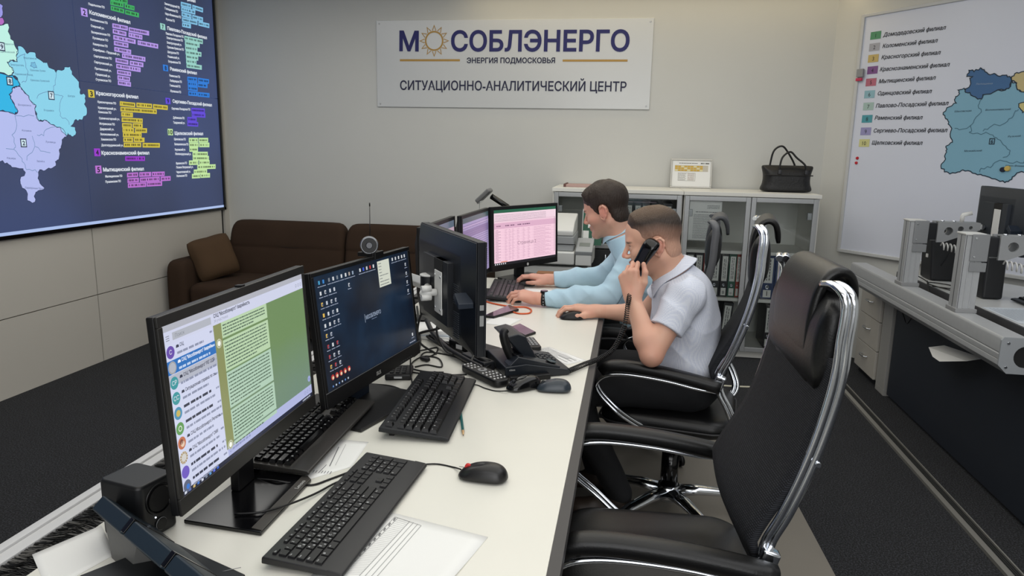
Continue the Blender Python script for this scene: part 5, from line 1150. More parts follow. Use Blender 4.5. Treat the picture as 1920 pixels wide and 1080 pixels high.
mb = MB(); c0 = pA + hx*.02; 
wed = [(0.02, .015, -.012), (.16, .015, -.012), (.16, .105, -.012), (.02, .105, -.012)]
vs = [pA + hx*u + dn*v + th*(-.0145) for u, v in ((.02, .02), (.15, .02), (.15, .098), (.03, .098))] + [pA + hx*u + dn*.06 + th*(-.06) + np.array([0, 0, -.004]) for u in (.06, .13)]
mb.add(vs, [(0, 1, 2, 3), (0, 4, 5, 1), (1, 5, 2), (2, 5, 4, 3), (0, 3, 4)], False); place(mb, tp, 'rear_support', M('phone_grey', (96, 96, 94), .6))
bp = [atz(x, y, DZ) for x, y in ((318, 1022), (462, 1090), (330, 1180), (150, 1110))]
mb = MB(); mb.add([(p[0], p[1], DZ + .0012) for p in bp] + [(p[0]*.998, p[1]*.998, DZ + h) for p, h in zip(bp, (.012, .014, .03, .03))], [(3, 2, 1, 0), (4, 5, 6, 7), (0, 1, 5, 4), (1, 2, 6, 5), (2, 3, 7, 6), (3, 0, 4, 7)], False); place(mb, tp, 'base', M('phone_base', (22, 24, 27), .5), bevel=.003)
q = [atz(x, y, DZ + .013) for x, y in ((410, 1075), (452, 1066))]; mb = MB(); mb.tube([q[0] + [0, 0, .002], q[1] + [0, 0, .002]], .0006, 6); place(mb, tp, 'trim_line', grey_pl)
# small black keypad box
hb = thing('keypad_box', 'small black keypad box behind the raised keyboard, near the cable loops', 'keypad', (-.675, 2.02, DZ), math.radians(103))
mb = MB(); mb.box((-.05, -.04, .0), (.05, .04, .020)); mb.build('case', black_pl, hb, bevel=.005)
for i in range(4):
    for j in range(3): MB().box((-.038 + i*.019, -.022 + j*.018, .020), (-.024 + i*.019, -.010 + j*.018, .023)).build('key', dark_pl, hb, bevel=.001)
mb = MB(); mb.box((-.0505, -.012, .007), (-.0498, .012, .013)); mb.build('port', alu, hb)
# remote control
rm = thing('remote_control', 'black remote control with many white buttons beside the raised keyboard', 'remote control', (-.412, 2.05, DZ), math.radians(-45))
mb = MB(); mb.prism(rrect(.205, .056, .02, 5), .002, .024); mb.build('body', black_pl, rm, bevel=.006, seg=3)
for i in range(9):
    for j in range(4):
        if i in (3, 4): continue
        x = -.088 + i*.021; MB().cyl((x, -.018 + j*.012, .024), (x, -.018 + j*.012, .0262), .0036, .003, 10).build('button', M('button_white', (206, 206, 204), .5), rm)
MB().cyl((-.014, 0, .024), (-.014, 0, .0265), .016, .014, 24).build('button', grey_pl, rm, label='round navigation pad'); MB().cyl((-.014, 0, .0265), (-.014, 0, .0275), .006, .006, 16).build('button', black_pl, rm)
# desk telephone whose handset is in use
tel = thing('telephone', 'black office telephone with a raised display and an empty handset cradle', 'telephone', (-.28, 2.25, DZ))
tb = M('phone_black', (22, 27, 34), .36); Txz = Matrix(((1, 0, 0, 0), (0, 0, 1, 0), (0, 1, 0, 0), (0, 0, 0, 1)))
mb = MB(); mb.prism([(-.155, .76), (-.16, .772), (-.335, .806), (-.415, .80), (-.415, .762), (-.40, .752), (-.17, .752)], 2.128, 2.37, Txz); place(mb, tel, 'base', tb, bevel=.004)
mb = MB(); mb.prism([(-.40, .80), (-.365, .835), (-.20, .786), (-.20, .778)], 2.135, 2.20, Txz); place(mb, tel, 'handset_cradle', tb, bevel=.004)
for cx_, rr_ in ((-.355, .021), (-.225, .021)): 
    z_ = .829 if cx_ < -.3 else .795; mb = MB(); mb.lathe([(rr_, .002), (rr_*.85, -.003), (.003, -.006)], 20, Matrix.Translation((cx_, 2.168, z_ + .003)) @ Matrix.Rotation(.28, 4, 'Y')); place(mb, tel, 'cradle_cup', gloss_black)
mb = MB(); mb.prism([(-.395, .895), (-.345, .905), (-.315, .893), (-.262, .792), (-.30, .785)], 2.20, 2.365, Txz); dsp = place(mb, tel, 'display', tb, bevel=.006)
mb = MB(); mb.prism([(-.3095, .878), (-.308, .8787), (-.274, .813), (-.2755, .8123)], 2.225, 2.34, Txz); place(mb, tel, 'screen', M('lcd_dark', (40, 50, 54), .2))
for i in range(4):
    for j in range(3):
        x = -.245 + i*.018; z = .788 - (x + .245)*.2
        MB().box((x, 2.235 + j*.03, z), (x + .012, 2.253 + j*.03, z + .005)).build('key', M('phone_key', (40, 44, 50), .5), tel, world=True, bevel=.001)
mb = MB(); mb.tube(bez([(-.365, 2.19, .80), (-.392, 2.19, .86), (-.405, 2.19, .912), (-.392, 2.195, .926)], 6), [.017]*12 + [.016, .016, .015, .015, .014, .013, .012], 8); place(mb, tel, 'neck', black_pl)
V, Fc = glyphs('cisco'); mb = MB(); sc = .008/.73; mb.add([(-.40 + v[0]*sc, 2.1275, .785 + v[1]*sc) for v in V], Fc, False); place(mb, tel, 'lettering', lgrey_pl)
mb = MB(); mb.box((-.405, 2.10, .7502), (-.25, 2.128, .770)); place(mb, tel, 'side_module', black_pl, bevel=.003)
tel.rotation_euler.z = math.radians(27); tel.location = (-.292, 2.188, DZ + .0008); tel.scale = (.85, .85, .82)
# two phones, calculator, orange cable
def slabphone(label, cs, z=.008, col=(58, 50, 58)):
    P = [atz(x, y, DZ + z) for x, y in cs]; c = sum(P)/4; o = thing('smartphone', label, 'smartphone', (c[0], c[1], DZ))
    mb = MB(); mb.prism([(p[0], p[1]) for p in P], DZ + .0003, DZ + z); place(mb, o, 'case', black_pl, bevel=.002)
    mb = MB(); mb.prism([tuple((c + (p - c)*.93)[:2]) for p in P], DZ + z, DZ + z + .0004); place(mb, o, 'glass_screen', M('phone_glass', col, .08)); return o
slabphone('dark smartphone nearest the keyboard of the far man, by the orange cable', [(908, 591), (926, 593), (973, 579), (955, 571)], .011, (74, 58, 66))
slabphone('smartphone with a purple tinted glass lying behind the desk telephone', [(955, 613), (985, 629), (1005, 622), (975, 606)], .009, (84, 66, 78))
ca_ = thing('calculator', 'small black handheld keypad half hidden behind the telephone display', 'calculator', (-.325, 2.45, DZ), math.radians(-70))
MB().prism(rrect(.14, .05, .012, 4), .0005, .016).build('case', black_pl, ca_, bevel=.003)
for i in range(5):
    for j in range(3): MB().box((-.055 + i*.022, -.018 + j*.013, .016), (-.042 + i*.022, -.009 + j*.013, .0185)).build('key', grey_pl, ca_)
def cable(label, pts, r=.0025, mat=None, cat='cable', n=7, name='cable', dz=None):
    """pts: photo pixels lying on the desk (x, y[, height]) or 3d points"""
    P = []
    for p in pts:
        if len(p) == 4: P.append(np.array(p[:3]))
        else: P.append(atz(p[0], p[1], DZ + r + (p[2] if len(p) > 2 else .0005)))
    o = thing(name, label, cat, tuple(P[0])); MB().tube(bez(P, 6), r, n).build('sheath', mat or black_pl, o, world=True); return o
orange = M('cable_orange', (214, 92, 44), .5)
cable('orange cable curling beside the dark smartphone', [(905, 563), (925, 569), (960, 575), (985, 576), (996, 581), (992, 587), (975, 588), (962, 585)], .0035, orange)
cable('black cable from the nearest keyboard passing under the chat monitor', [(712, 868, .012), (690, 872), (655, 885), (620, 898), (588, 909), (560, 908), (520, 902, .01), (480, 898, .004)], .0022)
cable('black cable looping over the bronze strip of the monitor base', [(705, 878, .010), (665, 893), (630, 905, .003), (590, 926, .004), (540, 946, .011), (490, 960, .011), (440, 964, .010)], .0022)
cable('mouse cord running from the red wheeled mouse to the keyboard', [(864, 880, .008), (850, 876), (820, 870), (790, 871, .002)], .0018)
cable('mouse cord between the remote control and the black mouse', [(953, 733, .006), (930, 733), (910, 728), (895, 722), (884, 721, .006)], .0018)
cable('black cable lying across the stand base of the dark desktop monitor', [(700, 720, .002), (735, 724, .001), (765, 735, .001), (785, 737)], .0022)
cable('thin cable hanging from the dark desktop monitor to its base', [(-.625, 1.975, .82, 0), (-.602, 1.90, .80, 0), (-.585, 1.86, .79, 0), (-.583, 1.85, .768, 0), (-.575, 1.86, .7625, 0)], .0022)
cable('looped black cable with a plug behind the keypad box', [(778, 688), (800, 684), (828, 688), (822, 672), (795, 668), (775, 678), (772, 690), (800, 697), (832, 698)], .0025)
cable('second looped black cable near the raised keyboard', [(775, 660), (800, 655), (820, 652), (815, 664), (790, 672), (800, 660), (850, 668), (880, 683), (900, 684)], .0025)
cable('black cable running to the back of the remote control', [(772, 698), (800, 701), (840, 703), (875, 702)], .0025)
pg = thing('cable_plug', 'small black plug lying on the looped cables', 'plug', atz(797, 673, DZ)); mb = MB(); mb.T = frame2(atz(797, 673, DZ + .008), (.8, -.5)); mb.box((-.018, -.008, -.006), (.018, .008, .006)); place(mb, pg, 'body', black_pl, bevel=.003)
for k, pts in enumerate([[(782, 590), (790, 620), (820, 640), (870, 640), (900, 628)], [(780, 600), (800, 630), (840, 655), (880, 672), (910, 690)], [(784, 612), (788, 640), (784, 660), (776, 668)], [(800, 610), (830, 640), (865, 660), (905, 676), (935, 690)], [(810, 598), (840, 630), (860, 650), (895, 668)], [(782, 575), (786, 600), (800, 625), (850, 650)], [(830, 620), (860, 640), (890, 655), (925, 680)], [(815, 640), (850, 660), (885, 680), (925, 697)]]):
    cable('thick dark cable under the back turned monitor, strand %s' % ('nearest the desk front', 'running to the phone', 'dropping behind the dark monitor', 'lowest over the desk', 'behind the vent side', 'highest of the bundle', 'in the middle of the bundle', 'closest to the remote')[k], [(x, y, .004 + .004*(k % 3)) for x, y in pts], .005 if k % 2 else .0038, black_pl)
for lab, pts, r_ in (('thick dark cable hose sagging below the vent side of the turned monitor', [(800, 600, .06), (812, 625, .03), (835, 650, .012), (870, 672, .012), (905, 690, .01)], .009), ('dark cable hanging from the turned monitor to the bundle', [(-.60, 2.27, .90, 0), (-.62, 2.25, .84, 0), (-.58, 2.22, .78, 0), (-.53, 2.24, .757, 0)], .004), ('second dark cable hanging from the turned monitor near the arm', [(-.66, 2.36, .95, 0), (-.70, 2.32, .86, 0), (-.69, 2.28, .79, 0), (-.62, 2.25, .757, 0)], .004), ('dark cable arching behind the bundle towards the radio', [(-.57, 2.30, .88, 0), (-.64, 2.36, .82, 0), (-.72, 2.38, .79, 0), (-.77, 2.33, .757, 0)], .005), ('dark cable knot nearest the telephone', [(880, 660, .02), (900, 672, .03), (920, 680, .02), (905, 690, .008), (885, 680, .015), (890, 665, .03)], .006)):
    cable(lab, pts, r_)
st_ = thing('paper_stack', 'low stack of white papers half hidden behind the dark desktop monitor', 'paper', (-.70, 2.52, DZ))
for k in range(5): mb = MB(); mb.T = Matrix.Translation((-.70, 2.52, DZ + .0008 + k*.0065)) @ Matrix.Rotation(.12*k - .2, 4, 'Z'); mb.box((-.105, -.075, 0), (.105, .075, .006)); place(mb, st_, 'sheet_bundle', paper_m if k != 2 else M('paper_blue', (206, 214, 222), .7))
pb = thing('power_strip', 'black adapter block lying among the cables under the back turned monitor', 'adapter', (-.52, 2.33, DZ)); mb = MB()
mb.T = frame2((-.50, 2.30, DZ), (.75, -.5)); mb.box((-.10, -.03, 0), (.10, .03, .04)); place(mb, pb, 'case', black_pl, bevel=.005); mb = MB(); mb.T = frame2((-.50, 2.30, DZ), (.75, -.5)); mb.box((-.06, -.0305, .015), (-.03, -.03, .03)).box((.0, -.0305, .012), (.02, -.03, .024)); place(mb, pb, 'label', lgrey_pl)
ad = thing('adapter', 'second dark adapter block between the telephone and the back turned monitor', 'adapter', (-.47, 2.16, DZ)); mb = MB(); mb.T = frame2((-.46, 2.17, DZ), (.6, -.6)); mb.box((-.07, -.022, 0), (.07, .022, .032)); place(mb, ad, 'case', dark_pl, bevel=.005)
# document camera behind the far monitors
dc = thing('document_camera', 'grey document camera head on a thin angled arm above the far monitors', 'camera', (-.62, 4.05, DZ))
hA, hB = np.array([-.845, 3.95, 1.155]), np.array([-.775, 3.95, 1.222])
ux_ = _n(hB - hA); mb = MB(); Rq = Matrix.Rotation(-math.atan2(ux_[2], ux_[0]), 4, 'Y'); mb.T = Matrix.Translation([float(v) for v in (hA + hB)/2]) @ Rq
mb.box((-.052, -.05, -.012), (.050, .05, .014)); place(mb, dc, 'head', M('camera_grey', (104, 104, 104), .4), bevel=.008)
mb = MB(); mb.T = Matrix.Translation([float(v) for v in (hA + hB)/2]) @ Rq; mb.box((-.054, -.046, -.014), (-.03, .046, -.008)); place(mb, dc, 'lens_bar', chrome, bevel=.002)
MB().tube([(-.775, 3.97, 1.185), (-.69, 4.02, 1.125), (-.64, 4.05, 1.06)], .013, 4, flat=(1.2, .8)).tube([(-.64, 4.05, 1.06), (-.62, 4.06, .75)], .012, 8).build('arm', gloss_black, dc, world=True)
MB().box((-.70, 4.0, 0), (-.54, 4.12, .02)).build('foot', black_pl, dc, world=True, bevel=.004)
MB().tube([(-.835, 3.94, 1.15), (-.836, 3.94, 1.0)], .0015, 5).build('cord', grey_pl, dc, world=True)
MB().cyl((-.62, 4.06, .02), (-.62, 4.06, .75), .012).build('pole', black_pl, dc, world=True)
bx_ = thing('cardboard_box', 'small brown box half hidden behind the pink spreadsheet monitor', 'box', (-.38, 3.68, DZ)); MB().box((-.47, 3.69, DZ), (-.36, 3.765, DZ + .055)).build('body', M('cardboard', (136, 96, 58), .8), bx_, world=True, bevel=.002)
# ================================================================ aluminium console on the right
def holed(outer, holes, th):
    """flat plate with round holes, as mesh data in the XY plane, thickness th along Z"""
    cu = bpy.data.curves.new('t', 'CURVE'); cu.dimensions = '2D'; cu.fill_mode = 'BOTH'; cu.extrude = th/2
    loops = [outer] + [[(c[0] + r*math.cos(2*PI*k/24), c[1] + r*math.sin(2*PI*k/24)) for k in range(24)] for c, r in holes]
    for lp in loops:
        sp_ = cu.splines.new('POLY'); sp_.points.add(len(lp) - 1); sp_.use_cyclic_u = True
        for i, p in enumerate(lp): sp_.points[i].co = (p[0], p[1], 0, 1)
    o = bpy.data.objects.new('t', cu); COL.objects.link(o); dg = bpy.context.evaluated_depsgraph_get(); me = bpy.data.meshes.new_from_object(o.evaluated_get(dg))
    V = [tuple(v.co) for v in me.vertices]; Fc = [list(p.vertices) for p in me.polygons]
    bpy.data.objects.remove(o); bpy.data.curves.remove(cu); bpy.data.meshes.remove(me); return V, Fc
cs = thing('console_desk', 'grey aluminium operator console with dark front panel on the right', 'console', (1.75, 3.6, 0))
BY0, BY1 = 2.885, 4.79
prof = [(1.42, .672), (1.42, .690), (1.4225, .693), (1.42, .696), (1.42, .714), (1.4235, .718), (1.42, .722), (1.42, .770), (1.428, .782), (1.512, .782), (1.516, .778), (1.516, .738), (1.575, .738), (1.575, .652), (1.565, .64), (1.452, .64)]
Tyz = Matrix(((1, 0, 0, 0), (0, 0, 1, 0), (0, 1, 0, 0), (0, 0, 0, 1)))
MB().prism(prof, BY0, BY1, Tyz).build('beam', alu, cs, world=True, bevel=.0015)
V, Fc = holed([(1.42, .672), (1.42, .770), (1.428, .782), (1.52, .782), (1.575, .752), (1.575, .652), (1.565, .64), (1.452, .64)], [((1.512, .708), .043)], .008)
mb = MB(); mb.T = Matrix.Translation((0, BY0 - .004, 0)) @ Tyz; mb.add(V, Fc, False); mb.build('end_plate', M('end_plate', (164, 168, 172), .45, .3), cs, world=True)
mb = MB(); mb.cyl((1.512, BY0 - .0015, .708), (1.512, BY0 + .0005, .708), .0445, None, 24); mb.build('end_hole_lining', dark_gap, cs, world=True)
mb = MB()
for x, z in ((1.445, .76), (1.447, .665), (1.552, .748), (1.558, .655)): MB().cyl((x, BY0 - .0085, z), (x, BY0 - .012, z), .006, .005, 12).build('screw', chrome, cs, world=True)
MB().box((1.577, BY0 + .02, .70), (1.615, 4.60, .712)).build('cable_tray', M('tray_grey', (120, 122, 124), .5, .4), cs, world=True)
MB().box((1.5165, BY0 + .005, .7385), (1.534, BY1 - .1, .741)).build('slot_lining', dark_gap, cs, world=True)
dpoly = [(1.63, 2.72), (2.42, 2.72), (2.42, 3.98), (2.04, 4.56), (1.63, 4.56)]
MB().prism(dpoly, .722, .75).build('worktop', M('console_top', (196, 198, 198), .35, noise=(5, .02)), cs, world=True, bevel=.001)
MB().box((1.617, 2.72, .708), (1.6295, 4.56, .768)).build('edge_band', M('edge_charcoal', (62, 62, 64), .5), cs, world=True)
MB().box((1.612, 2.6, .02), (1.632, 4.47, .64)).build('front_panel', M('panel_charcoal', (36, 41, 50), .45), cs, world=True, bevel=.002)
for y in (2.75, 4.44): MB().box((1.634, y, 0), (2.2, y + .03, .72)).build('leg', M('panel_charcoal', (36, 41, 50), .45), cs, world=True)
for y, z in ((3.36, .575), (2.72, .56)): MB().cyl((1.607, y, z), (1.612, y, z), .011, .012, 14).build('screw', chrome, cs, world=True)
def post(y, lab):
    o = thing('mounting_post', lab, 'monitor arm', (1.475, y, .782))
    m = MB(); m.prism([(1.436, y - .04), (1.512, y - .04), (1.512, y + .04), (1.436, y + .04)], .782, 1.122)
    for x in (1.462, 1.487): m.box((x - .003, y - .0425, .80), (x + .003, y - .0385, 1.12))
    m.build('post', alu, o, world=True, bevel=.002)
    MB().box((1.4395, y - .0432, .80), (1.4405, y - .0395, 1.12)).box((1.4345, y - .002, .80), (1.4365, y + .002, 1.12)).build('groove', mid_pl, o, world=True)
    MB().box((1.430, y - .05, .782), (1.518, y + .05, .800)).build('foot_clamp', grey_pl, o, world=True, bevel=.002)
    MB().box((1.46, y - .049, 1.01), (1.53, y + .049, 1.128)).build('head_clamp', M('clamp_grey', (140, 142, 144), .45, .2), o, world=True, bevel=.003)
    MB().box((1.462, y - .0475, .965), (1.53, y + .0475, 1.005)).build('lower_clamp', M('clamp_grey', (140, 142, 144), .45, .2), o, world=True, bevel=.002)
    MB().box((1.433, y - .045, 1.122), (1.516, y + .045, 1.130)).build('top_cap', lgrey_pl, o, world=True, bevel=.002)
    for z in (1.03, 1.11): MB().cyl((1.475, y - .049, z), (1.475, y - .0525, z), .0045, .004, 10).build('bolt', chrome, o, world=True)
    V, Fc = holed([(1.575, 1.018), (1.575, 1.124), (1.775, 1.122), (1.775, 1.088), (1.61, 1.02)], [((1.628, 1.077), .021), ((1.684, 1.090), .014), ((1.73, 1.098), .009)], .012)
    b_ = MB()
    for dy in (-.034, .034): b_.T = Matrix.Translation((0, y + dy, 0)) @ Tyz; b_.add(V, Fc, False)
    b_.T = None; b_.box((1.59, y - .034, 1.118), (1.775, y + .034, 1.124)); br_ = b_.build('bracket', M('bracket_grey', (152, 154, 156), .45, .2), o, world=True)
    MB().box((1.53, y - .03, 1.03), (1.58, y + .03, 1.115)).build('hinge_block', dark_pl, o, world=True, bevel=.004)
    MB().tube([(1.70, y, 1.124), (1.70, y, 1.155), (1.70, y, 1.16), (1.74, y - .01, 1.172)], .010, 8).build('clamp_lever', lgrey_pl, o, world=True)
    for x in (1.60, 1.655): MB().cyl((x, y - .02, 1.124), (x, y - .02, 1.131), .009, None, 12).build('bolt', chrome, o, world=True)
    m = MB()
    n = 9
    pts = []
    for k in range(n*12 + 1):
        t = k/(n*12); a = 2*PI*k/12; pts.append((1.60 + .17*t + .004*math.cos(a), y - .045 + .018*math.cos(a), 1.0 - .055*t*t - .01*t + .018*math.sin(a)))
    m.tube(pts, .0035, 5); m.build('cable_spiral', lgrey_pl, o, world=True)
    return o
post(4.0, 'grey aluminium post with perforated bracket farther along the console, beside the map board')
post(3.36, 'grey aluminium post with perforated bracket nearer the end plate of the console')
def bmon(label, loc, yaw, zb):
    o, T, art, sw, sh = monitor('monitor', label, 'monitor', loc, yaw, .49, .32, zb, 0, .05, (.016, .016, .03), M('monitor_back_slate', (38, 43, 50), .5, bump=(500, .15, .0006)), .04, EM(120, 130, 150), 'hp')
    yb2 = .05*.62 + .042
    m = MB(); m.T = T; m.box((-.10, yb2 - .02, .12), (-.02, yb2 + .001, .245)); m.build('mount_recess', dark_gap, o)
    m = MB(); m.T = T; m.box((-.095, yb2 - .003, .06), (-.03, yb2 + .003, .215)); m.build('mount_plate', white_metal, o, bevel=.002)
    m = MB(); m.T = T; m.prism([(-.235, .10), (-.19, .13), (-.205, .15), (-.235, .125)], .035, .085, Matrix(((1, 0, 0, 0), (0, 0, 1, 0), (0, 1, 0, 0), (0, 0, 0, 1)))); m.build('cable_hook', navy_pl, o, bevel=.002)
    return o
g1 = bmon('grey backed console monitor fixed to the farther post', (1.885, 3.955, .75), 90., .235)
g2 = bmon('grey backed console monitor at the right picture edge, fixed to the nearer post', (1.90, 3.43, .75), 86., .225)
for o_, y in ((g1, 4.0), (g2, 3.37)):
    m = MB(); m.tube([(1.785, y, 1.103), (1.815, y, 1.10)], .014, 8).cyl((1.79, y - .025, 1.103), (1.79, y + .025, 1.103), .013, None, 12); m.build('pivot', chrome, o_, world=True)
# upright black boxes on the console
def upright(label, x0, x1, y, top, lean):
    o = thing('computer_box', label, 'computer', ((x0 + x1)/2, y, .75)); m = MB(); m.loft([[(x, yy, .752) for x, yy in ((x0, y - .08), (x1, y - .08), (x1, y + .08), (x0, y + .08))], [(x, yy, top) for x, yy in ((x0 - lean, y - .07), (x1 - lean, y - .07), (x1 - lean, y + .07), (x0 - lean, y + .07))]], True, True, False)
    m.build('case', M('case_black', (18, 20, 24), .5), o, world=True, bevel=.012, seg=3); return o
u1 = upright('upright black computer box behind the farther console post', 1.735, 1.875, 4.45, 1.045, .02)
MB().tube([(1.78, 4.368, .84), (1.86, 4.366, .99)], .0015, 5).build('cord', dark_pl, u1, world=True); MB().box((1.72, 4.42, .88), (1.734, 4.44, .90)).build('sticker', lgrey_pl, u1, world=True)
upright('upright black computer box behind the nearer console post', 1.78, 1.875, 3.93, .972, 0)
hs = thing('headset', 'dark round device beside the upright computer box at the console back', 'headset', (1.93, 4.5, .75)); m = MB(); m.ball((1.94, 4.47, .98), (.075, .05, .085), 16); m.box((1.90, 4.44, .7508), (1.98, 4.5, .90)); m.ball((1.90, 4.44, 1.055), .022, 12); m.build('body', black_pl, hs, world=True)
keyboard('black keyboard lying on the grey console at the right picture edge', (1.98, 3.62, .75), -90, .44, .15, .014, .03, 'hp', False, .02, .008)
cp_ = thing('paper_sheet', 'bluish printed sheet lying on the console near its dark edge', 'paper', (1.79, 3.45, .75)); m = MB(); m.add([(1.685, 3.30, .7512), (1.92, 3.32, .7512), (1.90, 3.66, .7512), (1.685, 3.63, .7512)], [(0, 1, 2, 3)], False); q = m.build('sheet', M('paper_blue', (206, 214, 222), .7), cp_, world=True); sm_ = q.modifiers.new('t', 'SOLIDIFY'); sm_.thickness = .0006
CA = Art((1.685, 3.63, .7516), (0, -1, 0), (1, 0, 0)); CA.d0 = .0005
for k in range(12): CA.words((.02, .02 + k*.016), .26, .004, INK(150, 162, 180), 1, seed=k)
CA.build('print', cp_)
hp_ = thing('paper_sheet', 'white sheet sticking out under the console beam in front of the dark panel', 'paper', (1.5, 3.75, .6)); pA_, pB_, pC_ = atx(1741, 651, 1.52), atx(1812, 677, 1.52), atx(1762, 674, 1.49)
m = MB(); m.add([tuple(pA_), tuple(pB_), tuple(pC_ + [-.0, 0, -.01]), tuple(pA_ + (pC_ - pA_)*.6 + [-.01, 0, -.012]), (1.60, pB_[1] + .02, pB_[2] + .012), (1.60, pA_[1] + .02, pA_[2] + .01)], [(0, 3, 2, 1), (0, 1, 4, 5)], False); q = m.build('sheet', paper_m, hp_, world=True); sm_ = q.modifiers.new('t', 'SOLIDIFY'); sm_.thickness = .0006
# drawer pedestal under the far end
pd = thing('drawer_pedestal', 'light grey three drawer pedestal under the far end of the console', 'drawers', (1.73, 4.86, 0)); pw = M('pedestal_grey', (176, 172, 164), .5)
py0, py1 = 4.655, 5.05
MB().box((1.605, py0, .045), (1.86, py1, .592)).build('body', pw, pd, world=True, bevel=.002)
for z0, z1 in ((.425, .588), (.235, .420), (.05, .230)):
    d = MB().box((1.587, py0 + .002, z0), (1.604, py1 - .002, z1)).build('drawer', pw, pd, world=True, bevel=.002)
    zc = (z0 + z1)/2 + .02; ym = (py0 + py1)/2; MB().tube(bez([(1.587, ym + .05, zc), (1.565, ym + .04, zc), (1.560, ym, zc), (1.565, ym - .04, zc), (1.587, ym - .05, zc)]), .0045, 8).build('handle', chrome, d, world=True)
MB().box((1.62, py0 + .01, 0), (1.85, py1 - .01, .045)).build('plinth', dark_pl, pd, world=True)
sp2 = thing('side_panel', 'grey upright panel between the pedestal and the dark console front', 'panel', (1.62, 4.56, 0)); MB().box((1.60, 4.49, .04), (1.66, 4.64, .64)).box((1.60, 4.49, 0), (1.66, 4.64, .04)).build('panel', M('side_grey', (150, 149, 146), .5), sp2, world=True, bevel=.002)
for k, (lab, pts) in enumerate([('thin black cables lying over the far end of the console tray, upper strand', [(1.60, 4.55, .716, 0), (1.62, 4.4, .786, 0), (1.70, 4.36, .756, 0), (1.66, 4.2, .756, 0), (1.62, 4.12, .786, 0), (1.60, 4.0, .716, 0)]), ('black cable loop on the console behind the farther post', [(1.66, 4.15, .756, 0), (1.74, 4.1, .756, 0), (1.78, 4.2, .756, 0), (1.70, 4.28, .756, 0), (1.66, 4.18, .760, 0), (1.72, 4.02, .756, 0), (1.78, 3.98, .756, 0)]), ('black cord rising from the console far end beside the farther post', [(1.60, 4.6, .716, 0), (1.595, 4.5, .74, 0), (1.59, 4.42, .79, 0), (1.585, 4.33, .82, 0), (1.57, 4.18, .86, 0), (1.53, 4.05, .93, 0)]), ('black cable sagging below the console in front of the dark panel', [(1.58, 4.40, .64, 0), (1.59, 4.30, .55, 0), (1.59, 4.24, .52, 0), (1.59, 4.18, .57, 0), (1.58, 4.10, .64, 0)])]):
    cable(lab, pts, .003)
cable('white cable lying on the carpet behind the operator chairs', [(.55, 4.47, .005, 0), (.68, 4.46, .005, 0), (.9, 4.49, .005, 0), (1.1, 4.6, .005, 0)], .006, M('cable_cream', (200, 196, 176), .6))
MBm = thing('floor_mat', 'grey hard floor mat under the operator chairs', 'floor mat', (.3, 2.3, 0)); MB().prism([(-.62, .75), (.78, .75), (.775, 2.4), (.755, 3.05), (.66, 3.9), (-.62, 3.9)], .0005, .006).build('sheet', M('mat_grey', (122, 117, 109), .4, noise=(3, .04), spec=.4), MBm, world=True, bevel=.001)

# ================================================================ operator chairs
cmesh = M('chair_mesh', (21, 22, 26), .8, spec=.3)
ntc = cmesh.node_tree; tcn = ntc.nodes.new('ShaderNodeTexCoord'); mp = ntc.nodes.new('ShaderNodeMapping'); mp.inputs['Scale'].default_value = (1, 1, 1); bk_ = ntc.nodes.new('ShaderNodeTexBrick')
bk_.inputs['Scale'].default_value = 1; bk_.inputs['Brick Width'].default_value = .0085; bk_.inputs['Row Height'].default_value = .0042; bk_.inputs['Mortar Size'].default_value = .0009; bk_.inputs['Color1'].default_value = rgb(46, 48, 54); bk_.inputs['Color2'].default_value = rgb(34, 36, 42); bk_.inputs['Mortar'].default_value = rgb(10, 10, 12)
ntc.links.new(tcn.outputs['UV'], mp.inputs['Vector']); ntc.links.new(mp.outputs[0], bk_.inputs['Vector']); ntc.links.new(bk_.outputs['Color'], ntc.nodes['Principled BSDF'].inputs['Base Color'])
bp_ = ntc.nodes.new('ShaderNodeBump'); bp_.inputs['Strength'].default_value = .6; bp_.inputs['Distance'].default_value = .001; ntc.links.new(bk_.outputs['Color'], bp_.inputs['Height']); ntc.links.new(bp_.outputs[0], ntc.nodes['Principled BSDF'].inputs['Normal'])
FPROF = [(.275, 1.155), (.272, 1.10), (.270, 1.04), (.262, .98), (.245, .90), (.222, .82), (.195, .745), (.168, .68)]
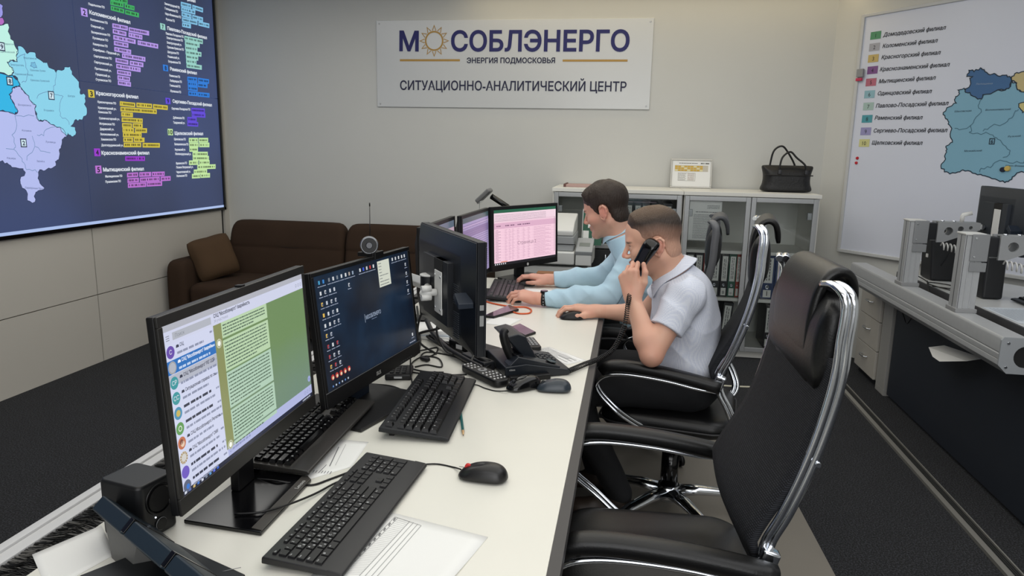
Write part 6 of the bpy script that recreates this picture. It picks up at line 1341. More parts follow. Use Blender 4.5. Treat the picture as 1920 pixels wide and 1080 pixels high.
def chair(label, loc, yaw, fm, lm, dz=0., head=None):
    """local: sitter looks towards -X; origin on the floor under the lift"""
    o = thing('office_chair', label, 'office chair', (loc[0], loc[1], .006), math.radians(yaw), None)
    Zd = lambda pts: [(p[0], p[1], p[2] + dz) for p in pts]
    sub = lambda name, mb, mat, **k: mb.build(name, mat, o, **k)
    head = head or lm
    for s in (-1, 1):                                       # side tubes of the back, double ribbed
        path = [(.270, .222*s, 1.185)] + [(x, (.226 + .010*(1.15 - z))*s, z) for x, z in FPROF] + [(.172, .236*s, .62), (.205, .236*s, .56), (.225, .225*s, .50), (.20, .20*s, .455), (.13, .17*s, .425), (.02, .14*s, .42)]
        m = MB(); path = [(.250, .165*s, 1.196), (.258, .20*s, 1.200)] + path
        if fm is chrome:
            for d_ in (-.0072, .0072): m.tube(bez(Zd([(x + d_, y, z) for x, y, z in path]), 5), 1, 10, flat=(.0085, .0075), up=(1, 0, 0))
        else: m.tube(bez(Zd(path), 5), 1, 12, flat=(.016, .009), up=(1, 0, 0))
        sub('frame_tube', m, fm)
        m = MB(); m.cbox((.168, .242*s, .655 + dz), (.035, .03, .05), Matrix.Rotation(.3, 3, 'Y')); sub('frame_joint', m, fm, bevel=.006)
        m = MB(); m.cyl((.245, .232*s, .86 + dz), (.245, .242*s, .86 + dz), .006, .005, 12); sub('bolt', m, chrome)
        # arm: pad on a bent double tube
        ay = .285*s
        padp = [(.175, .640), (.10, .655), (.0, .670), (-.10, .679), (-.17, .680), (-.215, .672), (-.238, .650)]
        rings = []
        for i, (x, z) in enumerate(bez(padp, 4)):
            t = i/24.; w = .027*(1 if t < .85 else 1 - .35*(t - .85)/.15)*(1 if t > .06 else .85); h = .021
            nx = np.array([padp[min(int(t*6) + 1, 6)][0] - padp[int(min(t, .99)*6)][0], 0, padp[min(int(t*6) + 1, 6)][1] - padp[int(min(t, .99)*6)][1]]); nx /= np.linalg.norm(nx); up = np.array([nx[2], 0, -nx[0]])
            if up[2] < 0 and abs(up[2]) > .2: up = -up
            rings.append([tuple(np.array([x, ay, z + dz + .008]) + w*math.cos(a)*abs(math.cos(a))**-.3*np.array([0, 1, 0]) + h*(math.sin(a)*abs(math.sin(a) + 1e-9)**-.3)*up) for a in [2*PI*(k + .5)/16 for k in range(16)]])
        m = MB(); m.loft(rings, True, True, True); sub('arm_pad', m, lm)
        loop = [(.172, .634), (.10, .638), (.0, .653), (-.10, .661), (-.17, .660), (-.222, .648), (-.252, .618), (-.248, .59), (-.215, .553), (-.165, .512), (-.105, .468), (-.05, .435)]
        m = MB()
        for d_ in (-.016, .016):
            lp = [(x, ay + d_*(1 if i > 5 else .4 + .12*i) - (.05*s*max(0, i - 9)/2), z + dz) for i, (x, z) in enumerate(loop)]
            m.tube(bez(lp, 5), .0062, 8)
        sub('arm_tube', m, fm)
    # mesh back with a lumbar bulge
    NU, NV = 14, 22; vs = []; uv = []
    zs = np.linspace(.575, 1.06, NV + 1)
    def fx(z):
        P = FPROF[::-1]
        if z <= P[0][1]: return P[0][0] + (P[0][1] - z)*.25
        for (x0, z0), (x1, z1) in zip(P[:-1], P[1:]):
            if z0 <= z <= z1: return x0 + (x1 - x0)*(z - z0)/(z1 - z0)
        return P[-1][0]
    for layer in (0, 1):
        for z in zs:
            hw = .228 if z > .66 else .228 - .075*((.66 - z)/.085)**1.5
            for i in range(NU + 1):
                u = -1 + 2*i/NU; bl = .034*math.exp(-((z - .70)/.11)**2) + .022
                vs.append((fx(z) - bl*(1 - .35*u*u) - (.0 if layer == 0 else -.016), u*hw, z + dz)); uv.append((u*hw, z))
    n1 = (NU + 1)*(NV + 1); fs = []
    for j in range(NV):
        for i in range(NU):
            a = j*(NU+1) + i; fs.append((a, a + NU + 1, a + NU + 2, a + 1)); fs.append((n1 + a, n1 + a + 1, n1 + a + NU + 2, n1 + a + NU + 1))
    edge_ = [i for i in range(NU + 1)] + [j*(NU+1) + NU for j in range(1, NV + 1)] + [NV*(NU+1) + i for i in range(NU - 1, -1, -1)] + [j*(NU+1) for j in range(NV - 1, 0, -1)]
    for a, b in zip(edge_, edge_[1:] + edge_[:1]): fs.append((a, b, n1 + b, n1 + a))
    m = MB(); m.add(vs, fs, True); q = sub('backrest', m, cmesh); ul = q.data.uv_layers.new(name='UV')
    for lp in q.data.loops: ul.data[lp.index].uv = uv[lp.vertex_index]
    # padded insert and the saddle headrest
    m = MB(); rings = []
    for t in np.linspace(0, 1, 9):
        z = .975 + .20*t; hw = .20*(1 - .12*abs(2*t - 1)**4); d = .036*(1 - abs(2*t - 1)**3*.8)
        rings.append([(fx(min(z, 1.15)) - .004 + x, y, z + dz) for x, y in rrect(2*d, 2*hw, d*.9, 4)])
    m.loft(rings, True, True, True); sub('neck_pad', m, lm, sub=1)
    sad = [(.256, .965), (.246, 1.01), (.241, 1.06), (.242, 1.12), (.250, 1.170), (.266, 1.202), (.288, 1.213), (.310, 1.202), (.322, 1.17), (.326, 1.13)]
    rings = []; SP = bez(sad, 3)
    for i, p in enumerate(SP):
        t_ = SP[min(i + 1, len(SP) - 1)] - SP[max(i - 1, 0)]; t_ = t_/np.linalg.norm(t_); nn = np.array([-t_[1], t_[0]]); f_ = i/(len(SP) - 1); hw = .132*(1 - .10*abs(2*f_ - .7)**3); th_ = .011*(1 - .4*abs(2*f_ - 1)**4)
        rings.append([(p[0] + nn[0]*x, y, p[1] + nn[1]*x + dz) for x, y in rrect(2*th_, 2*hw, th_*.95, 4)])
    m = MB(); m.loft(rings, True, True, True); sub('headrest', m, head, sub=1)
    # seat, mechanism, lift, base
    m = MB(); rings = []
    for z, ins in ((.425, .03), (.43, .008), (.455, 0), (.475, .0), (.492, .012), (.500, .04), (.503, .10)):
        rings.append([(-.015 + x + (0.0), y, z + dz - .008*math.cos(y*9)*(z > .49)) for x, y in rrect(.485 - 2*ins, .485 - 2*ins, .09, 6)])
    m.loft(rings, True, True, True); sub('seat', m, lm, sub=1)
    m = MB(); m.tube([(-.015 + x, y, .458 + dz) for x, y in rrect(.492, .492, .09, 8)], .004, 6, closed=True); sub('seat_piping', m, M('piping', (36, 36, 38), .5))
    m = MB(); m.box((-.12, -.09, .375 + dz), (.13, .09, .424 + dz)); sub('mechanism', m, black_pl, bevel=.01)
    m = MB(); m.cyl((.02, .09, .395 + dz), (.03, .24, .385 + dz), .005).cyl((.03, .24, .385 + dz), (.033, .275, .383 + dz), .009, .008); sub('lever', m, fm)
    m = MB(); m.cyl((0, 0, .12), (0, 0, .29), .036, .033, 20).cyl((0, 0, .29), (0, 0, .385 + dz), .024, .022, 16); sub('gas_lift', m, gloss_black)
    m = MB(); m.cyl((0, 0, .075), (0, 0, .135), .052, .042, 20); sub('hub', m, fm)
    for k in range(5):
        a = 2*PI*k/5 + .35; c_, s_ = math.cos(a), math.sin(a); d_ = np.array([c_, s_, 0]); w_ = np.array([-s_, c_, 0])
        m = MB(); rr_ = []
        for r_, zc, hw, hh in ((.03, .105, .032, .024), (.12, .108, .028, .019), (.22, .098, .024, .015), (.30, .086, .018, .011), (.318, .082, .012, .008)): rr_.append([tuple(d_*r_ + w_*hw*math.cos(q) + np.array([0, 0, zc + hh*math.sin(q)])) for q in [2*PI*i/12 for i in range(12)]])
        m.loft(rr_, True, True, True); leg_ = sub('leg', m, fm)
        m = MB(); cc_ = d_*.30; m.cyl(cc_ + [0, 0, .055], cc_ + [0, 0, .085], .007).cyl(cc_ + w_*.007 + [0, 0, .0285] - d_*.012, cc_ + w_*.024 + [0, 0, .0285] - d_*.012, .027, None, 18).cyl(cc_ - w_*.007 + [0, 0, .0285] - d_*.012, cc_ - w_*.024 + [0, 0, .0285] - d_*.012, .027, None, 18).cbox(cc_ + [0, 0, .05] - d_*.008, (.03, .03, .02)); sub('caster', m, black_pl)
    return o
chair('nearest empty black mesh office chair with chrome frame and leather headrest', (.122, 1.565), 2.8, chrome, leather)
chair('chrome framed black office chair under the man on the phone', (.212, 2.72), -9., chrome, leather)
chair('grey framed black office chair under the man in the light blue shirt', (.132, 3.43), -7., M('frame_grey', (98, 99, 102), .5, .3), M('leather_dull', (30, 31, 33), .5, bump=(260, .2, .001)), -.055, M('headrest_grey', (62, 64, 68), .5))
# ================================================================ people: smooth implicit bodies turned into one surface each
def v3(*a): return np.array(a, float)
def smin(a, b, k):
    h = np.clip(.5 + .5*(b - a)/k, 0, 1); return b*(1 - h) + a*h - k*h*(1 - h)
def smax(a, b, k): return -smin(-a, -b, k)
def rc(a, b, r0, r1=None):
    a = v3(*a); b = v3(*b); r1 = r0 if r1 is None else r1; ba = b - a; L = ba @ ba
    def fn(P):
        t = np.clip(((P - a) @ ba)/L, 0, 1); return np.linalg.norm(P - a - t[:, None]*ba, axis=1) - (r0 + (r1 - r0)*t)
    m = max(r0, r1); return (fn, np.minimum(a, b) - m, np.maximum(a, b) + m)
def ell(c, r, R=None):
    c = v3(*c); r = v3(*r)
    def fn(P):
        Q = P - c
        if R is not None: Q = Q @ R
        k0 = np.linalg.norm(Q/r, axis=1); k1 = np.linalg.norm(Q/(r*r), axis=1) + 1e-9; return k0*(k0 - 1)/k1
    m = r.max(); return (fn, c - m, c + m)
FAR = .11
def ev(prim, P):
    fn, lo, hi = prim; d = np.full(len(P), FAR); m = np.all((P > lo - FAR) & (P < hi + FAR), axis=1)
    if m.any(): d[m] = np.minimum(fn(P[m]), FAR)
    return d
def union(prims, k): 
    def fn(P):
        d = ev(prims[0], P)
        for q in prims[1:]: d = smin(d, ev(q, P), k)
        return d
    lo = np.min([q[1] for q in prims], axis=0); hi = np.max([q[2] for q in prims], axis=0); return (fn, lo, hi)
def surface(sdf, lo, hi, h):
    """surface nets on a sparse grid"""
    lo = np.array(lo) - 3*h; B = 8; n = np.ceil((np.array(hi) + 3*h - lo)/h/B).astype(int)*B
    nb = n//B; g = np.indices(nb).reshape(3, -1).T; ctr = lo + (g*B + B/2)*h; dc = sdf(ctr)
    V = np.repeat(np.repeat(np.repeat(np.where(dc < 0, -1., 1.).reshape(nb), B, 0), B, 1), B, 2).astype(np.float32)
    act = g[np.abs(dc) < B*h*.9 + .012]; off = np.indices((B, B, B)).reshape(3, -1).T
    for s0 in range(0, len(act), 400):
        a = act[s0:s0 + 400]; idx = (a[:, None, :]*B + off[None]).reshape(-1, 3); d = sdf(lo + idx*h); V[idx[:, 0], idx[:, 1], idx[:, 2]] = d
    ins = V < 0; c = [ins[i:n[0]-1+i, j:n[1]-1+j, k:n[2]-1+k] for i in (0, 1) for j in (0, 1) for k in (0, 1)]
    s = sum(x.astype(np.int8) for x in c); cell = np.argwhere((s > 0) & (s < 8)); idm = -np.ones(n, int); idm[cell[:, 0], cell[:, 1], cell[:, 2]] = np.arange(len(cell))
    acc = np.zeros((len(cell), 3)); cnt = np.zeros(len(cell)); E8 = [(i, j, k) for i in (0, 1) for j in (0, 1) for k in (0, 1)]
    for p in E8:
        for ax in range(3):
            if p[ax]: continue
            q = list(p); q[ax] = 1; A = cell + p; Bq = cell + q; va = V[A[:, 0], A[:, 1], A[:, 2]]; vb = V[Bq[:, 0], Bq[:, 1], Bq[:, 2]]; m = (va < 0) != (vb < 0)
            t = np.clip(va[m]/(va[m] - vb[m]), 0, 1); pt = A[m].astype(float); pt[:, ax] += t; acc[m] += pt; cnt[m] += 1
    pts = lo + acc/cnt[:, None]*h; quads = []
    for ax in range(3):
        b, c_ = [(1, 2), (2, 0), (0, 1)][ax]; sl0 = [slice(None)]*3; sl1 = [slice(None)]*3; sl0[ax] = slice(0, -1); sl1[ax] = slice(1, None)
        a0 = ins[tuple(sl0)]; a1 = ins[tuple(sl1)]; ed = np.argwhere(a0 != a1); ed = ed[(ed[:, b] > 0) & (ed[:, c_] > 0)]
        fl = a0[ed[:, 0], ed[:, 1], ed[:, 2]]; eb = np.eye(3, dtype=int)[b]; ec = np.eye(3, dtype=int)[c_]
        q = np.stack([idm[tuple((ed - x).T)] for x in (eb + ec, ec, 0*eb, eb)], 1); q[~fl] = q[~fl][:, ::-1]; quads.append(q)
    Q = np.concatenate(quads); Q = Q[(Q >= 0).all(1)]
    return pts, Q
def mesh_obj(name, pts, Q, mats, parent=None, color=None, root=None, smooth_it=0):
    me = bpy.data.meshes.new(name); inv = None
    if root is not None: pts = pts - np.array(root)
    me.vertices.add(len(pts)); me.vertices.foreach_set('co', pts.astype(np.float32).ravel()); me.loops.add(len(Q)*4); me.loops.foreach_set('vertex_index', Q.ravel().astype(np.int32))
    me.polygons.add(len(Q)); me.polygons.foreach_set('loop_start', np.arange(0, len(Q)*4, 4, dtype=np.int32)); me.polygons.foreach_set('use_smooth', np.ones(len(Q), bool)); me.update(calc_edges=True); me.validate()
    for m in (mats if isinstance(mats, list) else [mats]): me.materials.append(m)
    if color is not None:
        a = me.color_attributes.new('Col', 'FLOAT_COLOR', 'POINT'); a.data.foreach_set('color', np.c_[color, np.ones(len(color))].astype(np.float32).ravel())
    o = bpy.data.objects.new(name, me); COL.objects.link(o)
    if parent is not None: o.parent = parent
    if smooth_it: sm = o.modifiers.new('smooth', 'SMOOTH'); sm.factor = .5; sm.iterations = smooth_it
    return o
def ncol(*c): return np.array([lin(x) for x in c])
def rot(yaw, pitch, roll=0.):
    """head axes: columns forward, left, up"""
    return np.array(Matrix.Rotation(yaw, 3, 'Z') @ Matrix.Rotation(pitch, 3, 'Y') @ Matrix.Rotation(roll, 3, 'X'))
def wob(P, f, s=0.):
    """soft wrinkle field, roughly -1..1"""
    return .5*np.sin(f*(P[:, 0]*.8 + P[:, 2]*.9 + P[:, 1]*.3) + 2.2*np.sin(f*.37*(P[:, 1] - P[:, 0]*.6) + s) + s) + .5*np.sin(f*.63*(P[:, 2] - P[:, 0]*.7 - P[:, 1]*.5) + 1.9*np.sin(f*.29*(P[:, 0] + P[:, 1]) + 2*s))

def crease(P, f, s=0.):
    q = f*(P[:, 2]*.75 + P[:, 0]*.65) + 2.0*np.sin(f*.31*(P[:, 1] + P[:, 0]*.4) + s) + s; r = f*.7*(P[:, 0]*.8 - P[:, 2]*.55 + P[:, 1]*.4) + 1.6*np.sin(f*.23*(P[:, 2] - P[:, 1]) + 2*s)
    return (1 - 2*np.abs(np.sin(q))**.6)*.5*np.clip(np.sin(q*.21 + s) + .4, 0, 1) + (1 - 2*np.abs(np.sin(r))**.6)*.5*np.clip(np.sin(r*.27 + 1 + s) + .3, 0, 1)
def head_prims(sc=1.):
    e = lambda c, r: ell([x*sc for x in c], [x*sc for x in r]); q = lambda a, b, r0, r1: rc([x*sc for x in a], [x*sc for x in b], r0*sc, r1*sc)
    core = union([e((-.006, 0, .045), (.097, .076, .084)), e((.036, 0, .045), (.054, .062, .058)), e((.040, 0, -.030), (.050, .056, .074)), q((-.012, .052, -.050), (.062, .022, -.092), .017, .015), q((-.012, -.052, -.050), (.062, -.022, -.092), .017, .015),
                  e((.076, 0, -.092), (.020, .022, .019)), e((.058, .040, -.018), (.026, .022, .020)), e((.058, -.040, -.018), (.026, .022, .020)), q((.082, .034, .024), (.084, -.034, .024), .011, .011)], .022*sc)
    neck = q((-.022, 0, -.045), (-.052, 0, -.185), .056, .062)
    nose = union([q((.090, 0, .018), (.112, 0, -.024), .0065, .0095), e((.101, .012, -.029), (.011, .008, .0075)), e((.101, -.012, -.029), (.011, .008, .0075))], .008*sc)
    lips = union([q((.089, .016, -.0535), (.0945, 0, -.052), .0045, .0055), q((.089, -.016, -.0535), (.0945, 0, -.052), .0045, .0055), q((.087, .013, -.0635), (.092, 0, -.065), .005, .0062), q((.087, -.013, -.0635), (.092, 0, -.065), .005, .0062)], .003*sc)
    eyes = [e((.0785, .031, .005), (.0125, .0125, .012)), e((.0785, -.031, .005), (.0125, .0125, .012))]
    sock = [e((.098, .033, .004), (.017, .019, .013)), e((.098, -.033, .004), (.017, .019, .013))]
    ears = []
    for s in (1, -1):
        rim = [(.008, .076, -.024), (.004, .082, .006), (-.004, .089, .024), (-.018, .093, .027), (-.028, .092, .016), (-.027, .089, -.002), (-.018, .084, -.020), (-.006, .079, -.033), (.004, .076, -.030)]
        seg = [q((a[0], s*a[1], a[2]), (b[0], s*b[1], b[2]), .0042, .0042) for a, b in zip(rim[:-1], rim[1:])]
        seg.append(e((-.010, s*.080, -.002), (.017, .007, .024))); seg.append(q((-.016, s*.084, .010), (-.012, s*.083, -.014), .0035, .0035)); ears.append(union(seg, .005*sc))
    return core, neck, nose, lips, eyes, sock, ears
def head_sdf(sc=1.):
    core, neck, nose, lips, eyes, sock, ears = head_prims(sc)
    def fn(P):
        d = ev(core, P)
        for s_ in sock: d = smax(d, -ev(s_, P), .010*sc)
        d = smin(d, ev(nose, P), .010*sc); d = smin(d, ev(lips, P), .006*sc)
        for e_ in eyes: d = smin(d, ev(e_, P), .0025)
        for e_ in ears: d = smin(d, ev(e_, P), .006)
        return smin(d, ev(neck, P), .035*sc)
    return (fn, v3(-.13, -.12, -.26)*sc, v3(.13, .12, .16)*sc)
def poly2(P2, poly):
    """signed distance to a polygon (inside negative)"""
    V = np.array(poly); d = np.full(len(P2), 9.); s = np.ones(len(P2)); N = len(V)
    for i in range(N):
        a, b = V[i], V[i-1]; e = b - a; w = P2 - a; t = np.clip((w @ e)/(e @ e), 0, 1); q = w - t[:, None]*e; d = np.minimum(d, (q*q).sum(1))
        c1 = P2[:, 1] >= a[1]; c2 = P2[:, 1] < b[1]; c3 = e[0]*w[:, 1] > e[1]*w[:, 0]; m = (c1 & c2 & c3) | (~c1 & ~c2 & ~c3); s[m] *= -1
    return s*np.sqrt(d)
def hand(W, f, u, left, curl, spread=.10, thumb=None, sc=1.):
    """W wrist, f towards the knuckles, u back of the hand; curl: three bend angles per finger in degrees"""
    W = v3(*W); f = _n(v3(*f)); u = v3(*u); u = _n(u - f*(u @ f)); s = np.cross(f, u) if left else np.cross(u, f); prims = []
    kx = [.030, .010, -.010, -.028]; kf = [.094, .098, .092, .083]; LEN = [(.043, .026, .021), (.047, .030, .022), (.043, .027, .021), (.033, .020, .018)]; RAD = [(.0098, .0088, .0078), (.0100, .0090, .0080), (.0094, .0084, .0075), (.0085, .0074, .0066)]
    palm = [rc(W, W + f*.02, .026*sc, .026*sc)]
    for i in range(4):
        K = W + (f*kf[i] + s*kx[i] + u*(.004 - .0025*abs(i - 1.2)))*sc; palm.append(rc(W + (f*.012 + s*kx[i]*.55)*sc, K, .0165*sc, .0125*sc))
    palm.append(rc(W + (f*.03 - u*.010 + s*.018)*sc, W + (f*.07 - u*.010 + s*.012)*sc, .014*sc, .012*sc)); palm.append(rc(W + (f*.03 - u*.010 - s*.018)*sc, W + (f*.065 - u*.009 - s*.020)*sc, .014*sc, .011*sc))
    P_ = union(palm, .014*sc); fingers = []
    for i in range(4):
        K = W + (f*kf[i] + s*kx[i] + u*(.004 - .0025*abs(i - 1.2)))*sc; a = 0.; p = K; seg = []; c = curl[i]; fd = _n(f + s*spread*(1.2 - i)*.5)
        for j in range(3):
            a += math.radians(c[j]); d = fd*math.cos(a) - u*math.sin(a); q = p + d*LEN[i][j]*sc; seg.append(rc(p, q, RAD[i][j]*sc, (RAD[i][j] - .0009)*sc)); p = q
        seg.append(ell(p - d*.004*sc + u*.0, (.0072*sc,)*3)); fingers.append(union(seg, .004*sc))
    th = thumb or [(.024, .022, -.012), (.052, .046, -.018), (.082, .058, -.022), (.108, .060, -.026)]
    T = [W + (f*a + s*b + u*c)*sc for a, b, c in th]; tseg = [rc(T[0], T[1], .0165*sc, .0130*sc), rc(T[1], T[2], .0120*sc, .0100*sc), rc(T[2], T[3], .0100*sc, .0082*sc)]; tb_ = union(tseg, .006*sc)
    def fn(P):
        d = ev(P_, P); m = np.full(len(P), FAR)
        for q in fingers: m = np.minimum(m, ev(q, P))
        d = smin(d, m, .007*sc); return smin(d, ev(tb_, P), .012*sc)
    lo = np.min([q[1] for q in [P_, tb_] + fingers], axis=0); hi = np.max([q[2] for q in [P_, tb_] + fingers], axis=0); return (fn, lo, hi)

skin_m = M('skin', (214, 166, 142), .48, attr='Col', bump=(320, .12, .0008)); ps = skin_m.node_tree.nodes['Principled BSDF']; ps.inputs['Subsurface Weight'].default_value = .12; ps.inputs['Subsurface Radius'].default_value = (.012, .005, .003); ps.inputs['Subsurface Scale'].default_value = .5
hair_m = M('hair', (40, 30, 24), .5, attr='Col', bump=(26, .75, .006, (9, 9, 1.6)), spec=.35)
trouser_m = M('trousers_black', (17, 18, 22), .85, bump=(300, .3, .001)); shoe_m = M('shoe_brown', (52, 42, 36), .45); sole_m = M('sole', (16, 16, 16), .6); belt_m = M('belt', (14, 14, 14), .35)
def person(label, H0, Hyaw, Hpitch, hsc, J, skin, hairspec, shirt_mat, sleeve_end, hands, watch=None, hem_long=True, troll=0.):
    """J: joints; hands: (left prim, right prim); sleeve_end: 0..1 along the arm for short sleeves, None for long ones"""
    HR = rot(Hyaw, Hpitch, troll); H0 = v3(*H0); hs = head_sdf(hsc); root = (J['pelvis'][0], J['pelvis'][1], 0.006)
    loc = lambda P: (P - H0) @ HR
    hb = 0.30*hsc
    head = (lambda P: hs[0](loc(P)), H0 - hb, H0 + hb)
    na = _n(v3(*J['na'])); nb_ = v3(*J['neck']) + na*.075
    arms = []
    for sd in ('l', 'r'):
        S_, E_, W_ = [v3(*J[sd + k]) for k in ('sh', 'el', 'wr')]; m1 = E_ + (W_ - E_)*.28
        arms.append(union([rc(S_, E_, .047, .038), rc(E_, m1, .037, .042), rc(m1, W_, .041, .0265)], .02))
    PV, CH, NK = v3(*J['pelvis']), v3(*J['chest']), v3(*J['neck'])
    ax = _n(CH - PV); TR = np.stack([_n(np.cross(v3(0, 1, 0), ax)), v3(0, 1, 0), ax], 1)       # columns: back-front axis, side, up the trunk
    core = union([ell(PV + ax*.02, (.105, .155, .12), TR), ell(PV + (CH - PV)*.55, (.095, .14, .15), TR), ell(CH, (.105, .160, .15), TR), rc(v3(*J['lsh']), v3(*J['rsh']), .045, .045), rc(CH + ax*.07, NK, .075, .055), rc(NK, nb_, .055, .055)], .05)
    legs = []
    for sd in ('l', 'r'): legs.append(union([rc(J[sd + 'hp'], J[sd + 'kn'], .072, .048), rc(J[sd + 'kn'], J[sd + 'an'], .046, .034)], .02))
    groups = [core, head] + arms + legs
    def body(P):
        d = smin(ev(core, P), ev(head, P), .03)
        for a in arms + legs: d = smin(d, ev(a, P), .02)
        for h_ in hands: d = smin(d, ev(h_, P), .012)
        return d
    lo = np.min([g[1] for g in groups + list(hands)], axis=0) - .02; hi = np.max([g[2] for g in groups + list(hands)], axis=0) + .02
    lo = np.maximum(lo, v3(-9, -9, .03))
    pts, Q = surface(body, lo, hi, .0034)
    # skin colouring: lips, brows, eyes, stubble, ears
    L = loc(pts)/hsc; c = np.tile(ncol(*skin), (len(pts), 1)); ishead = (np.abs(L) < .16).all(1)
    def mixc(mask, col, w): 
        w_ = (np.clip(mask, 0, 1)*w)[:, None]; c[:] = c*(1 - w_) + ncol(*col)*w_
    lump = lambda cx, cy, cz, rx, ry, rz: np.clip(1.6 - 1.6*(((L[:, 0] - cx)/rx)**2 + ((np.abs(L[:, 1]) - cy)/ry)**2 + ((L[:, 2] - cz)/rz)**2), 0, 1)*ishead
    mixc(lump(.10, 0, -.058, .025, .022, .014), (176, 104, 96), .7); mixc(lump(.05, .045, -.03, .03, .03, .03), (220, 140, 122), .35); mixc(lump(.112, 0, -.026, .022, .018, .016), (216, 134, 116), .6)
    mixc(lump(-.012, .088, -.004, .03, .02, .035), (222, 142, 126), .55); mixc(lump(.086, .034, .025, .02, .022, .0055), hairspec['brow'], .9); mixc(lump(.089, .031, .005, .01, .0115, .0052), (176, 170, 166), .8); mixc(lump(.092, .030, .005, .006, .005, .0055), (54, 62, 66), 1); mixc(lump(.086, .031, .0125, .012, .015, .0028), (70, 48, 40), .8)
    st = np.clip(1 - ((L[:, 0] - .04)/.075)**2, 0, 1)*np.clip((-.018 - L[:, 2])/.03, 0, 1)*np.clip((L[:, 2] + .135)/.03, 0, 1)*ishead; mixc(st, hairspec['stubble'], hairspec.get('stub', .3))
    nape = np.clip(1 - ((L[:, 0] + .07)/.07)**2, 0, 1)*np.clip(1 - ((L[:, 2] + .075)/.045)**2, 0, 1)*ishead; mixc(nape, hairspec['stubble'], hairspec.get('nape', .35))
    c[:] = c*(1 + .05*wob(pts, 60, 1.)[:, None]*v3(.4, 1, 1)); el_ = np.exp(-(np.linalg.norm(pts - v3(*J['lel']), axis=1)/.06)**2); mixc(el_, (206, 130, 112), .4)
    kn = np.zeros(len(pts)); 
    for h_ in hands: kn = np.maximum(kn, ((pts > h_[1] - .005) & (pts < h_[2] + .005)).all(1)*(.5 + .5*wob(pts, 120)))
    mixc(kn, (206, 138, 120), .35)
    o = mesh_obj('person', pts, Q, skin_m, None, c, root); o.location = root; tag(o, label, 'person')
    # hair: a shell over the skull inside the hairline
    cap = union([ell((-.006, 0, .045), (.097, .076, .084)), ell((.036, 0, .045), (.054, .062, .058)), ell((-.03, 0, -.03), (.062, .063, .06))], .022)
    th = hairspec['thick']; fade = hairspec.get('fade', 0)
    def hair(P):
        q = loc(P)/hsc; up = np.clip((q[:, 2] - .0)/.10, 0, 1); t_ = th[0] + (th[1] - th[0])*up**hairspec.get('pow', 1) + hairspec.get('front', 0)*np.clip((q[:, 0] - .02)/.06, 0, 1)*np.clip((q[:, 2] - .06)/.04, 0, 1)
        tuft = .5*np.sin(70*q[:, 0] + 40*q[:, 1] + 2*np.sin(60*q[:, 1])) + .5*np.sin(110*q[:, 1] - 50*q[:, 0] + 1.5*np.sin(80*q[:, 0]))
        line0 = poly2(q[:, [0, 2]], hairspec['line']); t_ = t_*np.clip(-line0/hairspec.get('taper', .02), hairspec.get('tmin', .05), 1)
        d = ev(cap, q) - t_ - hairspec.get('tuft', .002)*tuft*up*np.clip(-line0/.02, 0, 1)
        line = line0 + .0012*np.sin(q[:, 0]*240 + q[:, 2]*180) 
        d = smax(d, line, .006); earcut = ev(ell((-.008, .088, .0), (.028, .03, .036)), np.c_[q[:, 0], np.abs(q[:, 1]), q[:, 2]]); d = smax(d, -(earcut - .002), .004)
        return d*hsc*.9
    hp, hq = surface(hair, H0 - .15, H0 + .17, .0030); Lh = loc(hp)/hsc
    hc = np.tile(ncol(*hairspec['col']), (len(hp), 1)); w = np.clip((Lh[:, 2] - hairspec.get('topz', .07))/.05, 0, 1)*hairspec.get('topw', 0); hc = hc*(1 - w[:, None]) + ncol(*hairspec.get('top', hairspec['col']))*w[:, None]
    if fade:
        w = np.clip((fade - Lh[:, 2] - .35*np.clip(-.02 - Lh[:, 0], 0, .1))/.075, 0, 1)*hairspec.get('fadew', .7); hc = hc*(1 - w[:, None]) + (ncol(*skin)*.84)*w[:, None]
    mesh_obj('hair', hp, hq, hair_m, o, hc, root)
    # shirt
    arms_c = []
    for sd in ('l', 'r'):
        S_, E_, W_ = [v3(*J[sd + k]) for k in ('sh', 'el', 'wr')]
        if sleeve_end is None:
            W2 = E_ + (W_ - E_)*.93; m1 = E_ + (W_ - E_)*.45; arms_c.append((union([rc(S_, E_, .066, .056), rc(E_, m1, .056, .053), rc(m1, W2, .052, .038), rc(W2 - _n(W_ - E_)*.055, W2 + _n(W_ - E_)*.02, .0395, .0385)], .012), W2, _n(W_ - E_)))
        else:
            e2 = S_ + (E_ - S_)*(sleeve_end + .25); arms_c.append((rc(S_, e2, .066, .064), S_ + (E_ - S_)*sleeve_end, _n(E_ - S_)))
    tor = union([ell(PV + ax*.05, (.128, .176, .13), TR), ell(PV + (CH - PV)*.55, (.122, .168, .17), TR), ell(CH, (.126, .178, .16), TR), rc(v3(*J['lsh']), v3(*J['rsh']), .062, .062), rc(CH + ax*.06, NK - ax*.015, .088, .062)], .06)
    hem = PV + v3(0, 0, -.012); skin_cut = rc(NK - ax*.05, nb_ + (nb_ - NK)*2, .0555, .0555)
    def shirt(P):
        d = smin(ev(tor, P), smin(ev(core, P), ev(head, P), .03) - .0075, .012)
        near = np.zeros(len(P))
        for a, e_, dr in arms_c:
            da = ev(a, P); da = da - (.0055 if sleeve_end is None else .003)*crease(P, 44, e_[1]*3)*np.clip(1 - np.abs(da)/.03, 0, 1) - .002*wob(P, 95 if sleeve_end is None else 70, e_[1])*np.clip(1 - np.abs(da)/.03, 0, 1); da = smax(da, (P - e_) @ dr, .003); d = smin(d, da, .035)
        d = d - .0042*wob(P, 46, 1.3)*np.clip(1 - np.abs(d)/.03, 0, 1) - .0062*crease(P, 30, root[1])*np.clip((np.linalg.norm(P - NK, axis=1) - .09)/.06, 0, 1)*np.clip(1 - np.abs(d)/.03, 0, 1)
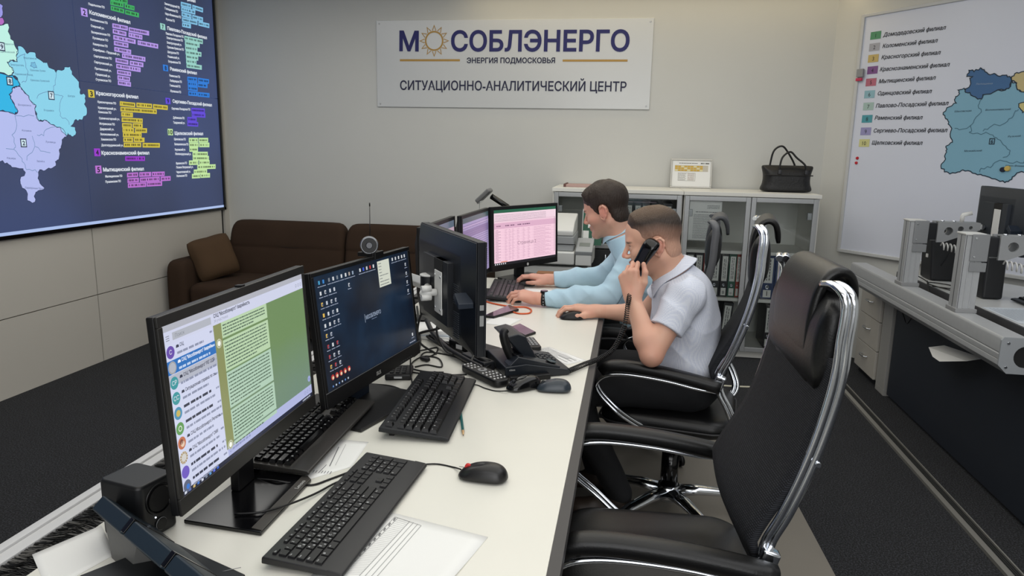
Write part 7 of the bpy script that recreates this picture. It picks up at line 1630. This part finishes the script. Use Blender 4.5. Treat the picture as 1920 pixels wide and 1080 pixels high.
        d = smax(d, (hem - P) @ ax, .004); top = (P - (NK + na*.016)) @ na; d = smax(d, top, .004)
        for a, e_, dr in arms_c:                                # the sleeve is open at its end
            pass
        return d
    slo = np.min([tor[1]] + [a[0][1] for a in arms_c], axis=0) - .02; shi = np.max([tor[2]] + [a[0][2] for a in arms_c], axis=0) + .02
    sp_, sq = surface(shirt, slo, shi, .0042); sh_o = mesh_obj('shirt', sp_, sq, shirt_mat, o, None, root, 1)
    # collar: a folded band round the neck, open in front
    fwd = _n(HR[:, 0] - na*(HR[:, 0] @ na)); sd_ = np.cross(na, fwd); cc = NK + na*.010; m = MB(); N = 40; r1, r2, r3, r4 = [], [], [], []
    vs = []; rows = 5
    for i in range(N + 1):
        t = math.radians(14) + (2*PI - math.radians(28))*i/N; ct, st_ = math.cos(t), math.sin(t); ff = max(0, ct)**3*J.get('cf', 1.); bk = max(0, -ct)
        rad = lambda k: fwd*ct*(.064 + k) + sd_*st_*(.062 + k)
        vs += [cc + rad(-.001) - na*.012, cc + rad(-.001) + na*(.036 + .010*bk - .016*ff), cc + rad(.006) + na*(.043 + .010*bk - .016*ff), cc + rad(.016 + .006*ff) + na*(.030 + .008*bk - .022*ff), cc + rad(.042*J.get('cr', 1.) + .010*ff) + na*(.010 + .006*bk - .058*ff)]
    fs = [(i*rows + j, (i + 1)*rows + j, (i + 1)*rows + j + 1, i*rows + j + 1) for i in range(N) for j in range(rows - 1)]
    m.add([tuple(v - np.array(root)) for v in vs], fs, True); cq = m.build('collar', shirt_mat, sh_o); sq_ = cq.modifiers.new('t', 'SOLIDIFY'); sq_.thickness = .0035; sq_.offset = 0; ss = cq.modifiers.new('s', 'SUBSURF'); ss.levels = ss.render_levels = 1
    # trousers, belt, shoes
    tl = []
    for sd in ('l', 'r'): tl.append(union([rc(J[sd + 'hp'], J[sd + 'kn'], .088, .066), rc(J[sd + 'kn'], J[sd + 'an'], .064, .050)], .03))
    seat_ = ell(PV + ax*-.01, (.125, .172, .105), TR)
    def trs(P):
        d = smax(ev(seat_, P), (P - (PV + ax*.045)) @ ax, .004)
        for a in tl: d = smin(d, ev(a, P), .04)
        d = d - .003*wob(P, 60, 2.)*np.clip(1 - np.abs(d)/.03, 0, 1); return d
    tlo = np.min([seat_[1]] + [a[1] for a in tl], axis=0); thi = np.max([seat_[2]] + [a[2] for a in tl], axis=0); tlo[2] = max(tlo[2], .06)
    mesh_obj('trousers', *surface(trs, tlo, thi, .0065), trouser_m, o, None, root, 1)
    for sd in ('l', 'r'):
        A_ = v3(*J[sd + 'an']); fd = v3(*J.get('foot', (-1, 0, 0))); q = union([rc(A_ + [0, 0, -.02], A_ + [0, 0, -.05], .045, .042), rc(A_ + v3(0, 0, -.055), A_ + fd*.10 + v3(0, 0, -.062), .040, .034), ell(A_ + fd*.15 + v3(0, 0, -.067), (.055, .043, .028))], .03)
        zf = A_[2] - .092
        f2 = lambda P, q=q, zf=zf: smax(ev(q, P), zf - P[:, 2], .004)
        lo_, hi_ = q[1].copy(), q[2].copy(); lo_[2] = zf - .01; mesh_obj('shoe', *surface(f2, lo_, hi_, .005), shoe_m, o, None, root, 1)
    if watch:
        W_, d_ = v3(*watch[0]), _n(v3(*watch[1])); m = MB(); u_ = _n(v3(0, 0, 1) - d_*d_[2]); w_ = np.cross(d_, u_)
        ring = [W_ + .0315*(u_*math.cos(t)*.93 + w_*math.sin(t)*1.02) for t in np.linspace(0, 2*PI, 29)[:-1]]
        m.tube([tuple(p - np.array(root)) for p in ring], 1, 8, closed=True, flat=(.011, .0035), up=tuple(d_)); wt = m.build('wrist_watch', M('watch_band', (30, 30, 32), .35, .5, bump=(160, .8, .004)), o)
        m = MB(); m.cyl(W_ + u_*.028 - np.array(root), W_ + u_*.039 - np.array(root), .018, .0165, 20); m.build('watch_case', M('watch_dark', (24, 24, 28), .2, .6), wt)
        m = MB()
        for k in range(14):
            t = 2*PI*k/14; c_ = W_ + .0345*(u_*math.cos(t)*.93 + w_*math.sin(t)*1.02) - np.array(root); m.cbox(c_, (.004, .004, .004))
        m.build('watch_links', alu, wt, kind='stuff')
    return o

# ---- shirts
sb = M('shirt_blue', (176, 206, 222), .75, bump=(420, .15, .0006), noise=(7, .03)); 
sw_ = M('shirt_dotted', (206, 212, 228), .75); nts = sw_.node_tree; tcn = nts.nodes.new('ShaderNodeTexCoord'); vo = nts.nodes.new('ShaderNodeTexVoronoi'); vo.inputs['Scale'].default_value = 205; vo.inputs['Randomness'].default_value = .12
rp = nts.nodes.new('ShaderNodeValToRGB'); rp.color_ramp.elements[0].position = .30; rp.color_ramp.elements[0].color = rgb(192, 199, 219); rp.color_ramp.elements[1].position = .46; rp.color_ramp.elements[1].color = rgb(216, 220, 231); nts.links.new(tcn.outputs['Object'], vo.inputs['Vector']); nts.links.new(vo.outputs['Distance'], rp.inputs[0]); nts.links.new(rp.outputs[0], nts.nodes['Principled BSDF'].inputs['Base Color'])

# ---- the man on the phone
H2 = (.098, 2.665, 1.112)
J2 = dict(pelvis=(.258, 2.70, .592), chest=(.226, 2.69, .855), neck=(.182, 2.68, .985), na=(-.5, 0, .86), lsh=(.212, 2.515, .955), lel=(.102, 2.425, .752), lwr=(.030, 2.510, .930), rsh=(.200, 2.865, .955), rel=(.085, 2.895, .790), rwr=(-.105, 2.945, .782),
          lhp=(.23, 2.61, .585), rhp=(.23, 2.79, .585), lkn=(-.20, 2.56, .570), rkn=(-.20, 2.84, .570), lan=(.02, 2.63, .125), ran=(-.08, 2.84, .125))
lh2 = hand(J2['lwr'], (-.24, .13, 1), (-.38, -.92, .02), True, [(50, 72, 42), (56, 74, 44), (60, 74, 44), (66, 70, 42)], .04, [(.020, .022, -.008), (.052, .050, -.006), (.086, .062, -.004), (.116, .060, -.008)])
rh2 = hand(J2['rwr'], (-.97, .06, .10), (-.05, 0, 1), False, [(12, 32, 22), (12, 36, 24), (16, 38, 24), (22, 36, 22)], .12)
HL = [(.086, .096), (.074, .074), (.052, .062), (.044, .036), (.032, .020), (.024, -.010), (.012, -.014), (-.004, .010), (-.024, .004), (-.036, -.035), (-.052, -.075), (-.10, -.11), (-.14, -.09), (-.16, .02), (-.12, .17), (.06, .18), (.12, .13)]
person('man on the phone in a pale dotted short sleeved shirt, hand on a mouse', H2, PI + .04, .22, 1.03, J2, (218, 170, 146), dict(thick=(-.0004, .010), pow=1.4, front=.005, tuft=.0012, line=HL, col=(58, 48, 42), top=(108, 84, 62), topz=.088, topw=.8, taper=.03, fade=.085, fadew=.88, brow=(70, 54, 44), stubble=(150, 116, 98), stub=.25, nape=.4), sw_, .60, (lh2, rh2))
# handset at his ear with the coiled cord
hsA, hsB = np.array([.090, 2.556, 1.124]), np.array([.030, 2.572, 1.0]); hd = thing('phone_handset', 'black telephone handset held to the ear of the man in the dotted shirt', 'handset', tuple(hsB))
ax_ = _n(hsB - hsA); out_ = _n(np.array([-.50, -.86, 0])); out_ = _n(out_ - ax_*(out_ @ ax_)); wd_ = np.cross(ax_, out_); rings = []
TS = .88
for t, o_, a, b in ((-.02, -.004, .010, .006), (-.012, .004, .021, .017), (.01, .008, .024, .021), (.035, .010, .023, .018), (.06, .015, .020, .012), (.09, .017, .019, .0115), (.12, .015, .020, .012), (.145, .010, .022, .016), (.165, .006, .022, .018), (.185, .002, .017, .013), (.19, .0, .008, .006)):
    c_ = hsA + ax_*t*TS + out_*o_; a, b = a*1.22, b*1.15; rings.append([tuple(c_ + wd_*a*math.copysign(abs(math.cos(q))**.7, math.cos(q)) + out_*b*math.copysign(abs(math.sin(q))**.7, math.sin(q))) for q in [2*PI*k/18 for k in range(18)]])
MB().loft(rings, True, True, True).build('body', gloss_black, hd, world=True, sub=1)
MB().cyl(hsA + ax_*.012 - out_*.006, hsA + ax_*.012 - out_*.022, .021, .019, 22).build('earpiece', black_pl, hd, world=True, bevel=.003)
cpts = [hsB + ax_*.01, (.014, 2.47, .93), (.004, 2.42, .85), (-.028, 2.36, .785), (-.070, 2.30, .766), (-.115, 2.235, .762), (-.150, 2.17, .762), (-.162, 2.14, .764)]
path = bez(cpts, 10); seg = [np.linalg.norm(b - a) for a, b in zip(path[:-1], path[1:])]; tot = sum(seg); NC = 74; coil = []
cum = np.cumsum([0] + seg)
pa_ = np.array(path)
for k in range(NC*9 + 1):
    d_ = tot*k/(NC*9); p = np.array([np.interp(d_, cum, pa_[:, i]) for i in range(3)]); d2 = min(d_ + .004, tot); d1 = max(d_ - .004, 0); tg = _n(np.array([np.interp(d2, cum, pa_[:, i]) - np.interp(d1, cum, pa_[:, i]) for i in range(3)]))
    u_ = _n(np.cross(tg, v3(.3, -.8, .5))); w_ = np.cross(tg, u_); a = 2*PI*k/9; coil.append(p + .0075*(u_*math.cos(a) + w_*math.sin(a)))
MB().tube(coil, .0019, 5).build('coiled_cord', gloss_black, hd, world=True)

# ---- the far man in light blue
H1 = (-.103, 3.375, 1.168)
J1 = dict(pelvis=(.125, 3.41, .572), chest=(.085, 3.40, .825), neck=(-.026, 3.385, 1.048), na=(-.42, 0, .9), cf=.45, cr=.75, lsh=(.030, 3.20, .955), lel=(-.075, 3.125, .810), lwr=(-.375, 3.115, .786), rsh=(.010, 3.575, .955), rel=(-.115, 3.635, .812), rwr=(-.385, 3.600, .789),
          lhp=(.10, 3.32, .565), rhp=(.10, 3.50, .565), lkn=(-.24, 3.30, .56), rkn=(-.24, 3.55, .56), lan=(-.20, 3.32, .125), ran=(-.20, 3.53, .125))
lh1 = hand(J1['lwr'], (-.97, .22, .10), (-.05, -.25, 1), True, [(14, 36, 24), (14, 38, 24), (18, 40, 24), (24, 38, 24)], .14)
rh1 = hand(J1['rwr'], (-.98, .05, .12), (-.05, 0, 1), False, [(12, 32, 22), (12, 36, 24), (16, 38, 24), (22, 36, 22)], .12)
HL1 = [(.090, .082), (.084, .062), (.066, .050), (.050, .040), (.036, .014), (.028, -.010), (.014, -.012), (.000, .012), (-.026, .008), (-.040, -.040), (-.060, -.072), (-.12, -.085), (-.17, .02), (-.13, .19), (.06, .19), (.14, .14)]
person('man in a light blue long sleeved shirt typing at the far monitors', H1, PI - .28, .30, 1.03, J1, (216, 164, 142), dict(thick=(.006, .016), taper=.016, tmin=.3, pow=1, front=.004, tuft=.003, line=HL1, col=(44, 34, 28), top=(60, 48, 38), topw=.6, brow=(50, 38, 32), stubble=(146, 116, 98), stub=.6, nape=.5), sb, None, (lh1, rh1), ((-.358, 3.116, .786), (-1, 0, 0)))
